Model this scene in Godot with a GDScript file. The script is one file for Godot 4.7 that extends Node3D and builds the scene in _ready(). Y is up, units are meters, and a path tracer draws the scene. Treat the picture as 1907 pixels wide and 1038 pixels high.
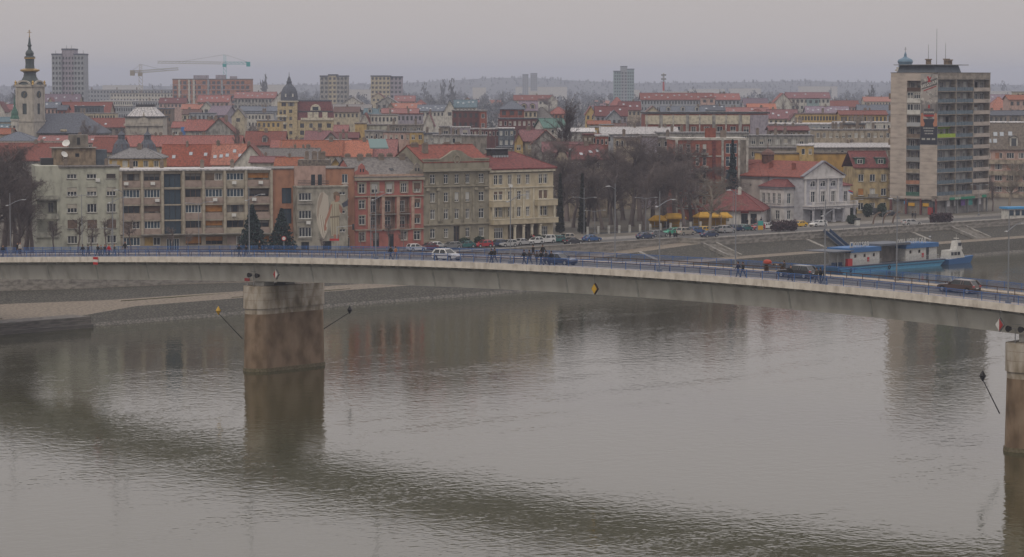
extends Node3D
# A grey winter day over a wide river: a road bridge on stone piers, the far quay with its moorings, and the town behind it fading into haze.
# Units are metres, y is up, street level is y = 0, the river lies at y = -5.5.

var MT := {}
var TX := {}
var used := {}
var cache := {}

class MB:
	var v := PackedVector3Array()
	var n := PackedVector3Array()
	var c := PackedColorArray()
	func tri(a: Vector3, b: Vector3, d: Vector3) -> void:
		var k := (b - a).cross(d - a).normalized()
		v.append(a); v.append(d); v.append(b)
		n.append(k); n.append(k); n.append(k)
	func quad(a: Vector3, b: Vector3, d: Vector3, e: Vector3) -> void:
		var k := (d - a).cross(e - b).normalized()
		v.append(a); v.append(d); v.append(b); v.append(a); v.append(e); v.append(d)
		for i in 6: n.append(k)
	func hexa(p: Array) -> void: # bottom ring 0-3 and top ring 4-7, both counter-clockwise seen from above
		quad(p[3], p[2], p[1], p[0]); quad(p[4], p[5], p[6], p[7])
		for i in 4:
			var j := (i + 1) % 4
			quad(p[i], p[j], p[j + 4], p[i + 4])
	func box(a: Vector3, b: Vector3) -> void:
		hexa([Vector3(a.x, a.y, b.z), Vector3(b.x, a.y, b.z), Vector3(b.x, a.y, a.z), Vector3(a.x, a.y, a.z), Vector3(a.x, b.y, b.z), Vector3(b.x, b.y, b.z), Vector3(b.x, b.y, a.z), Vector3(a.x, b.y, a.z)])
	func boxc(m: Vector3, s: Vector3) -> void:
		box(m - s / 2, m + s / 2)
	func bar(a: Vector3, b: Vector3, w: float, h: float, up := Vector3.UP) -> void:
		var d := (b - a).normalized()
		var s := d.cross(up).normalized() * w / 2
		var u := s.cross(d).normalized() * h / 2
		hexa([a + s - u, b + s - u, b - s - u, a - s - u, a + s + u, b + s + u, b - s + u, a - s + u])
	func tube(a: Vector3, b: Vector3, ra: float, rb: float, k := 6, caps := true) -> void:
		var d := (b - a).normalized()
		var s := d.cross(Vector3.UP if absf(d.y) < 0.9 else Vector3.RIGHT).normalized()
		var u := s.cross(d)
		var p0: Vector3; var q0: Vector3; var o0: Vector3
		for i in k + 1:
			var t := TAU * i / k
			var o := s * cos(t) + u * sin(t)
			var p := a + o * ra
			var q := b + o * rb
			if i:
				v.append(p0); v.append(q); v.append(q0); v.append(p0); v.append(p); v.append(q)
				n.append(o0); n.append(o); n.append(o0); n.append(o0); n.append(o); n.append(o)
				if caps:
					tri(b, q0, q); tri(a, p, p0)
			p0 = p; q0 = q; o0 = o
	func prism(poly: PackedVector2Array, z0: float, z1: float) -> void: # outline in xy, counter-clockwise; caps by triangulation
		var m := poly.size()
		for i in m:
			var a := poly[i]; var b := poly[(i + 1) % m]
			quad(Vector3(a.x, a.y, z1), Vector3(a.x, a.y, z0), Vector3(b.x, b.y, z0), Vector3(b.x, b.y, z1))
		var t := Geometry2D.triangulate_polygon(poly)
		for i in range(0, t.size(), 3):
			var a := poly[t[i]]; var b := poly[t[i + 1]]; var d := poly[t[i + 2]]
			if (b - a).cross(d - a) < 0.0:
				var s := b; b = d; d = s
			tri(Vector3(a.x, a.y, z1), Vector3(b.x, b.y, z1), Vector3(d.x, d.y, z1))
			tri(Vector3(a.x, a.y, z0), Vector3(d.x, d.y, z0), Vector3(b.x, b.y, z0))
	func lathe(prof: Array, k: int, o := Vector3.ZERO, turn := 0.0) -> void: # [radius, height] pairs from the bottom up
		for j in prof.size() - 1:
			var r0: float = prof[j][0]; var y0: float = prof[j][1]; var r1: float = prof[j + 1][0]; var y1: float = prof[j + 1][1]
			var nn := Vector2(y1 - y0, r0 - r1).normalized()
			for i in k:
				var t0 := TAU * i / k + turn; var t1 := TAU * (i + 1) / k + turn
				var a := Vector3(cos(t0), 0, -sin(t0)); var b := Vector3(cos(t1), 0, -sin(t1))
				var P := [o + a * r0 + Vector3.UP * y0, o + b * r0 + Vector3.UP * y0, o + b * r1 + Vector3.UP * y1, o + a * r1 + Vector3.UP * y1]
				var na := a * nn.x + Vector3.UP * nn.y; var nb := b * nn.x + Vector3.UP * nn.y
				if k <= 8:
					na = ((a + b).normalized() * nn.x + Vector3.UP * nn.y).normalized(); nb = na
				for q in [0, 2, 1, 0, 3, 2]:
					v.append(P[q]); n.append(na if q == 0 or q == 3 else nb)
	func add(m: MB, xf: Transform3D) -> void:
		for p in m.v: v.append(xf * p)
		var b := xf.basis.orthonormalized()
		for p in m.n: n.append(b * p)
	func paint(col: Color) -> void:
		while c.size() < v.size(): c.append(col)
	func mesh() -> ArrayMesh:
		var a := []
		a.resize(Mesh.ARRAY_MAX)
		a[Mesh.ARRAY_VERTEX] = v; a[Mesh.ARRAY_NORMAL] = n
		if c.size() == v.size() and c.size() > 0: a[Mesh.ARRAY_COLOR] = c
		var m := ArrayMesh.new()
		if v.size(): m.add_surface_from_arrays(Mesh.PRIMITIVE_TRIANGLES, a)
		return m

func lin(r: float, g: float, b: float) -> Color:
	return Color(r, g, b).linear_to_srgb()

func numbered(called: String) -> String:
	var k: int = used.get(called, 0)
	used[called] = k + 1
	return called if k == 0 else "%s_%03d" % [called, k]

func tag(o: Node, label: String, category := "", group := "", kind := "") -> Node:
	o.set_meta("label", label)
	if category: o.set_meta("category", category)
	if group: o.set_meta("group", group)
	if kind: o.set_meta("kind", kind)
	return o

func thing(called: String, label: String, category: String, at := Vector3.ZERO, turn := 0.0, group := "") -> Node3D:
	var o := Node3D.new()
	o.name = numbered(called)
	add_child(o)
	o.position = at
	o.rotation.y = turn
	tag(o, label, category, group)
	return o

func inst(m: Mesh, called: String, mat: Material, parent: Node, xf := Transform3D()) -> MeshInstance3D:
	var o := MeshInstance3D.new()
	o.name = called if parent != self else numbered(called)
	o.mesh = m
	o.material_override = mat
	o.transform = xf
	parent.add_child(o, true)
	return o

func obj(b: MB, called: String, mat: Material, parent: Node, xf := Transform3D()) -> MeshInstance3D:
	return inst(b.mesh(), called, mat, parent, xf)

func struct(b: MB, called: String, mat: Material, label: String) -> MeshInstance3D:
	var o := obj(b, called, mat, self)
	o.set_meta("kind", "structure")
	o.set_meta("label", label)
	return o

func noise_tex(kind: int, freq: float, seed_: int, ramp: Array, octaves := 4, size := 512) -> NoiseTexture2D:
	var f := FastNoiseLite.new()
	f.noise_type = kind as FastNoiseLite.NoiseType
	f.frequency = freq
	f.seed = seed_
	f.fractal_octaves = octaves
	if kind == FastNoiseLite.TYPE_CELLULAR:
		f.fractal_type = FastNoiseLite.FRACTAL_NONE
		f.cellular_return_type = FastNoiseLite.RETURN_DISTANCE2_SUB
	var g := Gradient.new()
	g.offsets = PackedFloat32Array(ramp.map(func(r): return r[0]))
	g.colors = PackedColorArray(ramp.map(func(r): return Color(r[1], r[1] if r.size() < 3 else r[2], r[1] if r.size() < 3 else r[3])))
	var t := NoiseTexture2D.new()
	t.width = size; t.height = size
	t.seamless = true
	t.noise = f
	t.color_ramp = g
	return t

func mat(key: String, col := Color(), rough := 0.85, tex := "grime", scale := Vector3(0.11, 0.11, 0.11), metal := 0.0) -> StandardMaterial3D:
	if MT.has(key): return MT[key]
	var m := StandardMaterial3D.new()
	m.resource_name = key
	m.albedo_color = lin(col.r, col.g, col.b)
	m.roughness = rough
	m.metallic = metal
	if tex:
		m.albedo_texture = TX[tex]
		m.uv1_triplanar = true
		m.uv1_world_triplanar = true
		m.uv1_scale = scale
	MT[key] = m
	return m

func world_and_camera() -> void:
	var cam := Camera3D.new()
	cam.name = "camera"
	cam.position = Vector3(0, 33.5, 0)
	cam.rotation.x = -atan(369.0 / 5000.0)
	cam.fov = rad_to_deg(2.0 * atan(519.0 / 5000.0))
	cam.near = 1.0
	cam.far = 30000.0
	add_child(cam)
	var sky := ProceduralSkyMaterial.new()
	sky.sky_top_color = lin(1.30, 1.23, 1.23)
	sky.sky_horizon_color = lin(0.472, 0.434, 0.420)
	sky.sky_curve = 0.6
	sky.ground_bottom_color = lin(0.10, 0.095, 0.085)
	sky.ground_horizon_color = lin(0.30, 0.29, 0.29)
	sky.sun_angle_max = 1.0
	var e := Environment.new()
	e.background_mode = Environment.BG_SKY
	e.sky = Sky.new()
	e.sky.sky_material = sky
	e.tonemap_mode = Environment.TONE_MAPPER_LINEAR
	e.tonemap_exposure = 1.0
	e.sdfgi_enabled = true
	e.ssao_enabled = true
	e.ssil_enabled = true
	e.fog_enabled = true
	e.fog_density = 0.00016
	e.fog_light_color = lin(0.76, 0.82, 1.0)
	var we := WorldEnvironment.new()
	we.name = "daylight"
	we.environment = e
	add_child(we)
	var sun := DirectionalLight3D.new()
	sun.name = "veiled_sun"
	sun.light_energy = 0.32
	sun.light_angular_distance = 25.0
	sun.light_color = Color(1.0, 0.96, 0.9)
	sun.shadow_enabled = true
	sun.rotation_degrees = Vector3(-48, -28, 0)
	add_child(sun)

func textures() -> void:
	var S := FastNoiseLite.TYPE_SIMPLEX_SMOOTH
	TX.grime = noise_tex(S, 0.012, 3, [[0.0, 0.68], [0.45, 0.9], [1.0, 1.0]], 6)
	TX.blotch = noise_tex(S, 0.01, 9, [[0.0, 0.6], [0.4, 0.82], [0.62, 0.95], [1.0, 1.0]], 6)
	TX.stone = noise_tex(FastNoiseLite.TYPE_CELLULAR, 0.05, 5, [[0.0, 0.3], [0.12, 0.62], [0.5, 0.88], [1.0, 1.0]], 1)
	TX.tile = noise_tex(S, 0.05, 12, [[0.0, 0.46, 0.47, 0.48], [0.35, 0.74, 0.74, 0.75], [0.6, 0.92, 0.9, 0.9], [1.0, 1.0, 1.0, 1.0]], 7)
	TX.drip = noise_tex(S, 0.02, 41, [[0.0, 0.74, 0.71, 0.68], [0.3, 0.88, 0.87, 0.86], [0.55, 0.97, 0.96, 0.95], [1.0, 1.0, 1.0, 1.0]], 6)
	TX.gravel = noise_tex(S, 0.03, 21, [[0.0, 0.6], [0.5, 0.85], [1.0, 1.0]], 7)
	TX.pier = noise_tex(S, 0.014, 30, [[0.0, 0.52, 0.48, 0.41], [0.35, 0.76, 0.72, 0.66], [0.6, 0.92, 0.89, 0.86], [1.0, 1.0, 1.0, 1.0]], 7)
	mat("white", Color(0.62, 0.61, 0.57)); mat("frame", Color(0.62, 0.62, 0.6), 0.5, "")
	mat("dark", Color(0.025, 0.027, 0.03), 0.6, ""); mat("pane", Color(0.022, 0.028, 0.036), 0.12, "")
	mat("pane2", Color(0.06, 0.065, 0.07), 0.2, ""); mat("curtain", Color(0.42, 0.42, 0.4), 0.5, "")
	mat("shutter", Color(0.45, 0.42, 0.36), 0.7); mat("metal", Color(0.2, 0.205, 0.21), 0.5, "")
	mat("concrete", Color(0.3, 0.285, 0.26), 0.9, "blotch"); mat("steel", Color(0.33, 0.34, 0.35), 0.45, "")
	mat("chimney", Color(0.24, 0.195, 0.16), 0.9); mat("black", Color(0.012, 0.012, 0.013), 0.7, "")
# ---------------------------------------------------------------- river, quay and streets
# along(A, p, h): a point A metres along the far bank and p metres inland of the waterline
func along(A: float, p: float, h: float) -> Vector3:
	return Vector3(-67.2 + 0.703 * A - 0.711 * p, h, -(423.9 + 0.711 * A + 0.703 * p))

var SECT := [ # A, then p and h of: slope foot top, path back, upper slope top, wall foot
	[-140, 3.0, -4.0, 22.0, -3.1, 31.0, -1.6, 31.4, -1.6], [-60, 3.0, -4.0, 22.0, -3.1, 31.0, -1.6, 31.4, -1.6], [0, 3.0, -4.0, 22.0, -3.1, 31.0, -1.6, 31.4, -1.6],
	[15, 7.0, -3.45, 15.0, -2.95, 24.5, -1.6, 25.0, -1.6], [35, 6.0, -3.3, 14.0, -2.9, 22.0, -1.8, 22.6, -1.8], [60, 6.0, -3.3, 12.0, -2.97, 19.0, -2.3, 22.0, -2.3], [105, 5.0, -3.2, 10.0, -2.9, 15.0, -2.6, 21.0, -2.6],
	[135, 4.5, -2.9, 9.0, -2.7, 14.5, -1.4, 20.0, -1.4], [165, 4.0, -2.7, 8.0, -2.5, 14.5, -0.05, 20.0, -0.05],
	[165.4, 4.0, -2.65, 8.0, -2.5, 14.3, -0.55, 14.5, -0.55], [210, 4.0, -2.65, 8.0, -2.5, 14.3, -0.55, 14.5, -0.55], [260, 4.0, -2.65, 8.0, -2.5, 14.3, -0.55, 14.5, -0.55], [420, 4.0, -2.65, 8.0, -2.5, 14.3, -0.55, 14.5, -0.55]]

func wall_p(A: float) -> float:
	for i in SECT.size() - 1:
		if A <= SECT[i + 1][0]:
			return lerpf(SECT[i][7], SECT[i + 1][7], clampf((A - SECT[i][0]) / (SECT[i + 1][0] - SECT[i][0]), 0, 1))
	return 14.5

func water_material() -> StandardMaterial3D:
	var N := 1024
	var big := FastNoiseLite.new(); big.seed = 4; big.frequency = 0.055; big.fractal_octaves = 3; big.noise_type = FastNoiseLite.TYPE_SIMPLEX_SMOOTH
	var fine := FastNoiseLite.new(); fine.seed = 8; fine.frequency = 0.16; fine.fractal_octaves = 2; fine.noise_type = FastNoiseLite.TYPE_SIMPLEX_SMOOTH
	var mask := FastNoiseLite.new(); mask.seed = 17; mask.frequency = 0.011; mask.fractal_octaves = 3; mask.noise_type = FastNoiseLite.TYPE_SIMPLEX_SMOOTH
	var a := big.get_seamless_image(N, N).get_data(); var b := fine.get_seamless_image(N, N).get_data(); var mi := mask.get_seamless_image(N / 4, N); mi.resize(N, N, Image.INTERPOLATE_CUBIC); var k := mi.get_data()
	var out := PackedByteArray()
	out.resize(N * N)
	for i in N * N:
		var w := clampf((k[i] - 70.0) / 110.0, 0.55, 1.0)
		out[i] = int(clampf(128.0 + ((a[i] - 128) * 0.62 + (b[i] - 128) * 0.4) * w, 0, 255))
	var im := Image.create_from_data(N, N, false, Image.FORMAT_L8, out)
	im.convert(Image.FORMAT_RGBA8)
	im.bump_map_to_normal_map(6.0)
	var m := StandardMaterial3D.new()
	m.resource_name = "river_water"
	m.albedo_color = lin(0.040, 0.040, 0.018)
	m.roughness = 0.06
	m.metallic_specular = 0.6
	m.normal_enabled = true
	m.normal_texture = ImageTexture.create_from_image(im)
	m.normal_scale = WATER_BUMP
	return m
const WATER_BUMP := 0.045

func river_and_bank() -> void:
	var q := [Vector3(-3000, -5.5, 500), Vector3(3000, -5.5, 500), Vector3(3000, -5.5, -3000), Vector3(-3000, -5.5, -3000)]
	var V := PackedVector3Array(); var U := PackedVector2Array(); var N := PackedVector3Array()
	for i in [0, 2, 1, 0, 3, 2]: # the ripple pattern lies along the current
		V.append(q[i]); N.append(Vector3.UP); U.append(Vector2((q[i].x * 0.703 - q[i].z * 0.711) / 150.0, (q[i].x * 0.711 + q[i].z * 0.703) / 120.0))
	var ar := []; ar.resize(Mesh.ARRAY_MAX); ar[Mesh.ARRAY_VERTEX] = V; ar[Mesh.ARRAY_NORMAL] = N; ar[Mesh.ARRAY_TEX_UV] = U
	var rm := ArrayMesh.new(); rm.add_surface_from_arrays(Mesh.PRIMITIVE_TRIANGLES, ar)
	tag(inst(rm, "river", water_material(), self), "wide grey-brown river with rippled reflections", "", "", "structure")
	mat("revetment", Color(0.115, 0.107, 0.085), 0.95, "stone", Vector3(0.07, 0.12, 0.07))
	mat("toe", Color(0.22, 0.205, 0.18), 0.95, "stone", Vector3(0.06, 0.06, 0.06))
	mat("path", Color(0.24, 0.2, 0.155), 0.95, "gravel", Vector3(0.08, 0.08, 0.08))
	mat("quay_wall", Color(0.3, 0.28, 0.25), 0.95, "blotch", Vector3(0.15, 0.3, 0.15))
	mat("paving", Color(0.27, 0.25, 0.225), 0.95, "gravel", Vector3(0.06, 0.06, 0.06))
	mat("asphalt", Color(0.11, 0.108, 0.105), 0.9, "gravel", Vector3(0.1, 0.1, 0.1))
	mat("earth", Color(0.13, 0.115, 0.09), 0.95, "blotch", Vector3(0.004, 0.004, 0.004))
	mat("turf", Color(0.085, 0.085, 0.03), 0.95, "gravel", Vector3(0.4, 0.4, 0.4))
	var toe := MB.new(); var low := MB.new(); var path := MB.new(); var up := MB.new(); var ramp := MB.new()
	for i in SECT.size() - 1:
		var s: Array = SECT[i]; var t: Array = SECT[i + 1]
		var P := func(r: Array, p: float, h: float) -> Vector3: return along(r[0], p, h)
		toe.quad(P.call(s, -1.5, -6.6), P.call(t, -1.5, -6.6), P.call(t, 1.1, -5.0), P.call(s, 1.1, -5.0))
		low.quad(P.call(s, 1.1, -5.0), P.call(t, 1.1, -5.0), P.call(t, t[1], t[2]), P.call(s, s[1], s[2]))
		path.quad(P.call(s, s[1], s[2]), P.call(t, t[1], t[2]), P.call(t, t[3], t[4]), P.call(s, s[3], s[4]))
		up.quad(P.call(s, s[3], s[4]), P.call(t, t[3], t[4]), P.call(t, t[5], t[6]), P.call(s, s[5], s[6]))
		ramp.quad(P.call(s, s[5], s[6]), P.call(t, t[5], t[6]), P.call(t, t[7], t[8]), P.call(s, s[7], s[8]))
	for j in 8: # a dark stone-pitched wedge between the two arms of the path
		var a0 := -140.0 + j * 17.0; var a1 := a0 + 17.0; var w0 := 5.5 * clampf((-4.0 - a0) / 22.0, 0, 1); var w1 := 5.5 * clampf((-4.0 - a1) / 22.0, 0.01, 1)
		low.hexa([along(a0, 18.8 - w0, -4.2), along(a1, 18.8 - w1, -4.2), along(a1, 19.0, -4.0), along(a0, 19.0, -4.0), along(a0, 18.8 - w0, -3.42), along(a1, 18.8 - w1, -3.3), along(a1, 19.0, -2.9), along(a0, 19.0, -2.9)])
	struct(toe, "riprap_strip", MT.toe, "strip of pale rubble along the waterline of the far bank")
	struct(low, "lower_revetment", MT.revetment, "dark stone slope between the water and the lower path")
	struct(path, "quay_path", MT.path, "sandy beige path along the lower quay")
	struct(up, "upper_revetment", MT.revetment, "stone-paved slope between the lower path and the quay wall")
	struct(ramp, "quay_ramp", MT.path, "beige ramp climbing from the lower quay to the street")
	var wall := thing("quay_wall", "long pale concrete parapet wall along the top of the far quay", "wall")
	for i in SECT.size() - 1:
		var s: Array = SECT[i]; var t: Array = SECT[i + 1]
		var L: float = t[0] - s[0]
		var k := maxi(1, int(L / 6.0))
		for j in k:
			var f0 := float(j) / k; var f1 := float(j + 1) / k
			var A0: float = s[0] + L * f0 + 0.02; var A1: float = s[0] + L * f1 - 0.02
			var p0 := lerpf(s[7], t[7], f0); var p1 := lerpf(s[7], t[7], f1)
			var h0 := lerpf(s[8], t[8], f0) - 0.6; var h1 := lerpf(s[8], t[8], f1) - 0.6
			var top := 0.9
			var w := MB.new()
			w.hexa([along(A0, p0, h0), along(A1, p1, h1), along(A1, p1 + 0.45, h1), along(A0, p0 + 0.45, h0), along(A0, p0, top), along(A1, p1, top), along(A1, p1 + 0.45, top), along(A0, p0 + 0.45, top)])
			w.hexa([along(A0, p0 - 0.08, top + 0.004), along(A1, p1 - 0.08, top + 0.004), along(A1, p1 + 0.53, top + 0.004), along(A0, p0 + 0.53, top + 0.004), along(A0, p0 - 0.08, top + 0.14), along(A1, p1 - 0.08, top + 0.14), along(A1, p1 + 0.53, top + 0.14), along(A0, p0 + 0.53, top + 0.14)])
			obj(w, "wall_panel", MT.quay_wall, wall)
	# the concrete landing at the downstream end
	var ld := MB.new()
	for j in 5:
		var A0 := -140.0 + j * 28.0
		ld.hexa([along(A0, -1.2, -7), along(A0 + 27.9, -1.2, -7), along(A0 + 27.9, 4, -7), along(A0, 4, -7), along(A0, -0.8, -3.75), along(A0 + 27.9, -0.8, -3.75), along(A0 + 27.9, 4, -3.75), along(A0, 4, -3.75)])
		ld.hexa([along(A0, -1.5, -5.95), along(A0 + 27.9, -1.5, -5.95), along(A0 + 27.9, -0.9, -5.95), along(A0, -0.9, -5.95), along(A0, -1.5, -4.9), along(A0 + 27.9, -1.5, -4.9), along(A0 + 27.9, -1.0, -4.9), along(A0, -1.0, -4.9)])
	tag(obj(ld, "landing_stage", mat("landing", Color(0.13, 0.12, 0.108), 0.95, "blotch", Vector3(0.1, 0.5, 0.1)), self), "dark concrete landing stage at the water's edge below the sandy path", "landing stage")
	# land behind the wall: quay pavement, road, and the ground of the town
	var pave := MB.new(); var road := MB.new(); var land := MB.new()
	var As := [-4000.0, -140.0, -60.0, 0.0, 15.0, 35.0, 60.0, 105.0, 135.0, 165.0, 165.4, 210.0, 260.0, 420.0, 6500.0]
	for i in As.size() - 1:
		var a: float = As[i]; var c: float = As[i + 1]
		var pa := wall_p(a) + 0.44; var pc := wall_p(c) + 0.44
		pave.quad(along(a, pa, 0.004), along(c, pc, 0.004), along(c, 44, 0.004), along(a, 44, 0.004))
		land.quad(along(a, 44, 0), along(c, 44, 0), along(c, 7500, 0), along(a, 7500, 0))
	for i in 60:
		var a := -120.0 + i * 8.0
		var f := func(A: float) -> float: return 29.0 if A > 175.0 else (34.5 if A < 120.0 else lerpf(34.5, 29.0, (A - 120.0) / 55.0))
		road.quad(along(a, f.call(a), 0.012), along(a + 8, f.call(a + 8), 0.012), along(a + 8, f.call(a + 8) + 7.5, 0.012), along(a, f.call(a) + 7.5, 0.012))
	struct(pave, "quay_pavement", MT.paving, "pale paved quay promenade behind the parapet wall")
	struct(road, "quay_road", MT.asphalt, "grey asphalt street along the quay")
	struct(land, "ground", MT.earth, "ground of the town stretching to the horizon")
	# grassy strips on the lower quay
	var rng := RandomNumberGenerator.new(); rng.seed = 77
	for g in [[-55, -5, 20.6, 22.2, -3.12], [16, 60, 12.0, 13.4, -3.07], [-58, -20, 8, 11, -3.7], [-40, -12, 5.5, 7, -3.85], [35, 62, 6.4, 7.6, -3.26]]:
		var t := MB.new()
		var k := 14
		for i in k:
			var a0 := lerpf(g[0], g[1], float(i) / k); var a1 := lerpf(g[0], g[1], float(i + 1) / k)
			var m: float = (g[2] + g[3]) / 2; var hw: float = (g[3] - g[2]) / 2
			var w0 := hw * sin(PI * i / k) * (0.7 + 0.3 * sin(i * 2.3)); var w1 := hw * sin(PI * (i + 1) / k) * (0.7 + 0.3 * sin(i * 2.3 + 2.3))
			t.hexa([along(a0, m - w0, g[4] - 0.5), along(a1, m - w1, g[4] - 0.5), along(a1, m + w1, g[4] - 0.5), along(a0, m + w0, g[4] - 0.5), along(a0, m - w0, g[4] + 0.1), along(a1, m - w1, g[4] + 0.1), along(a1, m + w1, g[4] + 0.1), along(a0, m + w0, g[4] + 0.1)])
		var o := obj(t, "grass_strip", MT.turf, self)
		tag(o, "thin winter grass growing along the lower quay path", "grass", "", "stuff")
	quay_stairs()

func quay_stairs() -> void:
	for q in [[168.0, 1.7, "concrete steps down the quay slope below the street ramp"], [256.0, 2.4, "concrete steps down the quay slope behind the blue and white boat"]]:
		var A: float = q[0]
		var at := along(A, 8, -3.0)
		var t := thing("quay_steps", q[2], "steps")
		var k := 14
		for i in k:
			var f0 := float(i) / k; var f1 := float(i + 1) / k
			var b := MB.new()
			var p0 := lerpf(7.6, 14.2, f0); var p1 := lerpf(7.6, 14.2, f1) + 0.02
			var h := lerpf(-2.5, -0.3, f1)
			b.hexa([along(A - q[1], p0, h - 0.8), along(A + q[1], p0, h - 0.8), along(A + q[1], p1, h - 0.8), along(A - q[1], p1, h - 0.8), along(A - q[1], p0, h), along(A + q[1], p0, h), along(A + q[1], p1, h), along(A - q[1], p1, h)])
			obj(b, "step", MT.quay_wall, t)
		for s in [-1, 1]:
			var b := MB.new()
			var a0: float = A + s * (q[1] + 0.05); var a1: float = A + s * (q[1] + 0.5)
			if s < 0: var sw := a0; a0 = a1; a1 = sw
			b.hexa([along(a0, 7.2, -3.6), along(a1, 7.2, -3.6), along(a1, 14.2, -1.2), along(a0, 14.2, -1.2), along(a0, 7.2, -2.1), along(a1, 7.2, -2.1), along(a1, 14.2, 0.2), along(a0, 14.2, 0.2)])
			obj(b, "side_wall", MT.concrete, t)
	# narrow drainage gutters running down the slope
	for A in [120.0, 146.0, 200.0, 238.0, 290.0]:
		var t := thing("drain_chute", "narrow stone drainage chute crossing the quay slope %s" % ("under the bridge" if A < 130.0 else "beside the ramp" if A < 150 else "left of the mooring gangway" if A < 205 else "above the moored pontoon" if A < 240 else "near the edge of the quay kiosk"), "gutter")
		var p0 := 12.2 if A < 130 else 9.0
		for i in 7:
			var b := MB.new()
			var f0 := i / 7.0; var f1 := (i + 0.85) / 7.0
			var pp0 := lerpf(p0, 14.0, f0); var pp1 := lerpf(p0, 14.0, f1)
			var lo := -2.75 if A < 130 else -2.3 if A < 150 else -2.15
			var hi := -2.2 if A < 130 else -0.8 if A < 150 else -0.6
			var h0 := lerpf(lo, hi, f0); var h1 := lerpf(lo, hi, f1)
			b.hexa([along(A - 0.5, pp0, h0 - 0.5), along(A + 0.5, pp0, h0 - 0.5), along(A + 0.5, pp1, h1 - 0.5), along(A - 0.5, pp1, h1 - 0.5), along(A - 0.5, pp0, h0 + 0.12), along(A + 0.5, pp0, h0 + 0.12), along(A + 0.5, pp1, h1 + 0.12), along(A - 0.5, pp1, h1 + 0.12)])
			obj(b, "slab", MT.concrete, t)

# ---------------------------------------------------------------- bridge
# bp(t, w, y): t metres along the near railing from the left pier towards the camera's bank, w metres across the deck, y above the deck
func deck_y(t: float) -> float:
	return -1.027e-6 * t * t * t - 1.7918e-4 * t * t + 0.0374358 * t + 9.777

func bp(t: float, w: float, y := 0.0) -> Vector3:
	return Vector3(-36.05 + 0.747 * t + 0.665 * w, deck_y(t) + y, -357.8 + 0.665 * t - 0.747 * w)

const DW := 12.0
var BRIDGE_TURN := -atan2(0.665, 0.747)

func seg(b: MB, t0: float, t1: float, w0: float, w1: float, y0: float, y1: float) -> void:
	b.hexa([bp(t0, w0, y0), bp(t1, w0, y0), bp(t1, w1, y0), bp(t0, w1, y0), bp(t0, w0, y1), bp(t1, w0, y1), bp(t1, w1, y1), bp(t0, w1, y1)])

func rail_panel(b: MB, t0: float, t1: float, w: float) -> void:
	b.bar(bp(t0, w, 1.1), bp(t1, w, 1.1), 0.07, 0.07)
	b.bar(bp(t0, w, 0.2), bp(t1, w, 0.2), 0.04, 0.04)
	b.bar(bp(t0, w, 0.95), bp(t1, w, 0.95), 0.035, 0.035)
	for i in range(1, 16):
		var t := lerpf(t0, t1, i / 16.0)
		b.bar(bp(t, w, 0.2), bp(t, w, 0.95), 0.022, 0.022, Vector3.RIGHT)

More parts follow.
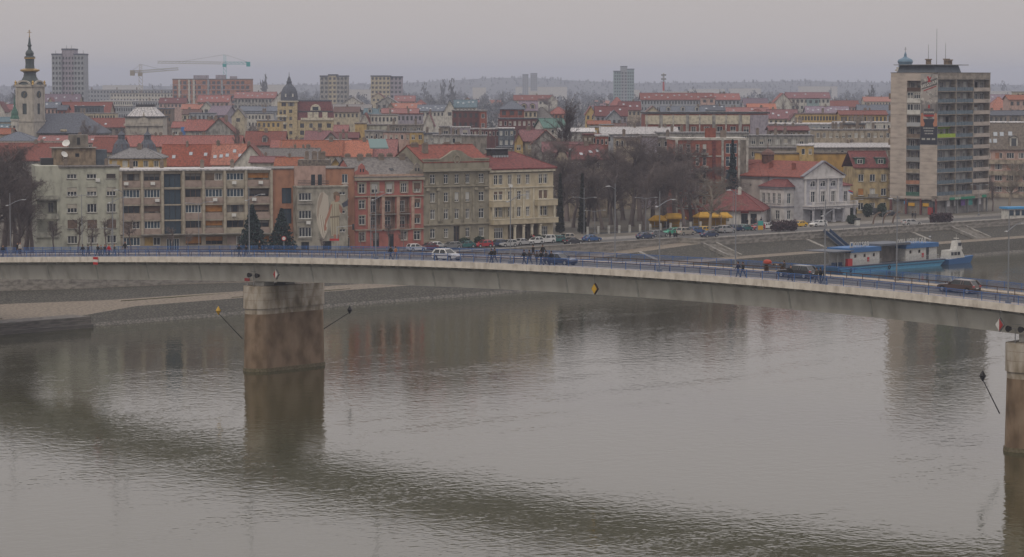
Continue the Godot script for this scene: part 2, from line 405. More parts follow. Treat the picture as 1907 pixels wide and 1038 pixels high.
func bridge() -> void:
	var br := thing("road_bridge", "long low road bridge with grey steel girder and blue railings on concrete piers", "bridge")
	mat("girder", Color(0.57, 0.565, 0.525), 0.6, "drip", Vector3(0.05, 0.02, 0.05)); mat("girder_dark", Color(0.52, 0.515, 0.475), 0.7)
	mat("fascia", Color(0.64, 0.60, 0.54), 0.9, "drip", Vector3(0.12, 0.05, 0.12)); mat("rail_blue", Color(0.032, 0.11, 0.31), 0.45, "")
	mat("walkway", Color(0.50, 0.425, 0.345), 0.95, "gravel", Vector3(0.2, 0.2, 0.2)); mat("rust", Color(0.1, 0.055, 0.035), 0.9, "gravel", Vector3(0.5, 0.5, 0.5))
	mat("line_white", Color(0.5, 0.5, 0.48), 0.8, "gravel", Vector3(0.5, 0.5, 0.5)); mat("lamp_grey", Color(0.19, 0.2, 0.22), 0.5, "")
	var T0 := -112.2; var dt := 2.2; var k := 126
	var road := MB.new(); var slab := MB.new(); var gir := MB.new(); var line := MB.new(); var shelf := MB.new()
	for i in k:
		var a := T0 + i * dt; var c := a + dt
		seg(road, a, c, 2.2, 9.8, -0.2, 0.0)
		seg(slab, a, c, 0.32, 11.68, -0.5, -0.205)
		# trapezoid box girder
		gir.hexa([bp(a, 2.6, -3.2), bp(c, 2.6, -3.2), bp(c, 9.4, -3.2), bp(a, 9.4, -3.2), bp(a, 1.9, -0.505), bp(c, 1.9, -0.505), bp(c, 10.1, -0.505), bp(a, 10.1, -0.505)])
		for w in [1.97, 10.0]:
			seg(shelf, a, c, w - 0.09, w + 0.14, -1.12, -1.02)
		if i % 4 < 2: line.quad(bp(a, 5.93, 0.012), bp(c, 5.93, 0.012), bp(c, 6.07, 0.012), bp(a, 6.07, 0.012))
		for w in [2.5, 9.4]: line.quad(bp(a, w, 0.012), bp(c, w, 0.012), bp(c, w + 0.12, 0.012), bp(a, w + 0.12, 0.012))
	obj(road, "road_surface", MT.asphalt, br); obj(slab, "deck_slab", MT.girder_dark, br); obj(gir, "girder", MT.girder, br); obj(shelf, "girder_flange", MT.girder_dark, br)
	obj(line, "lane_marking", MT.line_white, br)
	for side in [[0.0, 2.15], [9.85, 12.0]]:
		var sw := MB.new()
		for i in k: seg(sw, T0 + i * dt, T0 + (i + 1) * dt, side[0] + 0.3, side[1] - 0.3 * float(side[0] > 5), -0.2, 0.14)
		obj(sw, "walkway", MT.walkway, br)
	# fascia blocks, brackets, stiffeners
	for i in k / 2:
		var a := T0 + i * dt * 2; var c := a + dt * 2
		for w in [0.0, 11.7]:
			var f := MB.new()
			var m := (a + c) / 2
			seg(f, a + 0.012, m, w, w + 0.3, -0.58, 0.2); seg(f, m, c - 0.012, w, w + 0.3, -0.58, 0.2)
			obj(f, "fascia_block", MT.fascia, br)
	for i in k:
		var a := T0 + i * dt
		for w in [0, 1]:
			var b := MB.new()
			var w0 := 0.35 if w == 0 else 11.65; var w1 := 1.95 if w == 0 else 10.05
			var lo := 0.06
			var P := [bp(a - lo, w0, -0.8), bp(a + lo, w0, -0.8), bp(a + lo, w1, -1.02), bp(a - lo, w1, -1.02), bp(a - lo, w0, -0.51), bp(a + lo, w0, -0.51), bp(a + lo, w1, -0.51), bp(a - lo, w1, -0.51)]
			if w == 1: P = [P[3], P[2], P[1], P[0], P[7], P[6], P[5], P[4]]
			b.hexa(P)
			obj(b, "bracket", MT.girder_dark, br)
	mat("stiffener", Color(0.52, 0.515, 0.475), 0.7)
	for i in 25:
		var a := -110.0 + i * 11.0
		for s in [0, 1]:
			var b := MB.new()
			var u := 0.11
			if s == 0: b.hexa([bp(a - u, 2.55, -3.18), bp(a + u, 2.55, -3.18), bp(a + u, 2.8, -3.18), bp(a - u, 2.8, -3.18), bp(a - u, 1.83, -0.51), bp(a + u, 1.83, -0.51), bp(a + u, 2.1, -0.51), bp(a - u, 2.1, -0.51)])
			else: b.hexa([bp(a - u, 9.2, -3.18), bp(a + u, 9.2, -3.18), bp(a + u, 9.45, -3.18), bp(a - u, 9.45, -3.18), bp(a - u, 9.9, -0.51), bp(a + u, 9.9, -0.51), bp(a + u, 10.17, -0.51), bp(a - u, 10.17, -0.51)])
			obj(b, "stiffener", MT.stiffener, br)
	# railings: posts and panels one by one
	for w in [0.15, 11.85]:
		var rl := Node3D.new(); rl.name = "railing"; br.add_child(rl, true)
		for i in k:
			var a := T0 + i * dt
			var p := MB.new(); p.bar(bp(a, w, -0.1), bp(a, w, 1.16), 0.09, 0.09, Vector3.RIGHT)
			obj(p, "post", MT.rail_blue, rl)
			var q := MB.new(); rail_panel(q, a + 0.05, a + dt - 0.05, w)
			obj(q, "railing_panel", MT.rail_blue, rl)
	for w in [2.3, 9.75]:
		var gl := Node3D.new(); gl.name = "guard_rail"; br.add_child(gl, true)
		for i in k:
			var a := T0 + i * dt
			var p := MB.new(); p.bar(bp(a + 0.4, w, 0.0), bp(a + 0.4, w, 0.75), 0.07, 0.07, Vector3.RIGHT)
			obj(p, "post", MT.rust, gl)
			var q := MB.new(); q.bar(bp(a, w, 0.72), bp(a + dt, w, 0.72), 0.06, 0.09); q.bar(bp(a, w, 0.4), bp(a + dt, w, 0.4), 0.03, 0.03)
			obj(q, "rail", MT.rust, gl)
	# piers
	mat("pier_cap", Color(0.48, 0.455, 0.41), 0.95, "pier", Vector3(0.12, 0.035, 0.12)); mat("pier_shaft", Color(0.27, 0.205, 0.145), 0.95, "pier", Vector3(0.06, 0.03, 0.06))
	mat("pier_foot", Color(0.17, 0.155, 0.1), 0.95, "pier", Vector3(0.3, 0.3, 0.3))
	for t in [0.0, 118.1, -117.6]:
		var pr := Node3D.new(); pr.name = "pier"; br.add_child(pr, true)
		var base := bp(t, 0); base.y = 0
		pr.position = base
		pr.rotation.y = BRIDGE_TURN   # local x along the bridge, local -z across it
		var ring := func(r: float) -> PackedVector2Array: # outline in (x, across)
			var o := PackedVector2Array()
			for i in 13: o.append(Vector2(r * cos(PI + PI * i / 12.0), 3.0 + r * sin(PI + PI * i / 12.0)))
			for i in 13: o.append(Vector2(r * cos(PI * i / 12.0), 12.3 + r * sin(PI * i / 12.0)))
			return o
		var layer := func(called: String, r0: float, r1: float, y0: float, y1: float, m: Material) -> void:
			var b := MB.new()
			var A: PackedVector2Array = ring.call(r0); var B: PackedVector2Array = ring.call(r1)
			for i in A.size():
				var j := (i + 1) % A.size()
				b.quad(Vector3(A[i].x, y0, -A[i].y), Vector3(A[j].x, y0, -A[j].y), Vector3(B[j].x, y1, -B[j].y), Vector3(B[i].x, y1, -B[i].y))
				b.tri(Vector3(0, y1, -8), Vector3(B[i].x, y1, -B[i].y), Vector3(B[j].x, y1, -B[j].y))
			obj(b, called, m, pr)
		layer.call("shaft", 2.08, 1.95, -5.1, 2.22, MT.pier_shaft)
		layer.call("footing", 2.35, 2.2, -8.0, -5.05, MT.pier_foot)
		layer.call("collar", 1.95, 1.95, 2.225, 2.95, MT.pier_cap)
		for q in [[2.955, 4.1], [4.13, 5.1], [5.13, 5.95]]: layer.call("cap_course", 2.12, 2.12, q[0], q[1], MT.pier_cap)
		layer.call("cap_core", 2.08, 2.08, 2.96, 5.9, MT.pier_shaft)
		for w in [4.0, 8.0]:
			var q := MB.new(); q.box(Vector3(-0.9, 5.955, -w - 0.9), Vector3(0.9, deck_y(t) - 3.22, -w + 0.9))
			obj(q, "bearing", MT.girder_dark, pr)
# ---------------------------------------------------------------- building kit
# A facade lies in its own xy plane and faces +z.
func holes_wall(b: MB, L: float, H: float, holes: Array, xf: Transform3D, depth := 0.24) -> void:
	var xs := [0.0, L]; var ys := [0.0, H]
	for r: Rect2 in holes:
		for q in [r.position.x, r.end.x]: if q > 0.0 and q < L and not xs.has(q): xs.append(q)
		for q in [r.position.y, r.end.y]: if q > 0.0 and q < H and not ys.has(q): ys.append(q)
	xs.sort(); ys.sort()
	for i in xs.size() - 1:
		var j := 0
		while j < ys.size() - 1:
			var k := j
			while k < ys.size() - 1:
				var m := Vector2((xs[i] + xs[i + 1]) / 2, (ys[k] + ys[k + 1]) / 2)
				var hit := false
				for r: Rect2 in holes:
					if r.has_point(m): hit = true; break
				if hit: break
				k += 1
			if k > j:
				b.quad(xf * Vector3(xs[i], ys[j], 0), xf * Vector3(xs[i + 1], ys[j], 0), xf * Vector3(xs[i + 1], ys[k], 0), xf * Vector3(xs[i], ys[k], 0))
			j = maxi(k, j + 1)
	for r: Rect2 in holes:
		var a := r.position; var e := r.end
		var f := func(x: float, y: float, z: float) -> Vector3: return xf * Vector3(x, y, z)
		b.quad(f.call(a.x, a.y, 0), f.call(e.x, a.y, 0), f.call(e.x, a.y, -depth), f.call(a.x, a.y, -depth))
		b.quad(f.call(a.x, e.y, -depth), f.call(e.x, e.y, -depth), f.call(e.x, e.y, 0), f.call(a.x, e.y, 0))
		b.quad(f.call(a.x, a.y, -depth), f.call(a.x, e.y, -depth), f.call(a.x, e.y, 0), f.call(a.x, a.y, 0))
		b.quad(f.call(e.x, a.y, 0), f.call(e.x, e.y, 0), f.call(e.x, e.y, -depth), f.call(e.x, a.y, -depth))

func frame_mesh(w: float, h: float, nx: int, ny: int, t := 0.09) -> ArrayMesh:
	var key := "f%.2f/%.2f/%d/%d/%.2f" % [w, h, nx, ny, t]
	if not cache.has(key):
		var b := MB.new()
		b.box(Vector3(-w / 2, -h / 2, -0.05), Vector3(w / 2, -h / 2 + t, 0.03)); b.box(Vector3(-w / 2, h / 2 - t, -0.05), Vector3(w / 2, h / 2, 0.03))
		b.box(Vector3(-w / 2, -h / 2 + t, -0.05), Vector3(-w / 2 + t, h / 2 - t, 0.03)); b.box(Vector3(w / 2 - t, -h / 2 + t, -0.05), Vector3(w / 2, h / 2 - t, 0.03))
		for i in range(1, nx): b.boxc(Vector3(-w / 2 + w * i / nx, 0, -0.012), Vector3(t, h - 2 * t, 0.07))
		for j in range(1, ny): b.boxc(Vector3(0, -h / 2 + h * (1.0 - (0.33 if ny == 2 else float(j) / ny)), -0.013), Vector3(w - 2 * t, t * 0.8, 0.06))
		cache[key] = b.mesh()
	return cache[key]

func pane_mesh(w: float, h: float) -> ArrayMesh:
	var key := "p%.2f/%.2f" % [w, h]
	if not cache.has(key):
		var b := MB.new(); b.box(Vector3(-w / 2 + 0.01, -h / 2 + 0.01, -0.09), Vector3(w / 2 - 0.01, h / 2 - 0.01, -0.055))
		cache[key] = b.mesh()
	return cache[key]

func win(parent: Node, xf: Transform3D, r: Rect2, nx := 2, ny := 1, fm := "frame", pm := "pane", d := 0.15, called := "window") -> MeshInstance3D:
	var c := r.get_center()
	var o := inst(frame_mesh(r.size.x, r.size.y, nx, ny), called, MT[fm], parent, xf * Transform3D(Basis(), Vector3(c.x, c.y, -d)))
	inst(pane_mesh(r.size.x, r.size.y), "pane", MT[pm], o)
	var k := absi(hash(c * 7.3 + r.size)) % 10
	if k < 4 and pm in ["pane", "pane2"] and r.size.y > 1.2 and r.size.x > 0.85: # drawn curtains behind the glass
		var key := "cu%.2f/%.2f/%d" % [r.size.x, r.size.y, k]
		if not cache.has(key):
			var b := MB.new(); var w := r.size.x / 2 - 0.09; var h := r.size.y / 2 - 0.09
			if k < 2: b.box(Vector3(-w, -h, -0.055), Vector3(-w * 0.45, h, -0.05)); b.box(Vector3(w * 0.45, -h, -0.055), Vector3(w, h, -0.05))
			elif k == 2: b.box(Vector3(-w, -h, -0.055), Vector3(w, h * 0.1, -0.05))
			else: b.box(Vector3(-w, h * 0.2, -0.055), Vector3(w, h, -0.05))
			cache[key] = b.mesh()
		inst(cache[key], "curtain", MT.curtain_dim, o)
	return o

func shut(w: Node, r: Rect2, part: float, m := "shutter") -> void: # a roller shutter drawn part of the way down
	var b := MB.new(); b.box(Vector3(-r.size.x / 2 + 0.03, r.size.y / 2 - r.size.y * part, 0.035), Vector3(r.size.x / 2 - 0.03, r.size.y / 2 - 0.02, 0.07))
	obj(b, "roller_shutter", MT[m], w)

func sill(parent: Node, xf: Transform3D, r: Rect2, m: String, t := 0.12, out := 0.14) -> void:
	var key := "s%.2f" % r.size.x
	if not cache.has(key):
		var b := MB.new(); b.box(Vector3(-r.size.x / 2 - 0.12, -t, -0.1), Vector3(r.size.x / 2 + 0.12, 0, out)); cache[key] = b.mesh()
	inst(cache[key], "sill", MT[m], parent, xf * Transform3D(Basis(), Vector3(r.get_center().x, r.position.y - 0.003, 0.0)))

func part_box(parent: Node, called: String, m: String, a: Vector3, e: Vector3, xf := Transform3D()) -> MeshInstance3D:
	var b := MB.new(); b.box(a, e)
	return obj(b, called, MT[m], parent, xf)

func ac_unit(parent: Node, xf: Transform3D, x: float, y: float) -> void:
	if not cache.has("ac"):
		var b := MB.new(); b.box(Vector3(-0.42, -0.3, 0.05), Vector3(0.42, 0.3, 0.38)); b.tube(Vector3(-0.1, 0, 0.38), Vector3(-0.1, 0, 0.4), 0.22, 0.22, 10)
		b.bar(Vector3(-0.3, -0.32, 0), Vector3(-0.3, -0.32, 0.35), 0.04, 0.04); b.bar(Vector3(0.3, -0.32, 0), Vector3(0.3, -0.32, 0.35), 0.04, 0.04)
		cache.ac = b.mesh()
	inst(cache.ac, "air_conditioner", MT.frame, parent, xf * Transform3D(Basis(), Vector3(x, y, 0)))

func dish(parent: Node, at: Vector3, r: float, turn := 0.0) -> void:
	var key := "dish%.1f" % r
	if not cache.has(key):
		var b := MB.new(); b.lathe([[0.02, 0.0], [r * 0.5, r * 0.08], [r * 0.85, r * 0.24], [r, r * 0.34], [r * 0.97, r * 0.36], [r * 0.5, r * 0.11], [0.0, r * 0.04]], 14)
		b.tube(Vector3(0, 0, 0), Vector3(0, -r * 0.9, r * 0.7), 0.04, 0.04, 5); b.bar(Vector3(0, 0.05, r * 0.8), Vector3(0, r * 0.7, 0), 0.03, 0.03)
		cache[key] = b.mesh()
	var bs := Basis(Vector3.UP, turn) * Basis(Vector3.RIGHT, 0.95)
	inst(cache[key], "satellite_dish", MT.frame, parent, Transform3D(bs, at + Vector3(0, r * 0.9, 0)))

func slab4(b: MB, p: Array, t: float) -> void: # a sloping slab: four corners of its upper face, counter-clockwise from above
	var d := Vector3(0, -t, 0)
	b.hexa([p[0] + d, p[1] + d, p[2] + d, p[3] + d, p[0], p[1], p[2], p[3]])

func roof(parent: Node, kind: String, W: float, D: float, e: float, r: float, m: String, o := 0.45, x0 := 0.0) -> MeshInstance3D:
	# over a plan from x0 to x0 + W and z 0 to -D
	var b := MB.new(); var xa := x0 - o; var xb := x0 + W + o; var t := 0.2
	match kind:
		"g":
			var s := (r - e) / (D / 2) * o
			slab4(b, [Vector3(xa, e - s + t, o), Vector3(xb, e - s + t, o), Vector3(xb, r + t, -D / 2), Vector3(xa, r + t, -D / 2)], t)
			slab4(b, [Vector3(xa, r + t, -D / 2), Vector3(xb, r + t, -D / 2), Vector3(xb, e - s + t, -D - o), Vector3(xa, e - s + t, -D - o)], t)
			b.tube(Vector3(xa, r + t, -D / 2), Vector3(xb, r + t, -D / 2), 0.13, 0.13, 5)
		"e":
			var xm := x0 + W / 2; var s := (r - e) / (W / 2) * o
			slab4(b, [Vector3(xa, e - s + t, o), Vector3(xm, r + t, o), Vector3(xm, r + t, -D - o), Vector3(xa, e - s + t, -D - o)], t)
			slab4(b, [Vector3(xm, r + t, o), Vector3(xb, e - s + t, o), Vector3(xb, e - s + t, -D - o), Vector3(xm, r + t, -D - o)], t)
		"h":
			var k := minf(W * 0.45, D * 0.42)
			var P := [Vector3(xa, e, o), Vector3(xb, e, o), Vector3(xb, e, -D - o), Vector3(xa, e, -D - o), Vector3(x0 + k, r, -D / 2), Vector3(x0 + W - k, r, -D / 2)]
			b.box(Vector3(xa, e - 0.25, -D - o), Vector3(xb, e - 0.003, o))
			b.quad(P[0], P[1], P[5], P[4]); b.tri(P[1], P[2], P[5]); b.quad(P[2], P[3], P[4], P[5]); b.tri(P[3], P[0], P[4])
			for q in [[0, 4], [1, 5], [2, 5], [3, 4], [4, 5]]: b.tube(P[q[0]], P[q[1]], 0.12, 0.12, 5)
		"m":
			var k := 1.3
			b.box(Vector3(xa, e - 0.25, -D - o), Vector3(xb, e - 0.003, o))
			var A := [Vector3(xa, e, o), Vector3(xb, e, o), Vector3(xb, e, -D - o), Vector3(xa, e, -D - o)]
			var B := [Vector3(x0 + k, r, -k), Vector3(x0 + W - k, r, -k), Vector3(x0 + W - k, r, -D + k), Vector3(x0 + k, r, -D + k)]
			for i in 4: b.quad(A[i], A[(i + 1) % 4], B[(i + 1) % 4], B[i])
			b.quad(B[0], B[1], B[2], B[3])
		_:
			b.box(Vector3(x0 - 0.2, e + 0.002, -D - 0.2), Vector3(x0 + W + 0.2, maxf(r, e + 0.35), 0.2))
	return obj(b, "roof", MT[m], parent)

func walls(b: MB, kind: String, W: float, D: float, e: float, r: float, holes: Array, left := [], right := []) -> void:
	holes_wall(b, W, e, holes, Transform3D())
	holes_wall(b, D, e, left, Transform3D(Basis(Vector3.UP, -PI / 2), Vector3(0, 0, -D)))
	holes_wall(b, D, e, right, Transform3D(Basis(Vector3.UP, PI / 2), Vector3(W, 0, 0)))
	holes_wall(b, W, e, [], Transform3D(Basis(Vector3.UP, PI), Vector3(W, 0, -D)))
	if kind == "g":
		b.tri(Vector3(0, e, -D), Vector3(0, e, 0), Vector3(0, r, -D / 2)); b.tri(Vector3(W, e, 0), Vector3(W, e, -D), Vector3(W, r, -D / 2))
	elif kind == "e":
		b.tri(Vector3(0, e, 0), Vector3(W, e, 0), Vector3(W / 2, r, 0)); b.tri(Vector3(W, e, -D), Vector3(0, e, -D), Vector3(W / 2, r, -D))
	else:
		b.quad(Vector3(0, e, 0), Vector3(W, e, 0), Vector3(W, e, -D), Vector3(0, e, -D))

func chimney(parent: Node, at: Vector3, h: float, w := 0.7, m := "chimney") -> void:
	var key := "ch%.1f/%.1f" % [h, w]
	if not cache.has(key):
		var b := MB.new(); b.box(Vector3(-w / 2, -1.2, -0.3), Vector3(w / 2, h, 0.3)); b.box(Vector3(-w / 2 - 0.1, h + 0.002, -0.4), Vector3(w / 2 + 0.1, h + 0.14, 0.4))
		b.box(Vector3(-w / 2 + 0.1, h + 0.142, -0.15), Vector3(w / 2 - 0.1, h + 0.4, 0.15))
		cache[key] = b.mesh()
	inst(cache[key], "chimney", MT[m], parent, Transform3D(Basis(), at))

func on_slope(x: float, f: float, D: float, e: float, r: float) -> Transform3D: # f of the way from the eave to the ridge of a "g" roof
	var n := Vector3(0, D / 2, r - e).normalized()
	return Transform3D(Basis(Vector3.RIGHT, n, Vector3.RIGHT.cross(n)), Vector3(x, lerpf(e, r, f) + 0.2, -D / 2 * f))

func skylight(parent: Node, xf: Transform3D, w := 0.8, h := 1.2, m := "sky_glass") -> void:
	var key := "sk%.1f/%.1f" % [w, h]
	if not cache.has(key):
		var b := MB.new(); b.box(Vector3(-w / 2, -0.1, -h / 2), Vector3(w / 2, 0.09, h / 2)); cache[key] = b.mesh()
	inst(cache[key], "skylight", MT[m], parent, xf)

func dormer(parent: Node, x: float, y: float, z: float, wm: String, rm: String, w := 1.5, h := 1.5) -> void:
	var d := MB.new(); d.box(Vector3(x - w / 2, y, z - 3.0), Vector3(x + w / 2, y + h, z))
	d.tri(Vector3(x - w / 2, y + h, z), Vector3(x + w / 2, y + h, z), Vector3(x, y + h + 0.5, z))
	var o := obj(d, "dormer", MT[wm], parent)
	o.set_meta("label", "dormer with its own small gable")
	var q := MB.new()
	slab4(q, [Vector3(x - w / 2 - 0.2, y + h, z + 0.2), Vector3(x, y + h + 0.62, z + 0.2), Vector3(x, y + h + 0.62, z - 3.2), Vector3(x - w / 2 - 0.2, y + h, z - 3.2)], 0.1)
	slab4(q, [Vector3(x, y + h + 0.62, z + 0.2), Vector3(x + w / 2 + 0.2, y + h, z + 0.2), Vector3(x + w / 2 + 0.2, y + h, z - 3.2), Vector3(x, y + h + 0.62, z - 3.2)], 0.1)
	q.box(Vector3(x - w * 0.32, y + 0.2, z + 0.002), Vector3(x + w * 0.32, y + h - 0.15, z + 0.06))
	obj(q, "dormer_roof", MT[rm], parent)

# One house of the town: X and Z give the middle of its front, e and r the heights of eave and ridge.
func house(called: String, label: String, X: float, Z: float, turn: float, W: float, D: float, e: float, r: float, kind: String, wm: String, rm: String, rows: int, cols: int, nch := 0, nsk := 0, ndo := 0, group := "", seed_ := 1) -> Node3D:
	var rng := RandomNumberGenerator.new(); rng.seed = seed_ * 7919 + 13
	var cat := "house" if called.ends_with("house") else "building"
	var a := deg_to_rad(turn)
	var t := thing(called, label, cat, Vector3(X - W / 2 * cos(a), 0, -Z + W / 2 * sin(a)), a, group)
	var holes := []
	var pitch := W / maxi(cols, 1)
	var ww := clampf(pitch * 0.5, 0.7, 1.5); var wh := 1.5
	var small := Z > 900.0
	for j in rows:
		for i in cols:
			var y := e - 2.2 - j * 3.1
			if y < 0.4: continue
			holes.append(Rect2(pitch * (i + 0.5) - ww / 2, y, ww, wh))
	var b := MB.new()
	walls(b, kind, W, D, e, r, holes)
	obj(b, "wall", MT[wm], t)
	if small and holes.size():
		var p := MB.new()
		for q: Rect2 in holes: p.box(Vector3(q.position.x, q.position.y, -0.25), Vector3(q.end.x, q.end.y, -0.15))
		var o := obj(p, "window_panes", MT.pane2, t)
		o.set_meta("kind", "stuff")
	else:
		for q: Rect2 in holes:
			var o := win(t, Transform3D(), q, 2 if ww > 0.9 else 1, 1, "frame", "pane" if rng.randf() < 0.75 else "curtain")
			if rng.randf() < 0.3: shut(o, q, rng.randf_range(0.3, 0.8))
	var rf := roof(t, kind, W, D, e, r, rm + str(seed_ * 5 % 7 % 3), 0.45 if kind != "f" else 0.2)
	for i in nch:
		var x := rng.randf_range(0.12, 0.88) * W
		match kind:
			"e": chimney(rf, Vector3(W / 2 + rng.randf_range(-0.3, 0.3) * W, r, -D * rng.randf_range(0.2, 0.8)), 0.6)
			"f", "m": chimney(rf, Vector3(x, maxf(r, e) + 1.0, -D * rng.randf_range(0.2, 0.8)), 0.5, 0.8)
			_: chimney(rf, Vector3(lerpf(W * 0.25, W * 0.75, rng.randf()) if kind == "h" else x, r + 0.3, -D / 2 + rng.randf_range(-0.6, 0.6)), 0.5, [0.55, 0.8, 1.0][rng.randi() % 3])
	if Z < 950.0 and kind != "e":
		if not cache.has("aerial"):
			var q := MB.new(); q.tube(Vector3(0, -1, 0), Vector3(0, 2.6, 0), 0.04, 0.03, 4); q.bar(Vector3(-0.7, 2.4, 0), Vector3(0.7, 2.4, 0), 0.04, 0.04)
			for i in 5: q.bar(Vector3(-0.6 + i * 0.3, 2.4, -0.35), Vector3(-0.6 + i * 0.3, 2.4, 0.35), 0.03, 0.03)
			cache.aerial = q.mesh()
		for i in 1 + rng.randi() % 2: inst(cache.aerial, "aerial", MT.metal, rf, Transform3D(Basis(Vector3.UP, rng.randf() * 3.0), Vector3(W * rng.randf_range(0.3, 0.7), maxf(r, e + 0.35) + 0.3, -D / 2)))
	if kind == "g":
		for i in nsk: skylight(rf, on_slope(W * (i + 0.5 + rng.randf_range(-0.2, 0.2)) / nsk, rng.randf_range(0.3, 0.7), D, e, r))
		for i in ndo: dormer(rf, W * (i + 0.5) / ndo, e + (r - e) * 0.2, -D / 2 * 0.16, wm, "pane2")
	return t

func town_materials() -> void:
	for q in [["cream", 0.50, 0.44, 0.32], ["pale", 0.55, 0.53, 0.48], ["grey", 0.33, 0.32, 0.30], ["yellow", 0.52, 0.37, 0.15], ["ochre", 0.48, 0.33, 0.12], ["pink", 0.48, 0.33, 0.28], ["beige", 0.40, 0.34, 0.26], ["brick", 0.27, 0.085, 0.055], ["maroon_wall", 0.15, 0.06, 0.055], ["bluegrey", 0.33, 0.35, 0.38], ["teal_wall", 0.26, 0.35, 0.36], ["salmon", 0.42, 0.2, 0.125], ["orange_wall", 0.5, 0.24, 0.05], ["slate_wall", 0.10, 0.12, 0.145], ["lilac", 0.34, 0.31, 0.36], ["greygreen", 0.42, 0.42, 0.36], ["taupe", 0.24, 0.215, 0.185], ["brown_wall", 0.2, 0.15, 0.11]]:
		mat(q[0], Color(q[1], q[2], q[3]), 0.9, "blotch" if q[0] in ["grey", "beige", "taupe", "brown_wall", "greygreen"] else "grime", Vector3(0.13, 0.07, 0.13))
	for q in [["r_red", 0.265, 0.075, 0.05], ["r_orange", 0.39, 0.125, 0.055], ["r_maroon", 0.2, 0.055, 0.05], ["r_vivid", 0.37, 0.095, 0.05], ["r_brown", 0.165, 0.085, 0.065], ["r_slate", 0.11, 0.125, 0.155], ["r_teal", 0.085, 0.15, 0.175], ["r_grey", 0.21, 0.2, 0.19], ["r_white", 0.62, 0.62, 0.62], ["r_green", 0.06, 0.17, 0.12], ["r_dark", 0.055, 0.055, 0.06], ["r_lilac", 0.21, 0.15, 0.19], ["r_mossy", 0.17, 0.145, 0.115]]:
		mat(q[0], Color(q[1], q[2], q[3]), 0.85, "tile", Vector3(0.05, 0.05, 0.05))
		for k in 3: mat(q[0] + str(k), Color(q[1], q[2], q[3]) * [0.78, 1.08, 0.92][k] + Color(0.02, 0.025, 0.03) * k, 0.85, "tile", Vector3(0.06, 0.045, 0.06))
	mat("sky_glass", Color(0.3, 0.33, 0.36), 0.15, ""); mat("curtain_dim", Color(0.2, 0.195, 0.18), 0.6, "")

func town() -> void:
	for k in HOUSES.size():
		var h: Array = HOUSES[k] + [0, 0, 0]
		var n: int = HOUSES[k].size()
		house(h[0], h[1], h[2], h[3], h[4], h[5], h[6], h[7], h[8], h[9], h[10], h[11], h[12], h[13], h[14] if n > 14 else 0, h[15] if n > 15 else 0, h[16] if n > 16 else 0, "", k + 1)
	# the far suburb: small hazy houses that nothing tells apart but their roofs
	var rng := RandomNumberGenerator.new(); rng.seed = 5
	var roofs := [["r_red", "dull red"], ["r_red", "dull red"], ["r_maroon", "dark maroon"], ["r_lilac", "violet-grey"], ["r_orange", "orange"]]
	for k in 80:
		var Z: float = [1750, 1900, 2050, 2250, 2450, 2700][rng.randi() % 6]
		var r: Array = roofs[rng.randi() % 5]; var e := rng.randf_range(6.0, 11.0)
		house("gabled_house", "small hazy house with a%s %s roof in the far suburb" % ["n" if r[1] == "orange" else "", r[1]], rng.randf_range(-0.195, 0.195) * Z, Z, [-25, -10, 0, 12, 25][rng.randi() % 5], rng.randf_range(8, 17), 12, e, e + rng.randf_range(2.5, 4.5), ["g", "g", "h", "e"][rng.randi() % 4], ["pale", "cream", "pink", "grey", "beige"][rng.randi() % 5], r[0], 1, 4, 0, 0, 0, "far suburb houses with %s roofs" % r[1], k)
# ---------------------------------------------------------------- the quay front and other landmarks
# Buildings of the front row stand with the left end of their facade at their origin; x runs along the facade, the river is at +z.
func front(called: String, label: String, X: float, Z: float, turn: float) -> Node3D:
	return thing(called, label, "building", Vector3(X, 0, -Z), deg_to_rad(turn))

func rect(a: float, b: float, lo: float, hi: float) -> Rect2:
	return Rect2(a, lo, b - a, hi - lo)

func surround(parent: Node, r: Rect2, m: String, t := 0.16, out := 0.06) -> void:
	var b := MB.new(); var a := r.position; var e := r.end
	b.box(Vector3(a.x - t, e.y, -0.02), Vector3(e.x + t, e.y + t * 1.3, out)); b.box(Vector3(a.x - t, a.y, -0.02), Vector3(a.x, e.y - 0.002, out)); b.box(Vector3(e.x, a.y, -0.02), Vector3(e.x + t, e.y - 0.002, out))
	obj(b, "window_surround", MT[m], parent)

func balustrade(b: MB, x0: float, x1: float, y: float, z: float, h := 1.0) -> void:
	b.bar(Vector3(x0, y + h, z), Vector3(x1, y + h, z), 0.05, 0.06); b.bar(Vector3(x0, y + 0.1, z), Vector3(x1, y + 0.1, z), 0.04, 0.04)
	var n := int((x1 - x0) / 0.22)
	for i in n + 1: b.bar(Vector3(lerpf(x0, x1, float(i) / n), y + 0.1, z), Vector3(lerpf(x0, x1, float(i) / n), y + h, z), 0.02, 0.02, Vector3.RIGHT)

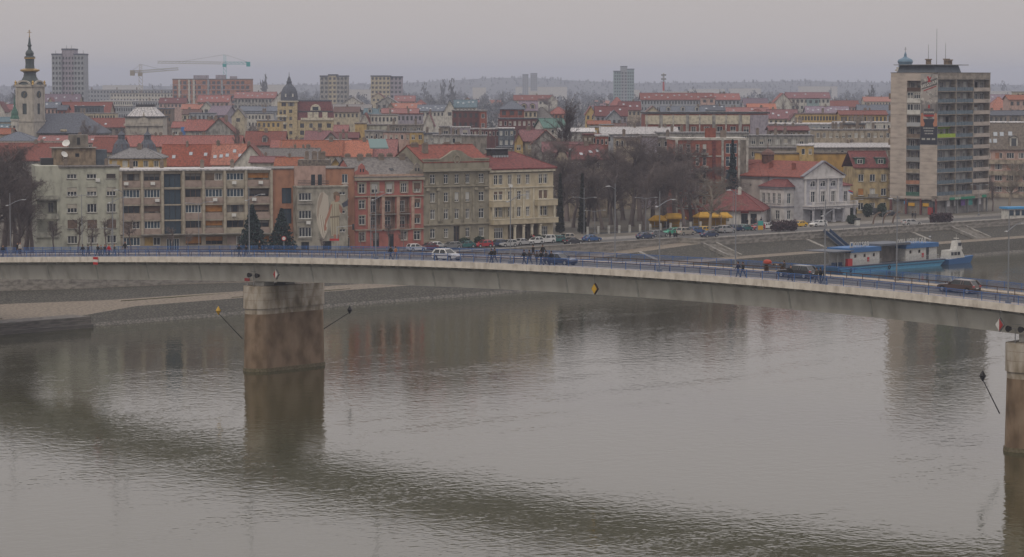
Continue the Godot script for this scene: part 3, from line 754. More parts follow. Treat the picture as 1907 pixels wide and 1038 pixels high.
func pale_flats() -> void:
	mat("flats_green", Color(0.47, 0.475, 0.40), 0.9, "grime", Vector3(0.1, 0.05, 0.1))
	var t := front("corner_flats", "pale grey-green five-storey flats with corner loggias at the bridge end", -92.1, 518.7, 14)
	var I := Transform3D()
	var hs := []
	var rows := [[14.5, 15.4], [11.1, 12.8], [7.9, 9.6], [4.8, 6.5], [1.9, 3.4]]
	var cols := [[6.0, 7.9], [9.8, 11.7], [13.6, 15.4]]
	for r in rows: for c in cols: hs.append(rect(c[0], c[1], r[0], r[1]))
	var log_ := [rect(0.25, 4.0, 7.0, 10.3), rect(0.25, 4.0, 3.4, 6.7)]
	var b := MB.new()
	holes_wall(b, 16.2, 16.7, hs + log_, I)
	var x0 := Transform3D(Basis(Vector3.UP, -PI / 2), Vector3(0, 0, -11))
	holes_wall(b, 11, 16.7, [], x0)
	holes_wall(b, 11, 16.7, [], Transform3D(Basis(Vector3.UP, PI / 2), Vector3(16.2, 0, 0)))
	holes_wall(b, 16.2, 16.7, [], Transform3D(Basis(Vector3.UP, PI), Vector3(16.2, 0, -11)))
	b.box(Vector3(0.01, 16.0, -10.9), Vector3(4.4, 17.0, -0.01))
	obj(b, "wall", MT.flats_green, t)
	var i := 0
	for q: Rect2 in hs:
		var w := win(t, I, q, 3, 1, "frame", "pane" if i % 4 else "pane2"); sill(t, I, q, "concrete")
		if i in [3, 4, 5, 6]: shut(w, q, 0.5, "shutter")
		if i in [9, 10, 11]: shut(w, q, 0.98, "shutter_brown")
		if i == 2: shut(w, q, 0.95, "shutter_dark")
		i += 1
	ac_unit(t, I, 11.9, 14.2)
	for q: Rect2 in log_:
		part_box(t, "loggia_back", "flats_green", Vector3(q.position.x, q.position.y, -1.6), Vector3(q.end.x, q.end.y, -1.5))
		part_box(t, "loggia_side", "flats_green", Vector3(q.position.x - 0.1, q.position.y, -1.6), Vector3(q.position.x, q.end.y, -0.25))
		part_box(t, "balcony", "greygreen", Vector3(-0.15, q.position.y - 0.25, -0.1), Vector3(4.3, q.position.y + 0.75, 0.35))
		win(t, I, rect(2.4, 3.5, q.position.y + 0.9, q.end.y - 0.4), 2, 1, "shutter", "pane2", 1.4)
	part_box(t, "balcony", "greygreen", Vector3(-0.15, 10.55, -0.1), Vector3(4.3, 11.3, 0.45))
	var rf := part_box(t, "roof", "r_grey", Vector3(4.42, 16.702, -11.2), Vector3(16.35, 16.95, 0.3))
	for c in [[6.0, -3], [9.5, -6], [14, -4]]: chimney(rf, Vector3(c[0], 17.4, c[1]), 0.5)
	# rooftop hut, tank and dish
	var pt := thing("rooftop_penthouse", "weathered brown rooftop hut with a raised tank room on the corner flats", "rooftop hut", t.transform * Vector3(3.9, 16.96, -5.5), deg_to_rad(14))
	b = MB.new(); holes_wall(b, 8.2, 3.3, [rect(4.2, 5.0, 1.6, 2.3)], I); b.box(Vector3(0.02, 0, -5), Vector3(8.18, 3.3, -0.25)); b.quad(Vector3(0, 0, -5), Vector3(0, 0, 0), Vector3(0, 3.3, 0), Vector3(0, 3.3, -5)); b.quad(Vector3(8.2, 0, 0), Vector3(8.2, 0, -5), Vector3(8.2, 3.3, -5), Vector3(8.2, 3.3, 0)); obj(b, "wall", MT.hut_brown, pt)
	win(pt, I, rect(4.2, 5.0, 1.6, 2.3), 1, 1, "dark")
	part_box(pt, "tank_room", "taupe", Vector3(3.2, 3.45, -4), Vector3(6.8, 5.9, -0.6)); part_box(pt, "hatch", "dark", Vector3(4.6, 4.0, -0.58), Vector3(5.2, 5.4, -0.5))
	part_box(pt, "roof_slab", "concrete", Vector3(-0.5, 3.31, -5.3), Vector3(8.5, 3.44, 0.4)); part_box(pt, "side_cabin", "slate_wall", Vector3(8.22, 0, -4), Vector3(10.4, 3.0, -0.3))
	part_box(pt, "stair_cover", "dark", Vector3(-2.4, 0, -3), Vector3(-0.05, 1.4, -0.5))
	dish(pt, Vector3(2.0, 1.4, 0.3), 0.7, 0.5); dish(pt, Vector3(2.6, 3.45, -1), 0.8, -0.4)

func beige_block() -> void:
	mat("beige_panel", Color(0.36, 0.315, 0.25), 0.9, "grime", Vector3(0.1, 0.05, 0.1)); mat("beige_rib", Color(0.43, 0.385, 0.31), 0.9); mat("pinkish", Color(0.37, 0.29, 0.25), 0.9)
	var t := front("balconied_block", "long beige five-storey block with vertical ribs and glazed staircase", -76.4, 522.6, 14)
	var I := Transform3D(); var W := 29.6; var H := 15.9
	var bays := [0.0, 4.15, 8.1, 12.2, 16.15, 20.35, 24.55, 29.6]
	var rows := [[13.95, 15.35], [10.65, 12.25], [7.6, 9.2], [4.6, 6.1], [1.3, 2.9]]
	var b := MB.new(); var hs := []
	for k in 7:
		for r in rows:
			if k == 2: continue
			hs.append(rect(bays[k] + 0.55, bays[k + 1] - 0.3, r[0], r[1]))
	hs.append(rect(bays[2] + 0.5, bays[3] - 0.3, 3.2, 15.3)); hs.append(rect(bays[2] + 0.9, bays[3] - 0.7, 0.1, 2.6))
	holes_wall(b, W, H, hs, I, 0.7)
	holes_wall(b, 12, H, [], Transform3D(Basis(Vector3.UP, -PI / 2), Vector3(0, 0, -12))); holes_wall(b, 12, H, [], Transform3D(Basis(Vector3.UP, PI / 2), Vector3(W, 0, 0))); holes_wall(b, W, H, [], Transform3D(Basis(Vector3.UP, PI), Vector3(W, 0, -12)))
	obj(b, "wall", MT.beige_panel, t)
	for x in bays: part_box(t, "rib", "beige_rib", Vector3(x - 0.1, 3.5, -0.05), Vector3(x + 0.38, H, 0.42))
	for r in rows:
		if r[0] > 3: part_box(t, "floor_band", "beige_rib", Vector3(0, r[0] - 1.55, -0.02), Vector3(W, r[0] - 1.3, 0.12))
	for k in 7:
		if k == 2: continue
		for r in rows:
			if r[0] > 3: part_box(t, "parapet", "pinkish" if (k + int(r[0])) % 3 else "beige_rib", Vector3(bays[k] + 0.4, r[0] - 1.28, 0.0), Vector3(bays[k + 1] - 0.12, r[0] - 0.02, 0.16))
	part_box(t, "canopy", "concrete", Vector3(4.0, 3.35, -0.2), Vector3(W, 3.52, 1.3))
	var rf := part_box(t, "roof", "r_white", Vector3(-0.1, H + 0.002, -12.1), Vector3(W + 0.1, H + 0.3, 0.5))
	for x in [3.0, 9.0, 17.0, 23.0]: chimney(rf, Vector3(x, H + 1.0, -7), 0.6)
	var rng := RandomNumberGenerator.new(); rng.seed = 11
	for i in hs.size():
		var q: Rect2 = hs[i]
		if q.size.y > 5:
			for j in 4:
				win(t, I, Rect2(q.position.x, q.position.y + j * 3.05, q.size.x, 2.9), 3, 1, "dark", "pane_blue", 0.4)
				part_box(t, "landing", "beige_rib", Vector3(q.position.x, q.position.y + j * 3.05 - 0.15, -0.6), Vector3(q.end.x, q.position.y + j * 3.05, -0.3))
			continue
		var o: Node
		var pick := rng.randf()
		if pick < 0.35: # a white glazed-in loggia
			o = win(t, I, q, 5, 1, "frame", "pane_blue", 0.2)
		elif pick < 0.55:
			o = win(t, I, Rect2(q.position.x + q.size.x * 0.55, q.position.y, q.size.x * 0.45, q.size.y), 2, 1, "frame", "pane", 0.25)
			part_box(o, "infill_panel", ["pinkish", "ochre", "salmon", "brown_wall"][i % 4], Vector3(-q.size.x * 0.775, -q.size.y / 2, -0.1), Vector3(-q.size.x * 0.226, q.size.y / 2, 0.0))
		else:
			o = win(t, I, q, 3, 1, "shutter_brown", "pane", 0.5)
			if rng.randf() < 0.4: shut(o, Rect2(q.position, q.size), rng.randf_range(0.4, 0.95), ["shutter_dark", "shutter", "shutter_brown", "awning"][rng.randi() % 4])
		if rng.randf() < 0.3 and q.position.y > 3: ac_unit(t, Transform3D(Basis(), Vector3(0, 0, 0.18)), q.position.x + rng.randf_range(0.6, 2.6), q.position.y - 0.5)

func mural_house() -> void:
	mat("salmon_wall", Color(0.40, 0.2, 0.125), 0.9, "grime", Vector3(0.08, 0.04, 0.08)); mat("mural_wall", Color(0.35, 0.33, 0.28), 0.9, "blotch", Vector3(0.12, 0.06, 0.12))
	var t := front("mural_house", "salmon corner house with a tall mural of a winged child on its projecting front", -47.7, 529.8, 20)
	var I := Transform3D(); var b := MB.new()
	# salmon body at the back, 17.3 long; the projecting block in front of it
	var hs := [rect(2.3, 4.3, 9.2, 12.3), rect(2.3, 4.3, 5.2, 8.2)]
	for r in [[13.1, 14.9], [10.0, 11.6], [6.4, 8.0], [2.7, 4.3]]: hs.append(rect(14.7, 15.9, r[0], r[1]))
	hs.append(rect(14.3, 16.2, 0.1, 2.2))
	holes_wall(b, 17.3, 16.0, hs, I); holes_wall(b, 12, 16.0, [], Transform3D(Basis(Vector3.UP, -PI / 2), Vector3(0, 0, -12))); holes_wall(b, 12, 16.0, [], Transform3D(Basis(Vector3.UP, PI / 2), Vector3(17.3, 0, 0))); holes_wall(b, 17.3, 16.0, [], Transform3D(Basis(Vector3.UP, PI), Vector3(17.3, 0, -12)))
	obj(b, "wall", MT.salmon_wall, t)
	for q: Rect2 in hs:
		if q.position.x < 5: win(t, I, q, 2, 2, "dark", "pane_blue", 0.3)
		else: sill(t, I, q, "white"); win(t, I, q, 2, 1, "frame", "pane_blue" if q.position.y > 9 else "pane")
	ac_unit(t, I, 15.3, 12.5)
	part_box(t, "roof", "r_grey", Vector3(-0.1, 16.002, -12.2), Vector3(17.4, 16.2, 0.15))
	var F := Transform3D(Basis(), Vector3(4.6, 0, 3.0))
	var p := MB.new(); var ph := []
	for r in [[9.9, 11.4], [6.3, 7.9], [2.7, 4.6]]: ph.append(rect(0.35, 2.9, r[0], r[1]))
	for y in [10.9, 7.2, 3.5]: ph.append(rect(8.0, 9.9, y, y + 0.6))
	ph.append(rect(0.8, 2.4, 0.1, 1.7)); ph.append(rect(5.2, 7.0, 0.1, 1.8))
	holes_wall(p, 10.4, 12.4, ph, F); holes_wall(p, 3.0, 12.4, [], Transform3D(Basis(Vector3.UP, -PI / 2), Vector3(4.6, 0, 0))); holes_wall(p, 3.0, 12.4, [], Transform3D(Basis(Vector3.UP, PI / 2), Vector3(15.0, 0, 3.0)))
	p.box(Vector3(4.5, 12.402, -0.01), Vector3(15.1, 12.7, 3.2))
	obj(p, "projecting_front", MT.mural_wall, t)
	for q: Rect2 in ph:
		if q.size.x > 2.2: sill(t, F, q, "white"); win(t, F, q, 4, 1, "frame", "pane")
		elif q.size.y < 1: win(t, F, q, 3, 1, "frame", "pane")
		else: win(t, F, q, 2, 1, "dark", "pane")
	for y in [5.7, 9.2, 2.2]: part_box(t, "ledge", "concrete", Vector3(4.7, y, 3.0), Vector3(7.6, y + 0.14, 3.18))
	ac_unit(t, F, 2.2, 5.5)
	var rl := MB.new(); balustrade(rl, 4.8, 11.2, 12.72, 2.9, 1.1); rl.bar(Vector3(4.8, 13.2, 2.9), Vector3(11.2, 13.2, 2.9), 0.04, 0.1); rl.bar(Vector3(4.8, 13.5, 2.9), Vector3(11.2, 13.5, 2.9), 0.04, 0.1)
	obj(rl, "terrace_railing", MT.dark, t)
	part_box(t, "penthouse_front", "pink", Vector3(4.8, 12.71, 0.01), Vector3(11.2, 16.6, 0.4))
	for x in [8.2, 9.6]: part_box(t, "terrace_door", "pane", Vector3(x, 12.8, 0.4), Vector3(x + 0.8, 14.9, 0.46))
	# the painting itself: flat paint on the wall
	var q := QuadMesh.new(); q.size = Vector2(6.9, 10.3)
	var m := StandardMaterial3D.new(); m.resource_name = "mural_paint"; m.roughness = 0.9; m.albedo_texture = mural_picture()
	m.transparency = BaseMaterial3D.TRANSPARENCY_ALPHA_SCISSOR; m.alpha_scissor_threshold = 0.5
	var o := inst(q, "mural", m, t, Transform3D(Basis(), Vector3(11.55, 7.0, 3.012)))
	o.set_meta("label", "painted mural of a fair child with big pale wings in a belted dress")

func fill_poly(im: Image, pts: Array, col: Color) -> void:
	var lo := 1e9; var hi := -1e9
	for p in pts: lo = minf(lo, p[1]); hi = maxf(hi, p[1])
	var W := im.get_width(); var H := im.get_height()
	for y in range(maxi(0, int(lo)), mini(H - 1, int(hi)) + 1):
		var xs := []
		for i in pts.size():
			var a: Array = pts[i]; var b: Array = pts[(i + 1) % pts.size()]
			if (a[1] <= y + 0.5) != (b[1] <= y + 0.5): xs.append(a[0] + (y + 0.5 - a[1]) * (b[0] - a[0]) / (b[1] - a[1]))
		xs.sort()
		for i in range(0, xs.size() - 1, 2):
			var x0 := clampi(int(xs[i]), 0, W); var x1 := clampi(int(xs[i + 1] + 0.5), 0, W)
			if x1 > x0: im.fill_rect(Rect2i(x0, y, x1 - x0, 1), col)

func ell(cx: float, cy: float, rx: float, ry: float, tilt := 0.0) -> Array:
	var o := []
	for i in 28:
		var v := Vector2(rx * cos(TAU * i / 28), ry * sin(TAU * i / 28)).rotated(tilt)
		o.append([cx + v.x, cy + v.y])
	return o

func mural_picture() -> ImageTexture:
	var W := 345; var H := 515
	var im := Image.create(W, H, false, Image.FORMAT_RGBA8)
	im.fill(Color(0.5, 0.48, 0.43, 0))
	var wing := Color(0.70, 0.67, 0.62); var wing2 := Color(0.60, 0.55, 0.50); var skin := Color(0.62, 0.45, 0.38); var dress := Color(0.66, 0.63, 0.55); var fold := Color(0.52, 0.49, 0.42)
	fill_poly(im, [[60, 40], [95, 30], [140, 70], [150, 160], [140, 300], [130, 430], [95, 500], [60, 440], [25, 330], [20, 200], [35, 100]], wing)
	fill_poly(im, [[80, 30], [95, 45], [80, 110], [50, 200], [40, 300], [28, 260], [35, 140], [55, 70]], wing2)
	for i in 7: fill_poly(im, [[45 + i * 12, 250 + i * 8], [52 + i * 12, 250 + i * 8], [85 + i * 8, 470 - i * 12], [78 + i * 8, 480 - i * 12]], wing2 if i % 2 else Color(0.76, 0.74, 0.69))
	fill_poly(im, [[280, 150], [335, 120], [345, 100], [345, 170], [300, 190]], Color(0.27, 0.28, 0.32))
	fill_poly(im, [[175, 130], [225, 118], [262, 140], [270, 240], [255, 280], [262, 460], [175, 470], [160, 300], [165, 200]], dress)
	for x in [182, 205, 230, 248]: fill_poly(im, [[x, 150], [x + 6, 150], [x + 10, 455], [x + 2, 460]], fold)
	fill_poly(im, [[160, 275], [258, 268], [258, 284], [160, 292]], Color(0.45, 0.41, 0.35))
	fill_poly(im, [[170, 150], [185, 160], [160, 260], [128, 330], [112, 390], [98, 385], [110, 320], [140, 240]], skin)
	fill_poly(im, [[258, 150], [290, 200], [285, 250], [262, 235], [255, 190]], skin.darkened(0.1))
	fill_poly(im, ell(112, 395, 13, 22, 0.3), skin)
	fill_poly(im, [[196, 455], [222, 455], [225, 515], [200, 515]], skin); fill_poly(im, [[228, 455], [252, 455], [250, 515], [232, 515]], skin.darkened(0.12))
	fill_poly(im, [[205, 70], [240, 80], [245, 130], [210, 135]], skin)
	fill_poly(im, ell(232, 78, 34, 44, 0.15), Color(0.43, 0.36, 0.30)); fill_poly(im, [[225, 66], [258, 75], [262, 112], [240, 132], [218, 118]], skin)
	fill_poly(im, ell(222, 48, 26, 18, -0.2), Color(0.47, 0.40, 0.33))
	return ImageTexture.create_from_image(im)

func pink_house() -> void:
	mat("rose", Color(0.40, 0.145, 0.12), 0.9, "grime", Vector3(0.1, 0.05, 0.1)); mat("rose_trim", Color(0.47, 0.33, 0.26), 0.9, "grime"); mat("stucco_trim", Color(0.38, 0.34, 0.27), 0.9, "grime")
	var t := front("pink_tenement", "rose pink four-storey tenement with pale pilasters and recessed balconies", -31.4, 535.7, 25)
	var I := Transform3D(); var W := 14.9; var H := 14.0; var hs := []
	var xs := [[0.9, 2.2], [3.6, 5.0], [6.8, 8.2], [10.0, 11.3], [12.8, 14.2]]
	var rows := [[11.0, 12.9], [7.9, 9.6], [4.7, 6.5], [1.4, 3.2]]
	var b := MB.new(); var lg := []
	for j in 4: for i in 5:
		if j in [1, 2] and i in [1, 2, 3]: lg.append(rect(xs[i][0] - 0.55, xs[i][1] + 0.6, rows[j][0] - 1.1, rows[j][1] + 0.55)); continue
		if j == 3 and i in [1, 2]: continue
		hs.append(rect(xs[i][0], xs[i][1], rows[j][0], rows[j][1]))
	hs.append(rect(3.9, 5.2, 0.1, 3.0)); hs.append(rect(7.2, 8.4, 0.1, 2.7))
	holes_wall(b, W, H, hs, I); 
	b = MB.new(); holes_wall(b, W, H, hs + lg, I, 0.24)
	holes_wall(b, 12, H, [], Transform3D(Basis(Vector3.UP, -PI / 2), Vector3(0, 0, -12))); holes_wall(b, 12, H, [], Transform3D(Basis(Vector3.UP, PI / 2), Vector3(W, 0, 0))); holes_wall(b, W, H, [], Transform3D(Basis(Vector3.UP, PI), Vector3(W, 0, -12)))
	b.tri(Vector3(0, H, -12), Vector3(0, H, 0), Vector3(0, 17.6, -6)); b.tri(Vector3(W, H, 0), Vector3(W, H, -12), Vector3(W, 17.6, -6))
	obj(b, "wall", MT.rose, t)
	var k := 0
	for q: Rect2 in hs:
		if q.position.y < 1: win(t, I, q, 2, 2, "dark", "pane"); continue
		var o := win(t, I, q, 3 if k == 3 else 2, 2); sill(t, I, q, "stucco_trim"); surround(t, q, "stucco_trim", 0.3 if q.position.y > 10 else 0.15)
		if k in [1, 2, 4, 6, 8]: shut(o, q, 0.62 if k < 5 else 0.4, "curtain" if k < 4 else "shutter_brown")
		k += 1
	for q: Rect2 in lg:
		part_box(t, "loggia_back", "rose_trim", Vector3(q.position.x - 0.02, q.position.y - 0.05, -1.5), Vector3(q.end.x + 0.02, q.end.y + 0.05, -1.35))
		part_box(t, "loggia_side", "rose_trim", Vector3(q.end.x, q.position.y, -1.4), Vector3(q.end.x + 0.1, q.end.y, -0.25)); part_box(t, "loggia_side", "rose_trim", Vector3(q.position.x - 0.1, q.position.y, -1.4), Vector3(q.position.x, q.end.y, -0.25))
		part_box(t, "loggia_floor", "concrete", Vector3(q.position.x, q.position.y - 0.16, -1.35), Vector3(q.end.x, q.position.y - 0.002, 0.45))
		win(t, I, Rect2(q.get_center().x - 0.65, q.position.y + 0.25, 1.3, 2.3), 2, 2, "frame", "pane", 1.25)
		var r := MB.new(); balustrade(r, q.position.x, q.end.x, q.position.y, 0.4, 0.95); obj(r, "balcony_railing", MT.rust if q.position.y > 6 else MT.rose, t)
	for x in [2.75, 5.75, 9.0, 12.2]: part_box(t, "pilaster", "rose_trim", Vector3(x, 3.7, -0.02), Vector3(x + 0.65, 10.2, 0.22))
	for y in [3.55, 10.25]: part_box(t, "string_course", "stucco_trim", Vector3(-0.05, y, -0.02), Vector3(W + 0.05, y + 0.22, 0.3))
	part_box(t, "cornice", "stucco_trim", Vector3(-0.1, 13.55, -0.02), Vector3(W + 0.1, 14.0, 0.55)); part_box(t, "parapet", "rose_trim", Vector3(0, 14.003, -0.4), Vector3(W, 14.75, 0.1))
	for c in [[1.5, "rose"], [13.5, "taupe"]]:
		var g := MB.new(); g.prism(PackedVector2Array([Vector2(-1.5, 0), Vector2(1.5, 0), Vector2(1.45, 0.5), Vector2(0.75, 1.0), Vector2(0.6, 1.7), Vector2(0, 2.2), Vector2(-0.6, 1.7), Vector2(-0.75, 1.0), Vector2(-1.45, 0.5)]), -0.3, 0.12)
		var o := obj(g, "gablet", MT[c[1]], t, Transform3D(Basis(), Vector3(c[0], 14.76, 0)))
		for s in [-0.3, 0.3]: part_box(o, "slit_window", "pane", Vector3(s - 0.13, 0.5, 0.12), Vector3(s + 0.13, 1.15, 0.15))
	var rf := roof(t, "g", W, 12, 14.2, 17.7, "r_grey", 0.2)
	for i in 6: chimney(rf, Vector3(1.0 + i * 2.3, 17.7, -6.4 + (i % 2)), 0.7, 1.1)
	skylight(rf, on_slope(8.8, 0.35, 12, 14.2, 17.7), 0.8, 0.7, "dark")

func grey_palace() -> void:
	mat("stone_grey", Color(0.29, 0.265, 0.205), 0.92, "grime", Vector3(0.1, 0.05, 0.1)); mat("stone_trim", Color(0.335, 0.305, 0.235), 0.92, "grime")
	var t := front("grey_palace", "grey-brown town palace with red gabled roof and arched attic pediment", -17.9, 542.0, 33)
	var I := Transform3D(); var W := 15.7; var H := 15.6; var hs := []
	var xs := [[1.55, 2.8], [4.85, 5.9], [7.4, 8.4], [10.0, 11.0], [13.2, 14.5]]
	var rows := [[12.6, 14.5], [8.9, 10.8], [5.4, 7.4], [1.6, 3.5]]
	for j in 4: for i in 5:
		if j == 3 and i == 2: hs.append(rect(7.2, 8.6, 0.05, 3.9)); continue
		hs.append(rect(xs[i][0], xs[i][1], rows[j][0], rows[j][1]))
	var b := MB.new(); holes_wall(b, W, H, hs, I)
	var side := []
	holes_wall(b, 13, H + 1.2, side, Transform3D(Basis(Vector3.UP, -PI / 2), Vector3(0, 0, -13))); holes_wall(b, 13, H + 1.2, [], Transform3D(Basis(Vector3.UP, PI / 2), Vector3(W, 0, 0))); holes_wall(b, W, H, [], Transform3D(Basis(Vector3.UP, PI), Vector3(W, 0, -13)))
	b.tri(Vector3(0, H + 1.2, -13), Vector3(0, H + 1.2, 0), Vector3(0, 20.1, -6.5)); b.tri(Vector3(W, H + 1.2, 0), Vector3(W, H + 1.2, -13), Vector3(W, 20.1, -6.5))
	obj(b, "wall", MT.stone_grey, t)
	var k := 0
	for q: Rect2 in hs:
		if q.position.y < 1: win(t, I, q, 2, 2, "brown_wall", "dark", 0.2, "door"); k += 1; continue
		var o := win(t, I, q, 2, 2, "frame", "pane" if k % 5 else "pane2"); surround(t, q, "stone_trim", 0.2); sill(t, I, q, "stone_trim")
		if k in [7, 8]: shut(o, q, 0.8, "curtain")
		if q.position.y > 5 and q.position.y < 6: part_box(t, "window_balcony", "stone_trim", Vector3(q.position.x - 0.4, q.position.y - 1.2, 0.0), Vector3(q.end.x + 0.4, q.position.y - 0.13, 0.22))
		k += 1
	for x in [3.6, 6.4, 9.1, 11.9]: part_box(t, "pilaster", "stone_trim", Vector3(x - 0.25, 5.0, -0.02), Vector3(x + 0.25, 12.0, 0.14))
	for i in 7: part_box(t, "rustic_band", "stone_trim", Vector3(0, 0.4 + i * 0.55, -0.02), Vector3(7.1, 0.72 + i * 0.55, 0.045)) if i < 2 else null
	for y in [4.2, 11.95]: part_box(t, "string_course", "stone_trim", Vector3(-0.02, y, -0.02), Vector3(W + 0.02, y + 0.28, 0.3))
	part_box(t, "cornice", "stone_trim", Vector3(-0.15, 15.1, -0.02), Vector3(W + 0.15, 15.62, 0.75))
	var at := MB.new(); at.prism(PackedVector2Array([Vector2(0, 15.63), Vector2(W, 15.63), Vector2(W, 17.5), Vector2(12.0, 17.55), Vector2(10.6, 18.2), Vector2(8.9, 19.25), Vector2(7.9, 19.4), Vector2(6.9, 19.25), Vector2(5.2, 18.2), Vector2(3.8, 17.55), Vector2(0, 17.5)]), -0.5, 0.1)
	var ao := obj(at, "attic", MT.stone_grey, t)
	var cr := MB.new(); for i in 18:
		var a0 := PI * 1.5 + TAU * 0.84 * (i - 8.5) / 17.0 + PI
		cr.boxc(Vector3(7.9 + 0.75 * cos(a0), 17.55 + 0.8 * sin(a0), 0.16), Vector3(0.24, 0.24, 0.12))
	cr.boxc(Vector3(7.9, 18.55, 0.17), Vector3(0.5, 0.5, 0.14))
	obj(cr, "wreath_relief", MT.stucco_trim, ao)
	part_box(t, "attic_coping", "stone_trim", Vector3(-0.1, 17.503, -0.6), Vector3(3.7, 17.68, 0.25)); part_box(t, "attic_coping", "stone_trim", Vector3(12.1, 17.503, -0.6), Vector3(W + 0.1, 17.68, 0.25))
	for x in [0.7, 3.2, 12.7, 15.0]: part_box(t, "relief", "stone_trim", Vector3(x - 0.35, 12.3, 0.0), Vector3(x + 0.35, 13.3, 0.2))
	for x in [0.9, 3.4, 12.4, 14.9]: part_box(t, "bracket", "stone_trim", Vector3(x - 0.4, 11.2, 0.0), Vector3(x + 0.4, 11.75, 0.5))
	for x in [2.0, 5.3, 10.6, 13.8]: part_box(t, "relief", "stone_trim", Vector3(x - 0.3, 7.75, 0.0), Vector3(x + 0.3, 8.5, 0.12))
	var rf := roof(t, "g", W, 13, 16.9, 20.1, "r_red", 0.15)
	for c in [[1.5, -6.0, 1.6], [2.5, -3.5, 1.2], [9.8, -7, 1.4], [12.5, -7, 1.2]]: chimney(rf, Vector3(c[0], 19.9, c[1]), 0.6, c[2])

func cream_house() -> void:
	mat("creamy", Color(0.55, 0.475, 0.335), 0.9, "grime", Vector3(0.1, 0.05, 0.1)); mat("creamy_trim", Color(0.6, 0.55, 0.43), 0.9, "grime")
	var t := front("colonnaded_house", "cream four-storey house with curved balconies above a columned entrance", -4.7, 550.6, 38)
	var I := Transform3D(); var W := 16.9; var H := 15.4; var hs := []
	var xs := [[1.2, 3.5], [4.9, 5.9], [7.3, 8.3], [9.6, 10.6], [13.0, 15.3]]
	var rows := [[12.1, 14.1], [8.9, 10.7], [5.4, 7.4]]
	for r in rows: for x in xs: hs.append(rect(x[0], x[1], r[0], r[1]))
	hs.append(rect(1.3, 3.6, 1.0, 3.2)); hs.append(rect(13.6, 15.4, 0.6, 3.2))
	var porch := rect(4.9, 12.9, 0.05, 3.75)
	var b := MB.new(); holes_wall(b, W, H, hs, I); b = MB.new()
	holes_wall(b, W, H, hs + [porch], I, 0.24)
	holes_wall(b, 13, H, [], Transform3D(Basis(Vector3.UP, -PI / 2), Vector3(0, 0, -13))); holes_wall(b, 13, H, [rect(4, 5, 12.1, 14), rect(8, 9, 8.9, 10.7)], Transform3D(Basis(Vector3.UP, PI / 2), Vector3(W, 0, 0))); holes_wall(b, W, H, [], Transform3D(Basis(Vector3.UP, PI), Vector3(W, 0, -13)))
	obj(b, "wall", MT.creamy, t)
	part_box(t, "porch_back", "beige", Vector3(4.8, 0, -3.2), Vector3(13.0, 3.8, -3.0)); part_box(t, "porch_side", "beige", Vector3(4.75, 0, -3.0), Vector3(4.9, 3.8, -0.25)); part_box(t, "porch_side", "beige", Vector3(12.9, 0, -3.0), Vector3(13.05, 3.8, -0.25)); part_box(t, "porch_ceiling", "beige", Vector3(4.9, 3.76, -3.0), Vector3(12.9, 3.9, -0.25))
	for x in [5.6, 8.2, 10.8]: win(t, I, rect(x, x + 1.4, 0.3, 3.0), 2, 2, "brown_wall", "pane", 2.9, "door")
	for x in [6.0, 8.3, 10.5, 12.7]:
		var c := MB.new(); c.lathe([[0.42, 0.0], [0.42, 0.25], [0.33, 0.3], [0.3, 3.3], [0.36, 3.4], [0.42, 3.5], [0.42, 3.74]], 14)
		obj(c, "column", MT.creamy_trim, t, Transform3D(Basis(), Vector3(x, 0, 0.9)))
	var k := 0
	for q: Rect2 in hs:
		var wide := q.size.x > 1.5
		var o := win(t, I, q, 4 if wide else 2, 2, "frame", "pane" if k != 8 else "curtain")
		if q.position.y > 5: surround(t, q, "creamy_trim", 0.18)
		if k in [5, 9]: shut(o, q, 0.9 if k == 9 else 0.3, "shutter_brown")
		if wide and q.position.y > 5: part_box(o, "mullion_pier", "creamy_trim", Vector3(-0.18, -q.size.y / 2, -0.04), Vector3(0.18, q.size.y / 2, 0.12))
		k += 1
	part_box(t, "string_course", "creamy_trim", Vector3(-0.02, 11.35, -0.02), Vector3(W + 0.02, 11.6, 0.22))
	part_box(t, "cornice", "creamy_trim", Vector3(-0.2, 14.65, -0.02), Vector3(W + 0.2, 15.1, 0.5)); part_box(t, "eaves_board", "r_dark", Vector3(-0.2, 14.5, -0.02), Vector3(W + 0.2, 14.64, 0.35))
	for g in [[0.1, 5.2, 8.0], [11.9, 16.9, 8.0]]:
		part_box(t, "balcony", "creamy", Vector3(g[0], g[2] - 0.45, 0.0), Vector3(g[1] + 0.2, g[2] + 0.75, 1.3)); part_box(t, "balcony_coping", "creamy_trim", Vector3(g[0] - 0.06, g[2] + 0.752, -0.01), Vector3(g[1] + 0.26, g[2] + 0.86, 1.36))
	part_box(t, "balcony", "creamy", Vector3(0.1, 3.95, 0.0), Vector3(W + 0.3, 4.95, 1.4)); part_box(t, "balcony_coping", "creamy_trim", Vector3(0.05, 4.952, -0.01), Vector3(W + 0.36, 5.06, 1.46))
	for x in [0.3, 4.8, 12.2, 16.4]: part_box(t, "balcony_pier", "creamy_trim", Vector3(x - 0.18, 5.063, 0.9), Vector3(x + 0.18, 7.54, 1.2))
	for x in [4.2, 6.6, 8.95, 11.6]: part_box(t, "pilaster", "creamy_trim", Vector3(x - 0.22, 5.1, -0.02), Vector3(x + 0.22, 11.3, 0.14))
	ac_unit(t, I, 5.4, 11.8)
	var rf := roof(t, "h", W, 13, 15.42, 18.6, "r_maroon", 0.6)
	part_box(rf, "roof_hatch", "r_dark", Vector3(4.2, 17.6, -6.4), Vector3(8.5, 19.2, -4.6)); part_box(rf, "roof_hatch_cap", "pane2", Vector3(3.9, 19.21, -6.6), Vector3(8.8, 19.4, -4.3))
	for i in 6: part_box(rf, "roof_light", "sky_glass", Vector3(4.4 + i * 0.7, 17.3, -4.58), Vector3(4.8 + i * 0.7, 18.0, -4.2))

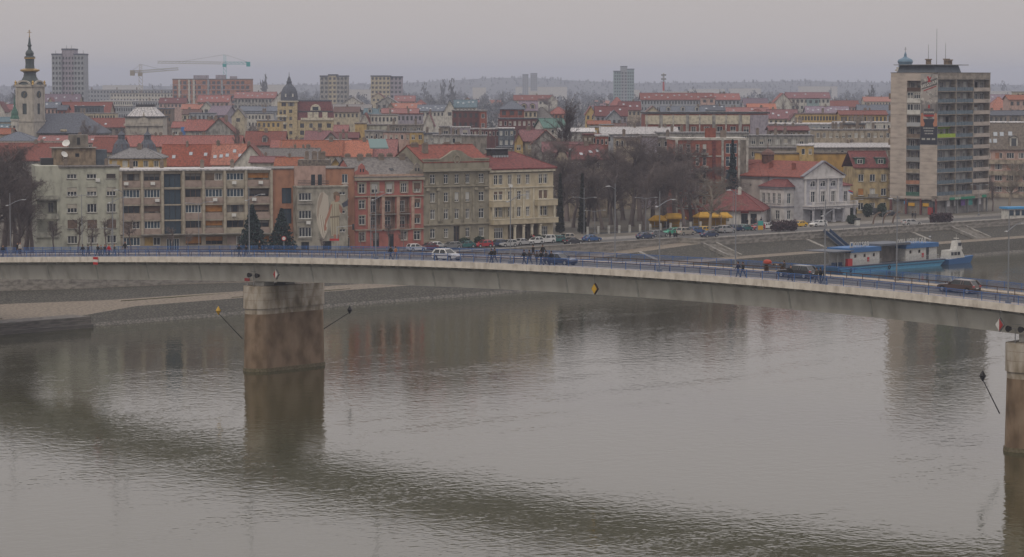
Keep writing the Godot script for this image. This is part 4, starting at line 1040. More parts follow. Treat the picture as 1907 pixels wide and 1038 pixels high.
func theatre() -> void:
	mat("stage_white", Color(0.64, 0.62, 0.61), 0.9, "grime", Vector3(0.1, 0.05, 0.1)); mat("stage_grey", Color(0.47, 0.47, 0.51), 0.9, "grime"); mat("stage_rose", Color(0.58, 0.52, 0.49), 0.9, "grime", Vector3(0.06, 0.03, 0.06)); mat("stage_dark", Color(0.24, 0.24, 0.27), 0.9)
	# origin at the corner between the columned front (x axis, facing right) and the long flank (towards -x of the second frame)
	var t := front("white_theatre", "white classical theatre with columned porch, arched windows and red hipped roofs", 68.8, 634.0, 40)
	t.scale.y = 0.88
	var I := Transform3D(); var W := 13.6; var H := 12.3; var D := 26.0
	var hs := []; var b := MB.new()
	for x in [2.6, 6.1, 9.6]: hs.append(rect(x, x + 1.5, 5.3, 8.2)); hs.append(rect(x - 0.1, x + 1.6, 9.5, 11.0)); hs.append(rect(x, x + 1.5, 0.2, 3.2))
	holes_wall(b, W, H, hs, I)
	var F := Transform3D(Basis(Vector3.UP, -PI / 2), Vector3(0, 0, -D)) # the flank: its x runs from the back to the front corner
	holes_wall(b, D, H, [], F); holes_wall(b, D, H, [], Transform3D(Basis(Vector3.UP, PI / 2), Vector3(W, 0, 0))); holes_wall(b, W, H, [], Transform3D(Basis(Vector3.UP, PI), Vector3(W, 0, -D)))
	obj(b, "wall", MT.stage_grey, t)
	for q: Rect2 in hs:
		win(t, I, q, 2, 2, "frame", "pane"); 
		if q.position.y > 5 and q.position.y < 6: surround(t, q, "stage_white", 0.4, 0.1)
		if q.position.y > 9:
			var a := MB.new() # arched head over the lunette
			for i in 10:
				var u := PI * i / 10.0; var v := PI * (i + 1) / 10.0; var c := q.get_center().x
				a.hexa([Vector3(c + 0.85 * cos(v), 10.2 + 0.8 * sin(v), 0.08), Vector3(c + 0.85 * cos(u), 10.2 + 0.8 * sin(u), 0.08), Vector3(c + 0.85 * cos(u), 10.2 + 0.8 * sin(u), -0.02), Vector3(c + 0.85 * cos(v), 10.2 + 0.8 * sin(v), -0.02),
					Vector3(c + 1.1 * cos(v), 10.2 + 1.05 * sin(v), 0.08), Vector3(c + 1.1 * cos(u), 10.2 + 1.05 * sin(u), 0.08), Vector3(c + 1.1 * cos(u), 10.2 + 1.05 * sin(u), -0.02), Vector3(c + 1.1 * cos(v), 10.2 + 1.05 * sin(v), -0.02)])
			obj(a, "window_arch", MT.stage_white, t)
	for x in [0.35, 4.6, 8.1, 11.6]: part_box(t, "pilaster", "stage_white", Vector3(x, 4.6, -0.02), Vector3(x + 0.6, 11.6, 0.25))
	part_box(t, "cornice", "stage_white", Vector3(-0.2, 11.62, -0.02), Vector3(W + 0.2, 12.3, 0.6))
	# pediment
	var pd := MB.new(); pd.prism(PackedVector2Array([Vector2(-0.2, 12.31), Vector2(W + 0.2, 12.31), Vector2(W / 2, 16.1)]), -0.6, 0.2); obj(pd, "pediment", MT.stage_white, t)
	var pt := MB.new(); pt.bar(Vector3(-0.5, 12.3, 0.1), Vector3(W / 2, 16.35, 0.1), 1.1, 0.35); pt.bar(Vector3(W / 2, 16.35, 0.1), Vector3(W + 0.5, 12.3, 0.1), 1.1, 0.35); obj(pt, "pediment_moulding", MT.stage_dark, t)
	var rf := roof(t, "e", W, D, 12.3, 16.0, "r_red", 0.5)
	for c in [[-6.0, 3.0], [-14.0, 3.5]]: chimney(rf, Vector3(c[1], 14.6, c[0]), 0.9, 0.9, "brick")
	# stage house with its blank rose flank, wider and further back
	var s := MB.new(); var sx := -2.2
	holes_wall(s, 15.0, 12.0, [rect(4, 4.5, 9.6, 10.1), rect(11, 11.5, 9.4, 9.9)], Transform3D(Basis(Vector3.UP, -PI / 2), Vector3(sx, 0, -26.5))); holes_wall(s, 18, 12.0, [], Transform3D(Basis(), Vector3(sx, 0, -11.5))); holes_wall(s, 18, 12.0, [], Transform3D(Basis(Vector3.UP, PI), Vector3(sx + 18, 0, -26.5))); holes_wall(s, 15, 12.0, [], Transform3D(Basis(Vector3.UP, PI / 2), Vector3(sx + 18, 0, -11.5)))
	obj(s, "stage_house", MT.stage_rose, t)
	part_box(t, "stage_cornice", "stage_dark", Vector3(sx - 0.4, 11.6, -26.9), Vector3(sx + 18.4, 12.2, -11.1))
	var sr := Node3D.new(); sr.name = "stage_roof"; t.add_child(sr, true); sr.position = Vector3(sx, 0, -11.5)
	roof(sr, "h", 18, 15, 12.25, 15.6, "r_red", 0.6)
	var vt := MB.new(); vt.lathe([[1.5, 15.0], [1.5, 17.6], [1.8, 17.65], [1.5, 18.4], [0.7, 19.0], [0.1, 19.3], [0.06, 21.0]], 8); obj(vt, "roof_turret", MT.r_brown, t, Transform3D(Basis(), Vector3(6.4, 0, -18)))
	# side wing, two storeys, between stage house and front
	var w := MB.new(); var wh := []
	for i in 4: wh.append(rect(0.7 + i * 1.75, 1.7 + i * 1.75, 5.0, 7.8))
	wh.append(rect(5.2, 6.6, 0.8, 3.2))
	var G := Transform3D(Basis(Vector3.UP, -PI / 2), Vector3(-3.4, 0, -11.0))
	holes_wall(w, 8.0, 9.4, wh, G); 
	var fh := [rect(1.2, 2.4, 5.0, 7.8), rect(1.2, 2.4, 0.8, 3.2)]
	holes_wall(w, 3.4, 9.4, fh, Transform3D(Basis(), Vector3(-3.4, 0, -3.0))); obj(w, "side_wing", MT.stage_white, t)
	for q: Rect2 in wh: win(t, G, q, 2, 2, "frame", "pane2"); sill(t, G, q, "stage_dark")
	for q: Rect2 in fh: win(t, Transform3D(Basis(), Vector3(-3.4, 0, -3.0)), q, 2, 2, "frame", "pane_blue")
	part_box(t, "wing_band", "stage_dark", Vector3(-3.55, 3.9, -11.0), Vector3(0.0, 4.3, -2.85)); part_box(t, "wing_cornice", "stage_dark", Vector3(-3.75, 9.0, -11.1), Vector3(-0.02, 9.5, -2.65))
	var wr := MB.new(); var A := [Vector3(-3.9, 9.52, -2.5), Vector3(-0.01, 9.52, -2.5), Vector3(-0.01, 9.52, -11.4), Vector3(-3.9, 9.52, -11.4)]; var R0 := Vector3(-0.02, 11.5, -5.0); var R1 := Vector3(-0.02, 11.5, -9.5)
	wr.tri(A[0], A[1], R0); wr.quad(A[3], A[0], R0, R1); wr.tri(A[2], A[3], R1); obj(wr, "wing_roof", MT.r_maroon, t)
	# porch: columns, entablature with dentils, terrace balustrade
	for x in [0.5, 4.0, 7.4, 10.8, 14.6]:
		var c := MB.new(); c.box(Vector3(-0.4, 0, -0.4), Vector3(0.4, 0.5, 0.4)); c.lathe([[0.32, 0.5], [0.29, 3.2], [0.4, 3.35], [0.4, 3.6]], 12); obj(c, "column", MT.stage_grey, t, Transform3D(Basis(), Vector3(x, 0, 2.9)))
	part_box(t, "entablature", "stage_grey", Vector3(-0.1, 3.61, 0.02), Vector3(15.4, 4.3, 3.3))
	for i in 22: part_box(t, "dentil", "stage_white", Vector3(0.1 + i * 0.7, 3.75, 3.3), Vector3(0.45 + i * 0.7, 4.05, 3.5))
	part_box(t, "terrace_slab", "stage_white", Vector3(-0.3, 4.302, -0.01), Vector3(15.6, 4.5, 3.6))
	for x in [0.0, 3.6, 7.2, 10.8, 14.9]: part_box(t, "terrace_pier", "stage_white", Vector3(x, 4.503, 3.0), Vector3(x + 0.5, 5.6, 3.45))
	for i in 4:
		var r := MB.new(); var xa: float = [0.5, 4.1, 7.7, 11.3][i]; var xb: float = [3.6, 7.2, 10.8, 14.9][i]
		r.box(Vector3(xa, 5.35, 3.1), Vector3(xb, 5.5, 3.38))
		for j in 9: r.tube(Vector3(lerpf(xa, xb, (j + 0.5) / 9.0), 4.5, 3.24), Vector3(lerpf(xa, xb, (j + 0.5) / 9.0), 5.35, 3.24), 0.1, 0.07, 6)
		obj(r, "terrace_balustrade", MT.stage_white, t)
	# right wing
	var rw := MB.new(); holes_wall(rw, 5.4, 9.2, [rect(1.0, 2.2, 5.0, 7.9), rect(3.2, 4.4, 5.0, 7.9), rect(1.0, 2.2, 0.8, 3.2)], Transform3D(Basis(), Vector3(W, 0, -2.5))); rw.box(Vector3(W + 0.01, 0, -12), Vector3(W + 5.39, 9.2, -2.75)); obj(rw, "right_wing", MT.stage_white, t)
	for q in [rect(1.0, 2.2, 5.0, 7.9), rect(3.2, 4.4, 5.0, 7.9), rect(1.0, 2.2, 0.8, 3.2)]: win(t, Transform3D(Basis(), Vector3(W, 0, -2.5)), q, 2, 2)
	var rr := Node3D.new(); rr.name = "right_wing_roof"; t.add_child(rr, true); rr.position = Vector3(W, 0, -2.5); roof(rr, "h", 5.4, 9.5, 9.45, 11.2, "r_maroon", 0.4)
	# the low red-roofed cafe beside it
	var lc := thing("low_cafe", "low white cafe with a broad hipped red roof at the park corner", "building", Vector3(44.5, 0, -628.0), deg_to_rad(-12))
	var cb := MB.new(); var ch := [rect(1.2, 2.4, 0.6, 2.6), rect(4.0, 6.4, 0.7, 2.6), rect(9.2, 10.8, 0.1, 2.5), rect(11.4, 12.9, 0.1, 2.5)]
	walls(cb, "f", 13.8, 13.5, 3.1, 3.1, ch); obj(cb, "wall", MT.stage_white, lc)
	for q: Rect2 in ch: win(lc, I, q, 2, 1, "dark", "pane")
	var cf := roof(lc, "h", 13.8, 13.5, 3.3, 7.8, "r_maroon", 0.8); chimney(cf, Vector3(8.2, 6.8, -5.2), 1.3, 0.8, "white")
	var aw := MB.new(); aw.prism(PackedVector2Array([Vector2(0, 0), Vector2(1.9, 0), Vector2(1.9, 0.9), Vector2(0, 0.9)]), 0.0, 0.12); obj(aw, "sign_board", mat("sign_red", Color(0.3, 0.03, 0.03), 0.6, ""), lc, Transform3D(Basis(), Vector3(9.1, 2.6, 0.01)))

func more_fronts() -> void:
	mat("sunny", Color(0.55, 0.345, 0.10), 0.9, "grime", Vector3(0.07, 0.035, 0.07)); mat("sunny2", Color(0.46, 0.36, 0.20), 0.9, "blotch", Vector3(0.1, 0.05, 0.1))
	var I := Transform3D()
	# tall yellow hall behind the theatre
	var t := front("yellow_hall", "plain golden yellow block rising behind the theatre roof", 66.5, 690.0, 12)
	var hs := []
	for j in 4: hs.append(rect(19.6, 21.0, 9.5 - j * 3.2, 11.1 - j * 3.2))
	hs.append(rect(13.4, 15.0, 9.9, 11.3)); hs.append(rect(15.8, 17.4, 9.9, 11.3))
	var b := MB.new(); walls(b, "f", 22.2, 14, 14.6, 14.6, hs); obj(b, "wall", MT.sunny, t)
	for q: Rect2 in hs: sill(t, I, q, "white"); var o := win(t, I, q, 2, 1); if q.position.x < 14: shut(o, q, 0.6, "shutter")
	ac_unit(t, I, 20.3, 9.1); roof(t, "f", 22.2, 14, 14.6, 14.9, "r_mossy")
	# ochre house with red mansard next to the high-rise
	t = front("ochre_house", "ochre three-storey house with red mansard and green dormers beside the high-rise", 86.4, 677.0, 8)
	hs = []
	for j in 3: for x in [1.0, 4.0, 6.9]: hs.append(rect(x, x + 1.4, 8.1 - j * 3.6, 9.9 - j * 3.6))
	b = MB.new(); walls(b, "f", 9.2, 11, 11.6, 11.6, hs); obj(b, "wall", MT.sunny2, t)
	for i in hs.size():
		var o := win(t, I, hs[i], 2, 1, "frame", "pane" if i != 4 else "curtain"); sill(t, I, hs[i], "concrete")
		if i == 3: shut(o, hs[i], 0.9, "awning")
	part_box(t, "balcony", "concrete", Vector3(3.6, 4.0, 0.0), Vector3(6.0, 4.9, 0.9)); part_box(t, "string_course", "concrete", Vector3(-0.1, 3.9, -0.02), Vector3(9.3, 4.1, 0.2))
	var rf := roof(t, "g", 9.2, 11, 11.65, 15.4, "r_maroon", 0.35); rf.set_meta("label", "steep red tiled roof")
	for x in [1.6, 7.0]:
		var d := part_box(rf, "dormer", "r_green", Vector3(x - 1.1, 12.2, -3.5), Vector3(x + 1.3, 14.0, -0.9)); part_box(d, "dormer_cap", "r_grey", Vector3(x - 1.4, 14.003, -3.6), Vector3(x + 1.7, 14.15, -0.6)); win(d, I, rect(x - 0.7, x + 0.7, 12.5, 13.7), 2, 1, "frame", "pane", 0.82)
	# flats right of the high-rise
	t = front("terraced_flats", "rose-brown terraced flats with mossy roof and skylights right of the high-rise", 134.0, 768.0, -6)
	hs = []
	for j in 4: for i in 7: hs.append(rect(0.8 + i * 3.3, 2.9 + i * 3.3, 11.3 - j * 3.2, 12.9 - j * 3.2))
	b = MB.new(); walls(b, "f", 24, 13, 14.0, 14.0, hs, [], []); obj(b, "wall", MT.pink, t)
	for i in hs.size(): var o := win(t, I, hs[i], 3, 1, "frame", "pane" if i % 3 else "pane2"); if i % 4 == 1: part_box(o, "infill_panel", "salmon", Vector3(-1.0, -0.8, 0.04), Vector3(0.2, 0.8, 0.06))
	for j in 4: part_box(t, "floor_band", "beige", Vector3(-0.2, 9.7 - j * 3.2, 0.0), Vector3(24.2, 10.9 - j * 3.2, 0.8))
	rf = roof(t, "g", 24, 13, 14.2, 21.0, "r_mossy", 0.5)
	for q in [[4.4, 0.55], [6.2, 0.55], [8.6, 0.57], [2.6, 0.27], [4.2, 0.27], [14.0, 0.5], [17, 0.5]]: skylight(rf, on_slope(q[0], q[1], 13, 14.2, 21.0), 1.1, 1.5)
	for x in [0.8, 9.4, 16]: dormer(rf, x, 14.6, -0.4, "pale", "pane2", 2.2, 2.6)
	chimney(rf, Vector3(1.2, 20.5, -5), 1.0, 1.0, "brick")
	# red and white flats
	mat("flat_red", Color(0.33, 0.115, 0.08), 0.9, "grime"); mat("flat_white", Color(0.5, 0.48, 0.44), 0.9, "blotch")
	t = front("brick_flats", "red panelled flats framed in white concrete behind the park trees", 39.3, 645.0, 6)
	hs = []
	for j in 5: for x in [0.9, 2.7, 4.9, 6.6]: hs.append(rect(x, x + 0.9, 16.2 - j * 3.15, 18.2 - j * 3.15))
	for j in 5: hs.append(rect(12.2, 15.0, 16.0 - j * 3.15, 18.4 - j * 3.15))
	b = MB.new(); walls(b, "f", 17.6, 13, 19.2, 19.2, hs); obj(b, "wall", MT.flat_red, t)
	for i in hs.size():
		var o := win(t, I, hs[i], 1 if i < 20 else 3, 2, "frame", "pane" if i < 20 else "pane_blue")
		if i % 3 == 0 and i < 20: shut(o, hs[i], 0.6, "curtain")
		if i < 20 and i % 4 in [1, 3]: part_box(t, "balcony", "flat_white", Vector3(hs[i].position.x - 0.5, hs[i].position.y - 0.5, 0.0), Vector3(hs[i].end.x + 0.4, hs[i].position.y - 0.05, 0.7))
	for j in 6: part_box(t, "floor_band", "flat_white", Vector3(-0.05, 15.2 - j * 3.15, 0.0), Vector3(11.2, 15.5 - j * 3.15, 0.15))
	for x in [0.0, 9.0, 11.2, 15.2, 17.2]: part_box(t, "concrete_rib", "flat_white" if x != 9.0 else "r_maroon", Vector3(x - 0.05, 0, -0.02), Vector3(x + (0.5 if x != 9.0 else 0.7), 19.2, 0.3))
	part_box(t, "blank_bay", "taupe", Vector3(15.75, 0, 0.0), Vector3(17.1, 19.2, 0.1))
	rf = roof(t, "f", 17.6, 13, 19.2, 19.7, "flat_white"); chimney(rf, Vector3(9.5, 20.5, -6), 1.1, 2.6, "brick"); chimney(rf, Vector3(12.5, 20.2, -5), 0.9, 1.4)
	# white-banded brick block with dark flat roof
	t = front("banded_block", "long flat-roofed block with white band, brick panels and grey ribs", 42.2, 850.0, 3)
	hs = []
	for i in 8: hs.append(rect(1.8 + i * 4.2, 3.6 + i * 4.2, 16.5, 19.0))
	b = MB.new(); walls(b, "f", 39.0, 13, 22.8, 22.8, hs); obj(b, "wall", MT.brick, t)
	for i in hs.size(): win(t, I, hs[i], 2, 1, "frame", "pane"); part_box(t, "balcony", "flat_white", Vector3(hs[i].position.x - 0.1, 15.8, 0.0), Vector3(hs[i].end.x + 0.1, 16.7, 0.6))
	part_box(t, "white_band", "creamy_trim", Vector3(-0.1, 19.7, 0.0), Vector3(33.2, 22.5, 0.3))
	part_box(t, "blank_end", "lilac", Vector3(33.3, 0, 0.0), Vector3(39.1, 22.6, 0.35))
	for i in 8: part_box(t, "concrete_rib", "grey" if i % 2 else "flat_white", Vector3(0.2 + i * 4.2, 4, 0.0), Vector3((1.2 if i % 2 else 0.6) + i * 4.2, 22.7, 0.55))
	rf = roof(t, "f", 39.4, 14, 23.0, 23.5, "r_dark"); 
	for i in 6: skylight(rf, Transform3D(Basis(), Vector3(3 + i * 6.3, 23.58, -3.5)), 2.2, 0.8)

func high_rise() -> void:
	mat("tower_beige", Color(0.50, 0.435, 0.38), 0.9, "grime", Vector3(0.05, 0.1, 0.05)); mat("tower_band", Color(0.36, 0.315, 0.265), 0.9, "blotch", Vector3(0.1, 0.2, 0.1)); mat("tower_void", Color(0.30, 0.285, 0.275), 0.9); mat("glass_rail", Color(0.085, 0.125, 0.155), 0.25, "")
	mat("lime", Color(0.30, 0.42, 0.04), 0.8, ""); mat("pillar_red", Color(0.17, 0.06, 0.055), 0.8)
	# origin at the near corner; the balcony front runs along +x, the flank along -z
	var t := front("high_rise", "twelve-storey beige high-rise with dark balcony front and a tall advert on its flank", 105.8, 668.0, 52)
	var I := Transform3D(); var W := 27.3; var D := 13.4; var H := 35.4; var B := 4.05; var fh := 2.9
	var F := Transform3D(Basis(Vector3.UP, -PI / 2), Vector3(0, 0, -D)) # flank frame: x from its far left end to the corner
	# core set back behind the balconies
	var core := MB.new(); var ch := []
	for j in 10:
		var y := 30.95 - j * fh
		for i in 9: ch.append(rect(0.8 + i * 3.0, 2.3 + i * 3.0, y + 0.15, y + 2.2))
	holes_wall(core, W, H, ch, Transform3D(Basis(), Vector3(0, 0, -1.5)), 0.15)
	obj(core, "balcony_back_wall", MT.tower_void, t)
	var rng := RandomNumberGenerator.new(); rng.seed = 5
	for q: Rect2 in ch:
		if rng.randf() < 0.12: continue
		var lim := q.position.y > 18.5 and q.position.y < 21.0 and q.position.x < 10.0
		var o := win(t, Transform3D(Basis(), Vector3(0, 0, -1.5)), q, 2, 1, "lime" if lim else ("frame" if rng.randf() < 0.75 else "shutter"), ["pane", "pane", "pane2", "curtain"][rng.randi() % 4] if not lim else "pane", 0.05)
		if rng.randf() < 0.22: shut(o, q, rng.randf_range(0.3, 1.0), ["curtain", "shutter", "shutter_brown"][rng.randi() % 3])
	# outer shell: top band, end wall, dividing fins, floor slabs
	part_box(t, "top_band", "tower_band", Vector3(0.0, 33.75, -1.45), Vector3(W, H, 0.0))
	part_box(t, "end_wall", "tower_band", Vector3(W - 0.3, B, -D), Vector3(W, 33.74, -0.02)); part_box(t, "back_wall", "tower_beige", Vector3(0.3, B, -D), Vector3(W - 0.31, H, -D + 0.3))
	for x in [9.3, 18.4]: part_box(t, "fin", "tower_band", Vector3(x - 0.12, B, -1.48), Vector3(x + 0.12, 33.74, 0.06))
	for j in 11: part_box(t, "floor_slab", "tower_band", Vector3(0.02, 30.85 - j * fh + 2.75, -1.48), Vector3(W - 0.32, 30.85 - j * fh + 2.95, -0.03)) if j > 0 else null
	for j in 10:
		var y := 30.85 - j * fh
		var lime := j == 4
		for g in [[0.05, 9.15], [9.45, 18.25]]:
			var r := MB.new(); r.box(Vector3(g[0], y - 0.02, -0.1), Vector3(g[1], y + 0.9, -0.05)); r.bar(Vector3(g[0], y + 0.98, -0.07), Vector3(g[1], y + 0.98, -0.07), 0.06, 0.06)
			for i in 7: r.bar(Vector3(lerpf(g[0], g[1], i / 6.0), y, -0.02), Vector3(lerpf(g[0], g[1], i / 6.0), y + 1.0, -0.02), 0.05, 0.05, Vector3.RIGHT)
			obj(r, "balcony_railing", MT.lime if lime and g[0] < 1 else MT.glass_rail, t)
		if lime: part_box(t, "lime_lintel", "lime", Vector3(0.1, y + 2.2, -1.45), Vector3(9.1, y + 2.7, -1.38))
		part_box(t, "balcony_parapet", "tower_beige", Vector3(18.55, y - 0.12, -0.2), Vector3(W - 0.02, y + 0.85, 0.08))
	part_box(t, "lower_band", "tower_band", Vector3(0.0, B - 0.5, -1.45), Vector3(W, B + 0.75, 0.03))
	# flank: two blank wall strips and the column of small balconies between them
	var fl := MB.new()
	holes_wall(fl, D, H - B, [rect(4.6, 8.5, 0.6, 29.4)], F.translated_local(Vector3(0, B, 0)), 1.4); obj(fl, "flank_wall", MT.tower_beige, t)
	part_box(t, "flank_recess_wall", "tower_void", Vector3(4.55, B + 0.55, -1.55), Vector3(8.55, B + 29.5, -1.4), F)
	for j in 10:
		var y := 30.85 - j * fh
		if j in [1, 2]: part_box(t, "glazed_loggia", "white", Vector3(4.65, y, -0.5), Vector3(8.45, y + 1.0, -0.02), F); win(t, F, rect(4.7, 6.4, y + 1.02, y + 2.6), 2, 1, "frame", "pane", 0.1); win(t, F, rect(6.6, 8.4, y + 1.02, y + 2.6), 3, 1, "frame", "pane", 0.1)
		else:
			part_box(t, "balcony_parapet", ["rust", "glass_rail", "tower_band", "steel", "brown_wall", "glass_rail", "metal", "beige", "salmon", "r_green"][j], Vector3(4.65, y - 0.05, -0.12), Vector3(8.45, y + 0.9, 0.02), F)
			win(t, F, rect(5.0, 6.2, y + 0.4, y + 2.3), 2, 1, "frame" if j % 2 else "shutter", "pane", 1.25); win(t, F, rect(6.8, 8.0, y + 0.1, y + 2.3), 1, 1, "shutter_brown", "pane2", 1.25)
		part_box(t, "floor_slab", "concrete", Vector3(4.6, y - 0.25, -1.4), Vector3(8.5, y - 0.06, 0.03), F)
		if j > 0: part_box(t, "panel_joint", "taupe", Vector3(0.02, y - 0.1, 0.0), Vector3(4.55, y - 0.04, 0.012), F); part_box(t, "panel_joint", "taupe", Vector3(8.55, y - 0.1, 0.0), Vector3(D, y - 0.04, 0.012), F)
	for j in 9: part_box(t, "side_balcony", "brown_wall", Vector3(-0.9, 27.3 - j * 2.9 + 1.6, -2.2), Vector3(-0.02, 28.4 - j * 2.9 + 1.9, -0.6), F)
	part_box(t, "roof", "r_grey", Vector3(-0.1, H + 0.002, -D - 0.1), Vector3(W + 0.1, H + 0.12, 0.1))
	# rooftop storey with overhanging slab, vents, masts
	var ph := MB.new(); ph.hexa([Vector3(0.8, H + 0.13, -1.2), Vector3(14, H + 0.13, -1.2), Vector3(14, H + 0.13, -12), Vector3(0.8, H + 0.13, -12), Vector3(1.8, H + 1.9, -2.0), Vector3(14, H + 1.9, -2.0), Vector3(14, H + 1.9, -12), Vector3(1.8, H + 1.9, -12)]); obj(ph, "rooftop_storey", MT.slate_wall, t)
	part_box(t, "rooftop_slab", "metal", Vector3(0.2, H + 1.92, -12.8), Vector3(17.5, H + 2.1, -1.0))
	for c in [[4.0, -5, 1.1], [10.0, -3, 0.9], [11.4, -4, 1.2], [13.0, -4, 1.0]]:
		var v := MB.new(); v.lathe([[0.7, 0], [0.7, c[2]], [0.95, c[2] + 0.05], [0.9, c[2] + 0.3]], 8); obj(v, "roof_vent", MT.brown_wall, t, Transform3D(Basis(), Vector3(c[0], H + 2.1, c[1])))
	for c in [[6.3, -4, 9.0], [4.8, -5.5, 5.0], [14.5, -6, 5.5]]:
		var v := MB.new(); v.tube(Vector3(0, 0, 0), Vector3(0, c[2], 0), 0.09, 0.04, 5); obj(v, "mast", MT.metal, t, Transform3D(Basis(), Vector3(c[0], H + 2.1, c[1])))
	# advert hung on the flank
	var q := QuadMesh.new(); q.size = Vector2(4.75, 17.4)
	var m := StandardMaterial3D.new(); m.resource_name = "advert_print"; m.roughness = 0.8; m.albedo_texture = advert_picture()
	var ad := thing("building_advert", "tall printed advert banner with two hands hung on the high-rise flank", "banner", t.position, t.rotation.y)
	part_box(ad, "banner_frame", "metal", Vector3(8.56, 17.5, 0.02), Vector3(13.4, 35.1, 0.07), F)
	inst(q, "banner", m, ad, F * Transform3D(Basis(), Vector3(10.98, 26.3, 0.09)))
	for w in [["MEGDAN", 32.6, 1.25, 0.3], ["MEGDAN", 25.6, 0.72, 0.0]]:
		var tm := TextMesh.new(); tm.text = w[0]; tm.font = font(); tm.font_size = 64; tm.pixel_size = 0.0145 * w[2]; tm.depth = 0.03
		var k := inst(tm, "banner_lettering", MT.white, ad, F * Transform3D(Basis(Vector3.FORWARD, -w[3]), Vector3(10.98, w[1], 0.11)))
		k.set_meta("label", "white lettering printed on the banner")
	# shops under the overhang
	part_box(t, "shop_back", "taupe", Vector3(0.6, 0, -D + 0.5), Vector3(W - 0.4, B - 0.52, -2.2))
	for i in 9: win(t, Transform3D(Basis(), Vector3(0, 0, -2.0)), rect(0.6 + i * 2.95, 3.4 + i * 2.95, 0.1, 3.3), 3, 2, "metal", "pane", 0.1, "shop_window")
	for i in 4: win(t, F.translated_local(Vector3(0, 0, -0.5)), rect(0.8 + i * 3.1, 3.7 + i * 3.1, 0.1, 3.3), 3, 2, "metal", "pane_blue", 0.1, "shop_window")
	for x in [0.1, 4.4, 8.6, 12.9]: part_box(t, "pillar", "pillar_red", Vector3(x, 0, -0.35), Vector3(x + 0.45, B, 0.05), F)
	for x in [5.4, 11, 16.5, 22, 26.7]: part_box(t, "pillar", "metal", Vector3(x, 0, -0.6), Vector3(x + 0.35, B - 0.51, -0.2))
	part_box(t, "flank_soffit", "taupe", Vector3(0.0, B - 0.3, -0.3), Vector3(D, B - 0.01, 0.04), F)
	for s in [[6.3, 8.2, "shop_white"], [10.4, 12.4, "shop_white"], [14.0, 16.2, "shop_violet"], [18.0, 20.0, "shop_teal"], [22.5, 24.6, "shop_white"]]: part_box(t, "shop_panel", s[2], Vector3(s[0], 1.9, -0.9), Vector3(s[1], 3.4, -0.8))
	var sg := part_box(t, "shop_sign", "shop_green", Vector3(6.5, B - 0.48, 0.04), Vector3(19.5, B + 0.12, 0.2))
	lettering(sg, "NOVI SAD", "white", 0.5, Vector3(10.5, B - 0.17, 0.22))
	part_box(t, "shop_sign", "shop_green", Vector3(23.5, B - 0.4, 0.04), Vector3(25.6, B + 0.3, 0.2))
	for s in [[5.2, 7.0, "awning_yellow"], [9.3, 11.0, "awning_yellow"]]: part_box(t, "shop_panel", s[2], Vector3(s[0], 2.1, -0.35), Vector3(s[1], 2.9, -0.25), F)
	part_box(t, "kiosk_door", "sign_red", Vector3(10.8, 0.1, -0.3), Vector3(12.2, 1.9, -0.2), F)
	part_box(t, "kiosk_window", "shop_blue", Vector3(4.0, 2.6, -0.3), Vector3(4.9, 3.3, -0.2), F)

func font() -> Font:
	if not cache.has("font"):
		var f := SystemFont.new(); f.font_names = PackedStringArray(["Droid Sans"]); f.font_weight = 700; cache.font = f
	return cache.font

func lettering(parent: Node, text: String, m: String, h: float, at: Vector3, turn := 0.0) -> void:
	var tm := TextMesh.new(); tm.text = text; tm.font = font(); tm.font_size = 64; tm.pixel_size = h / 46.0; tm.depth = 0.04
	inst(tm, "lettering", MT[m], parent, Transform3D(Basis(Vector3.UP, turn), at))

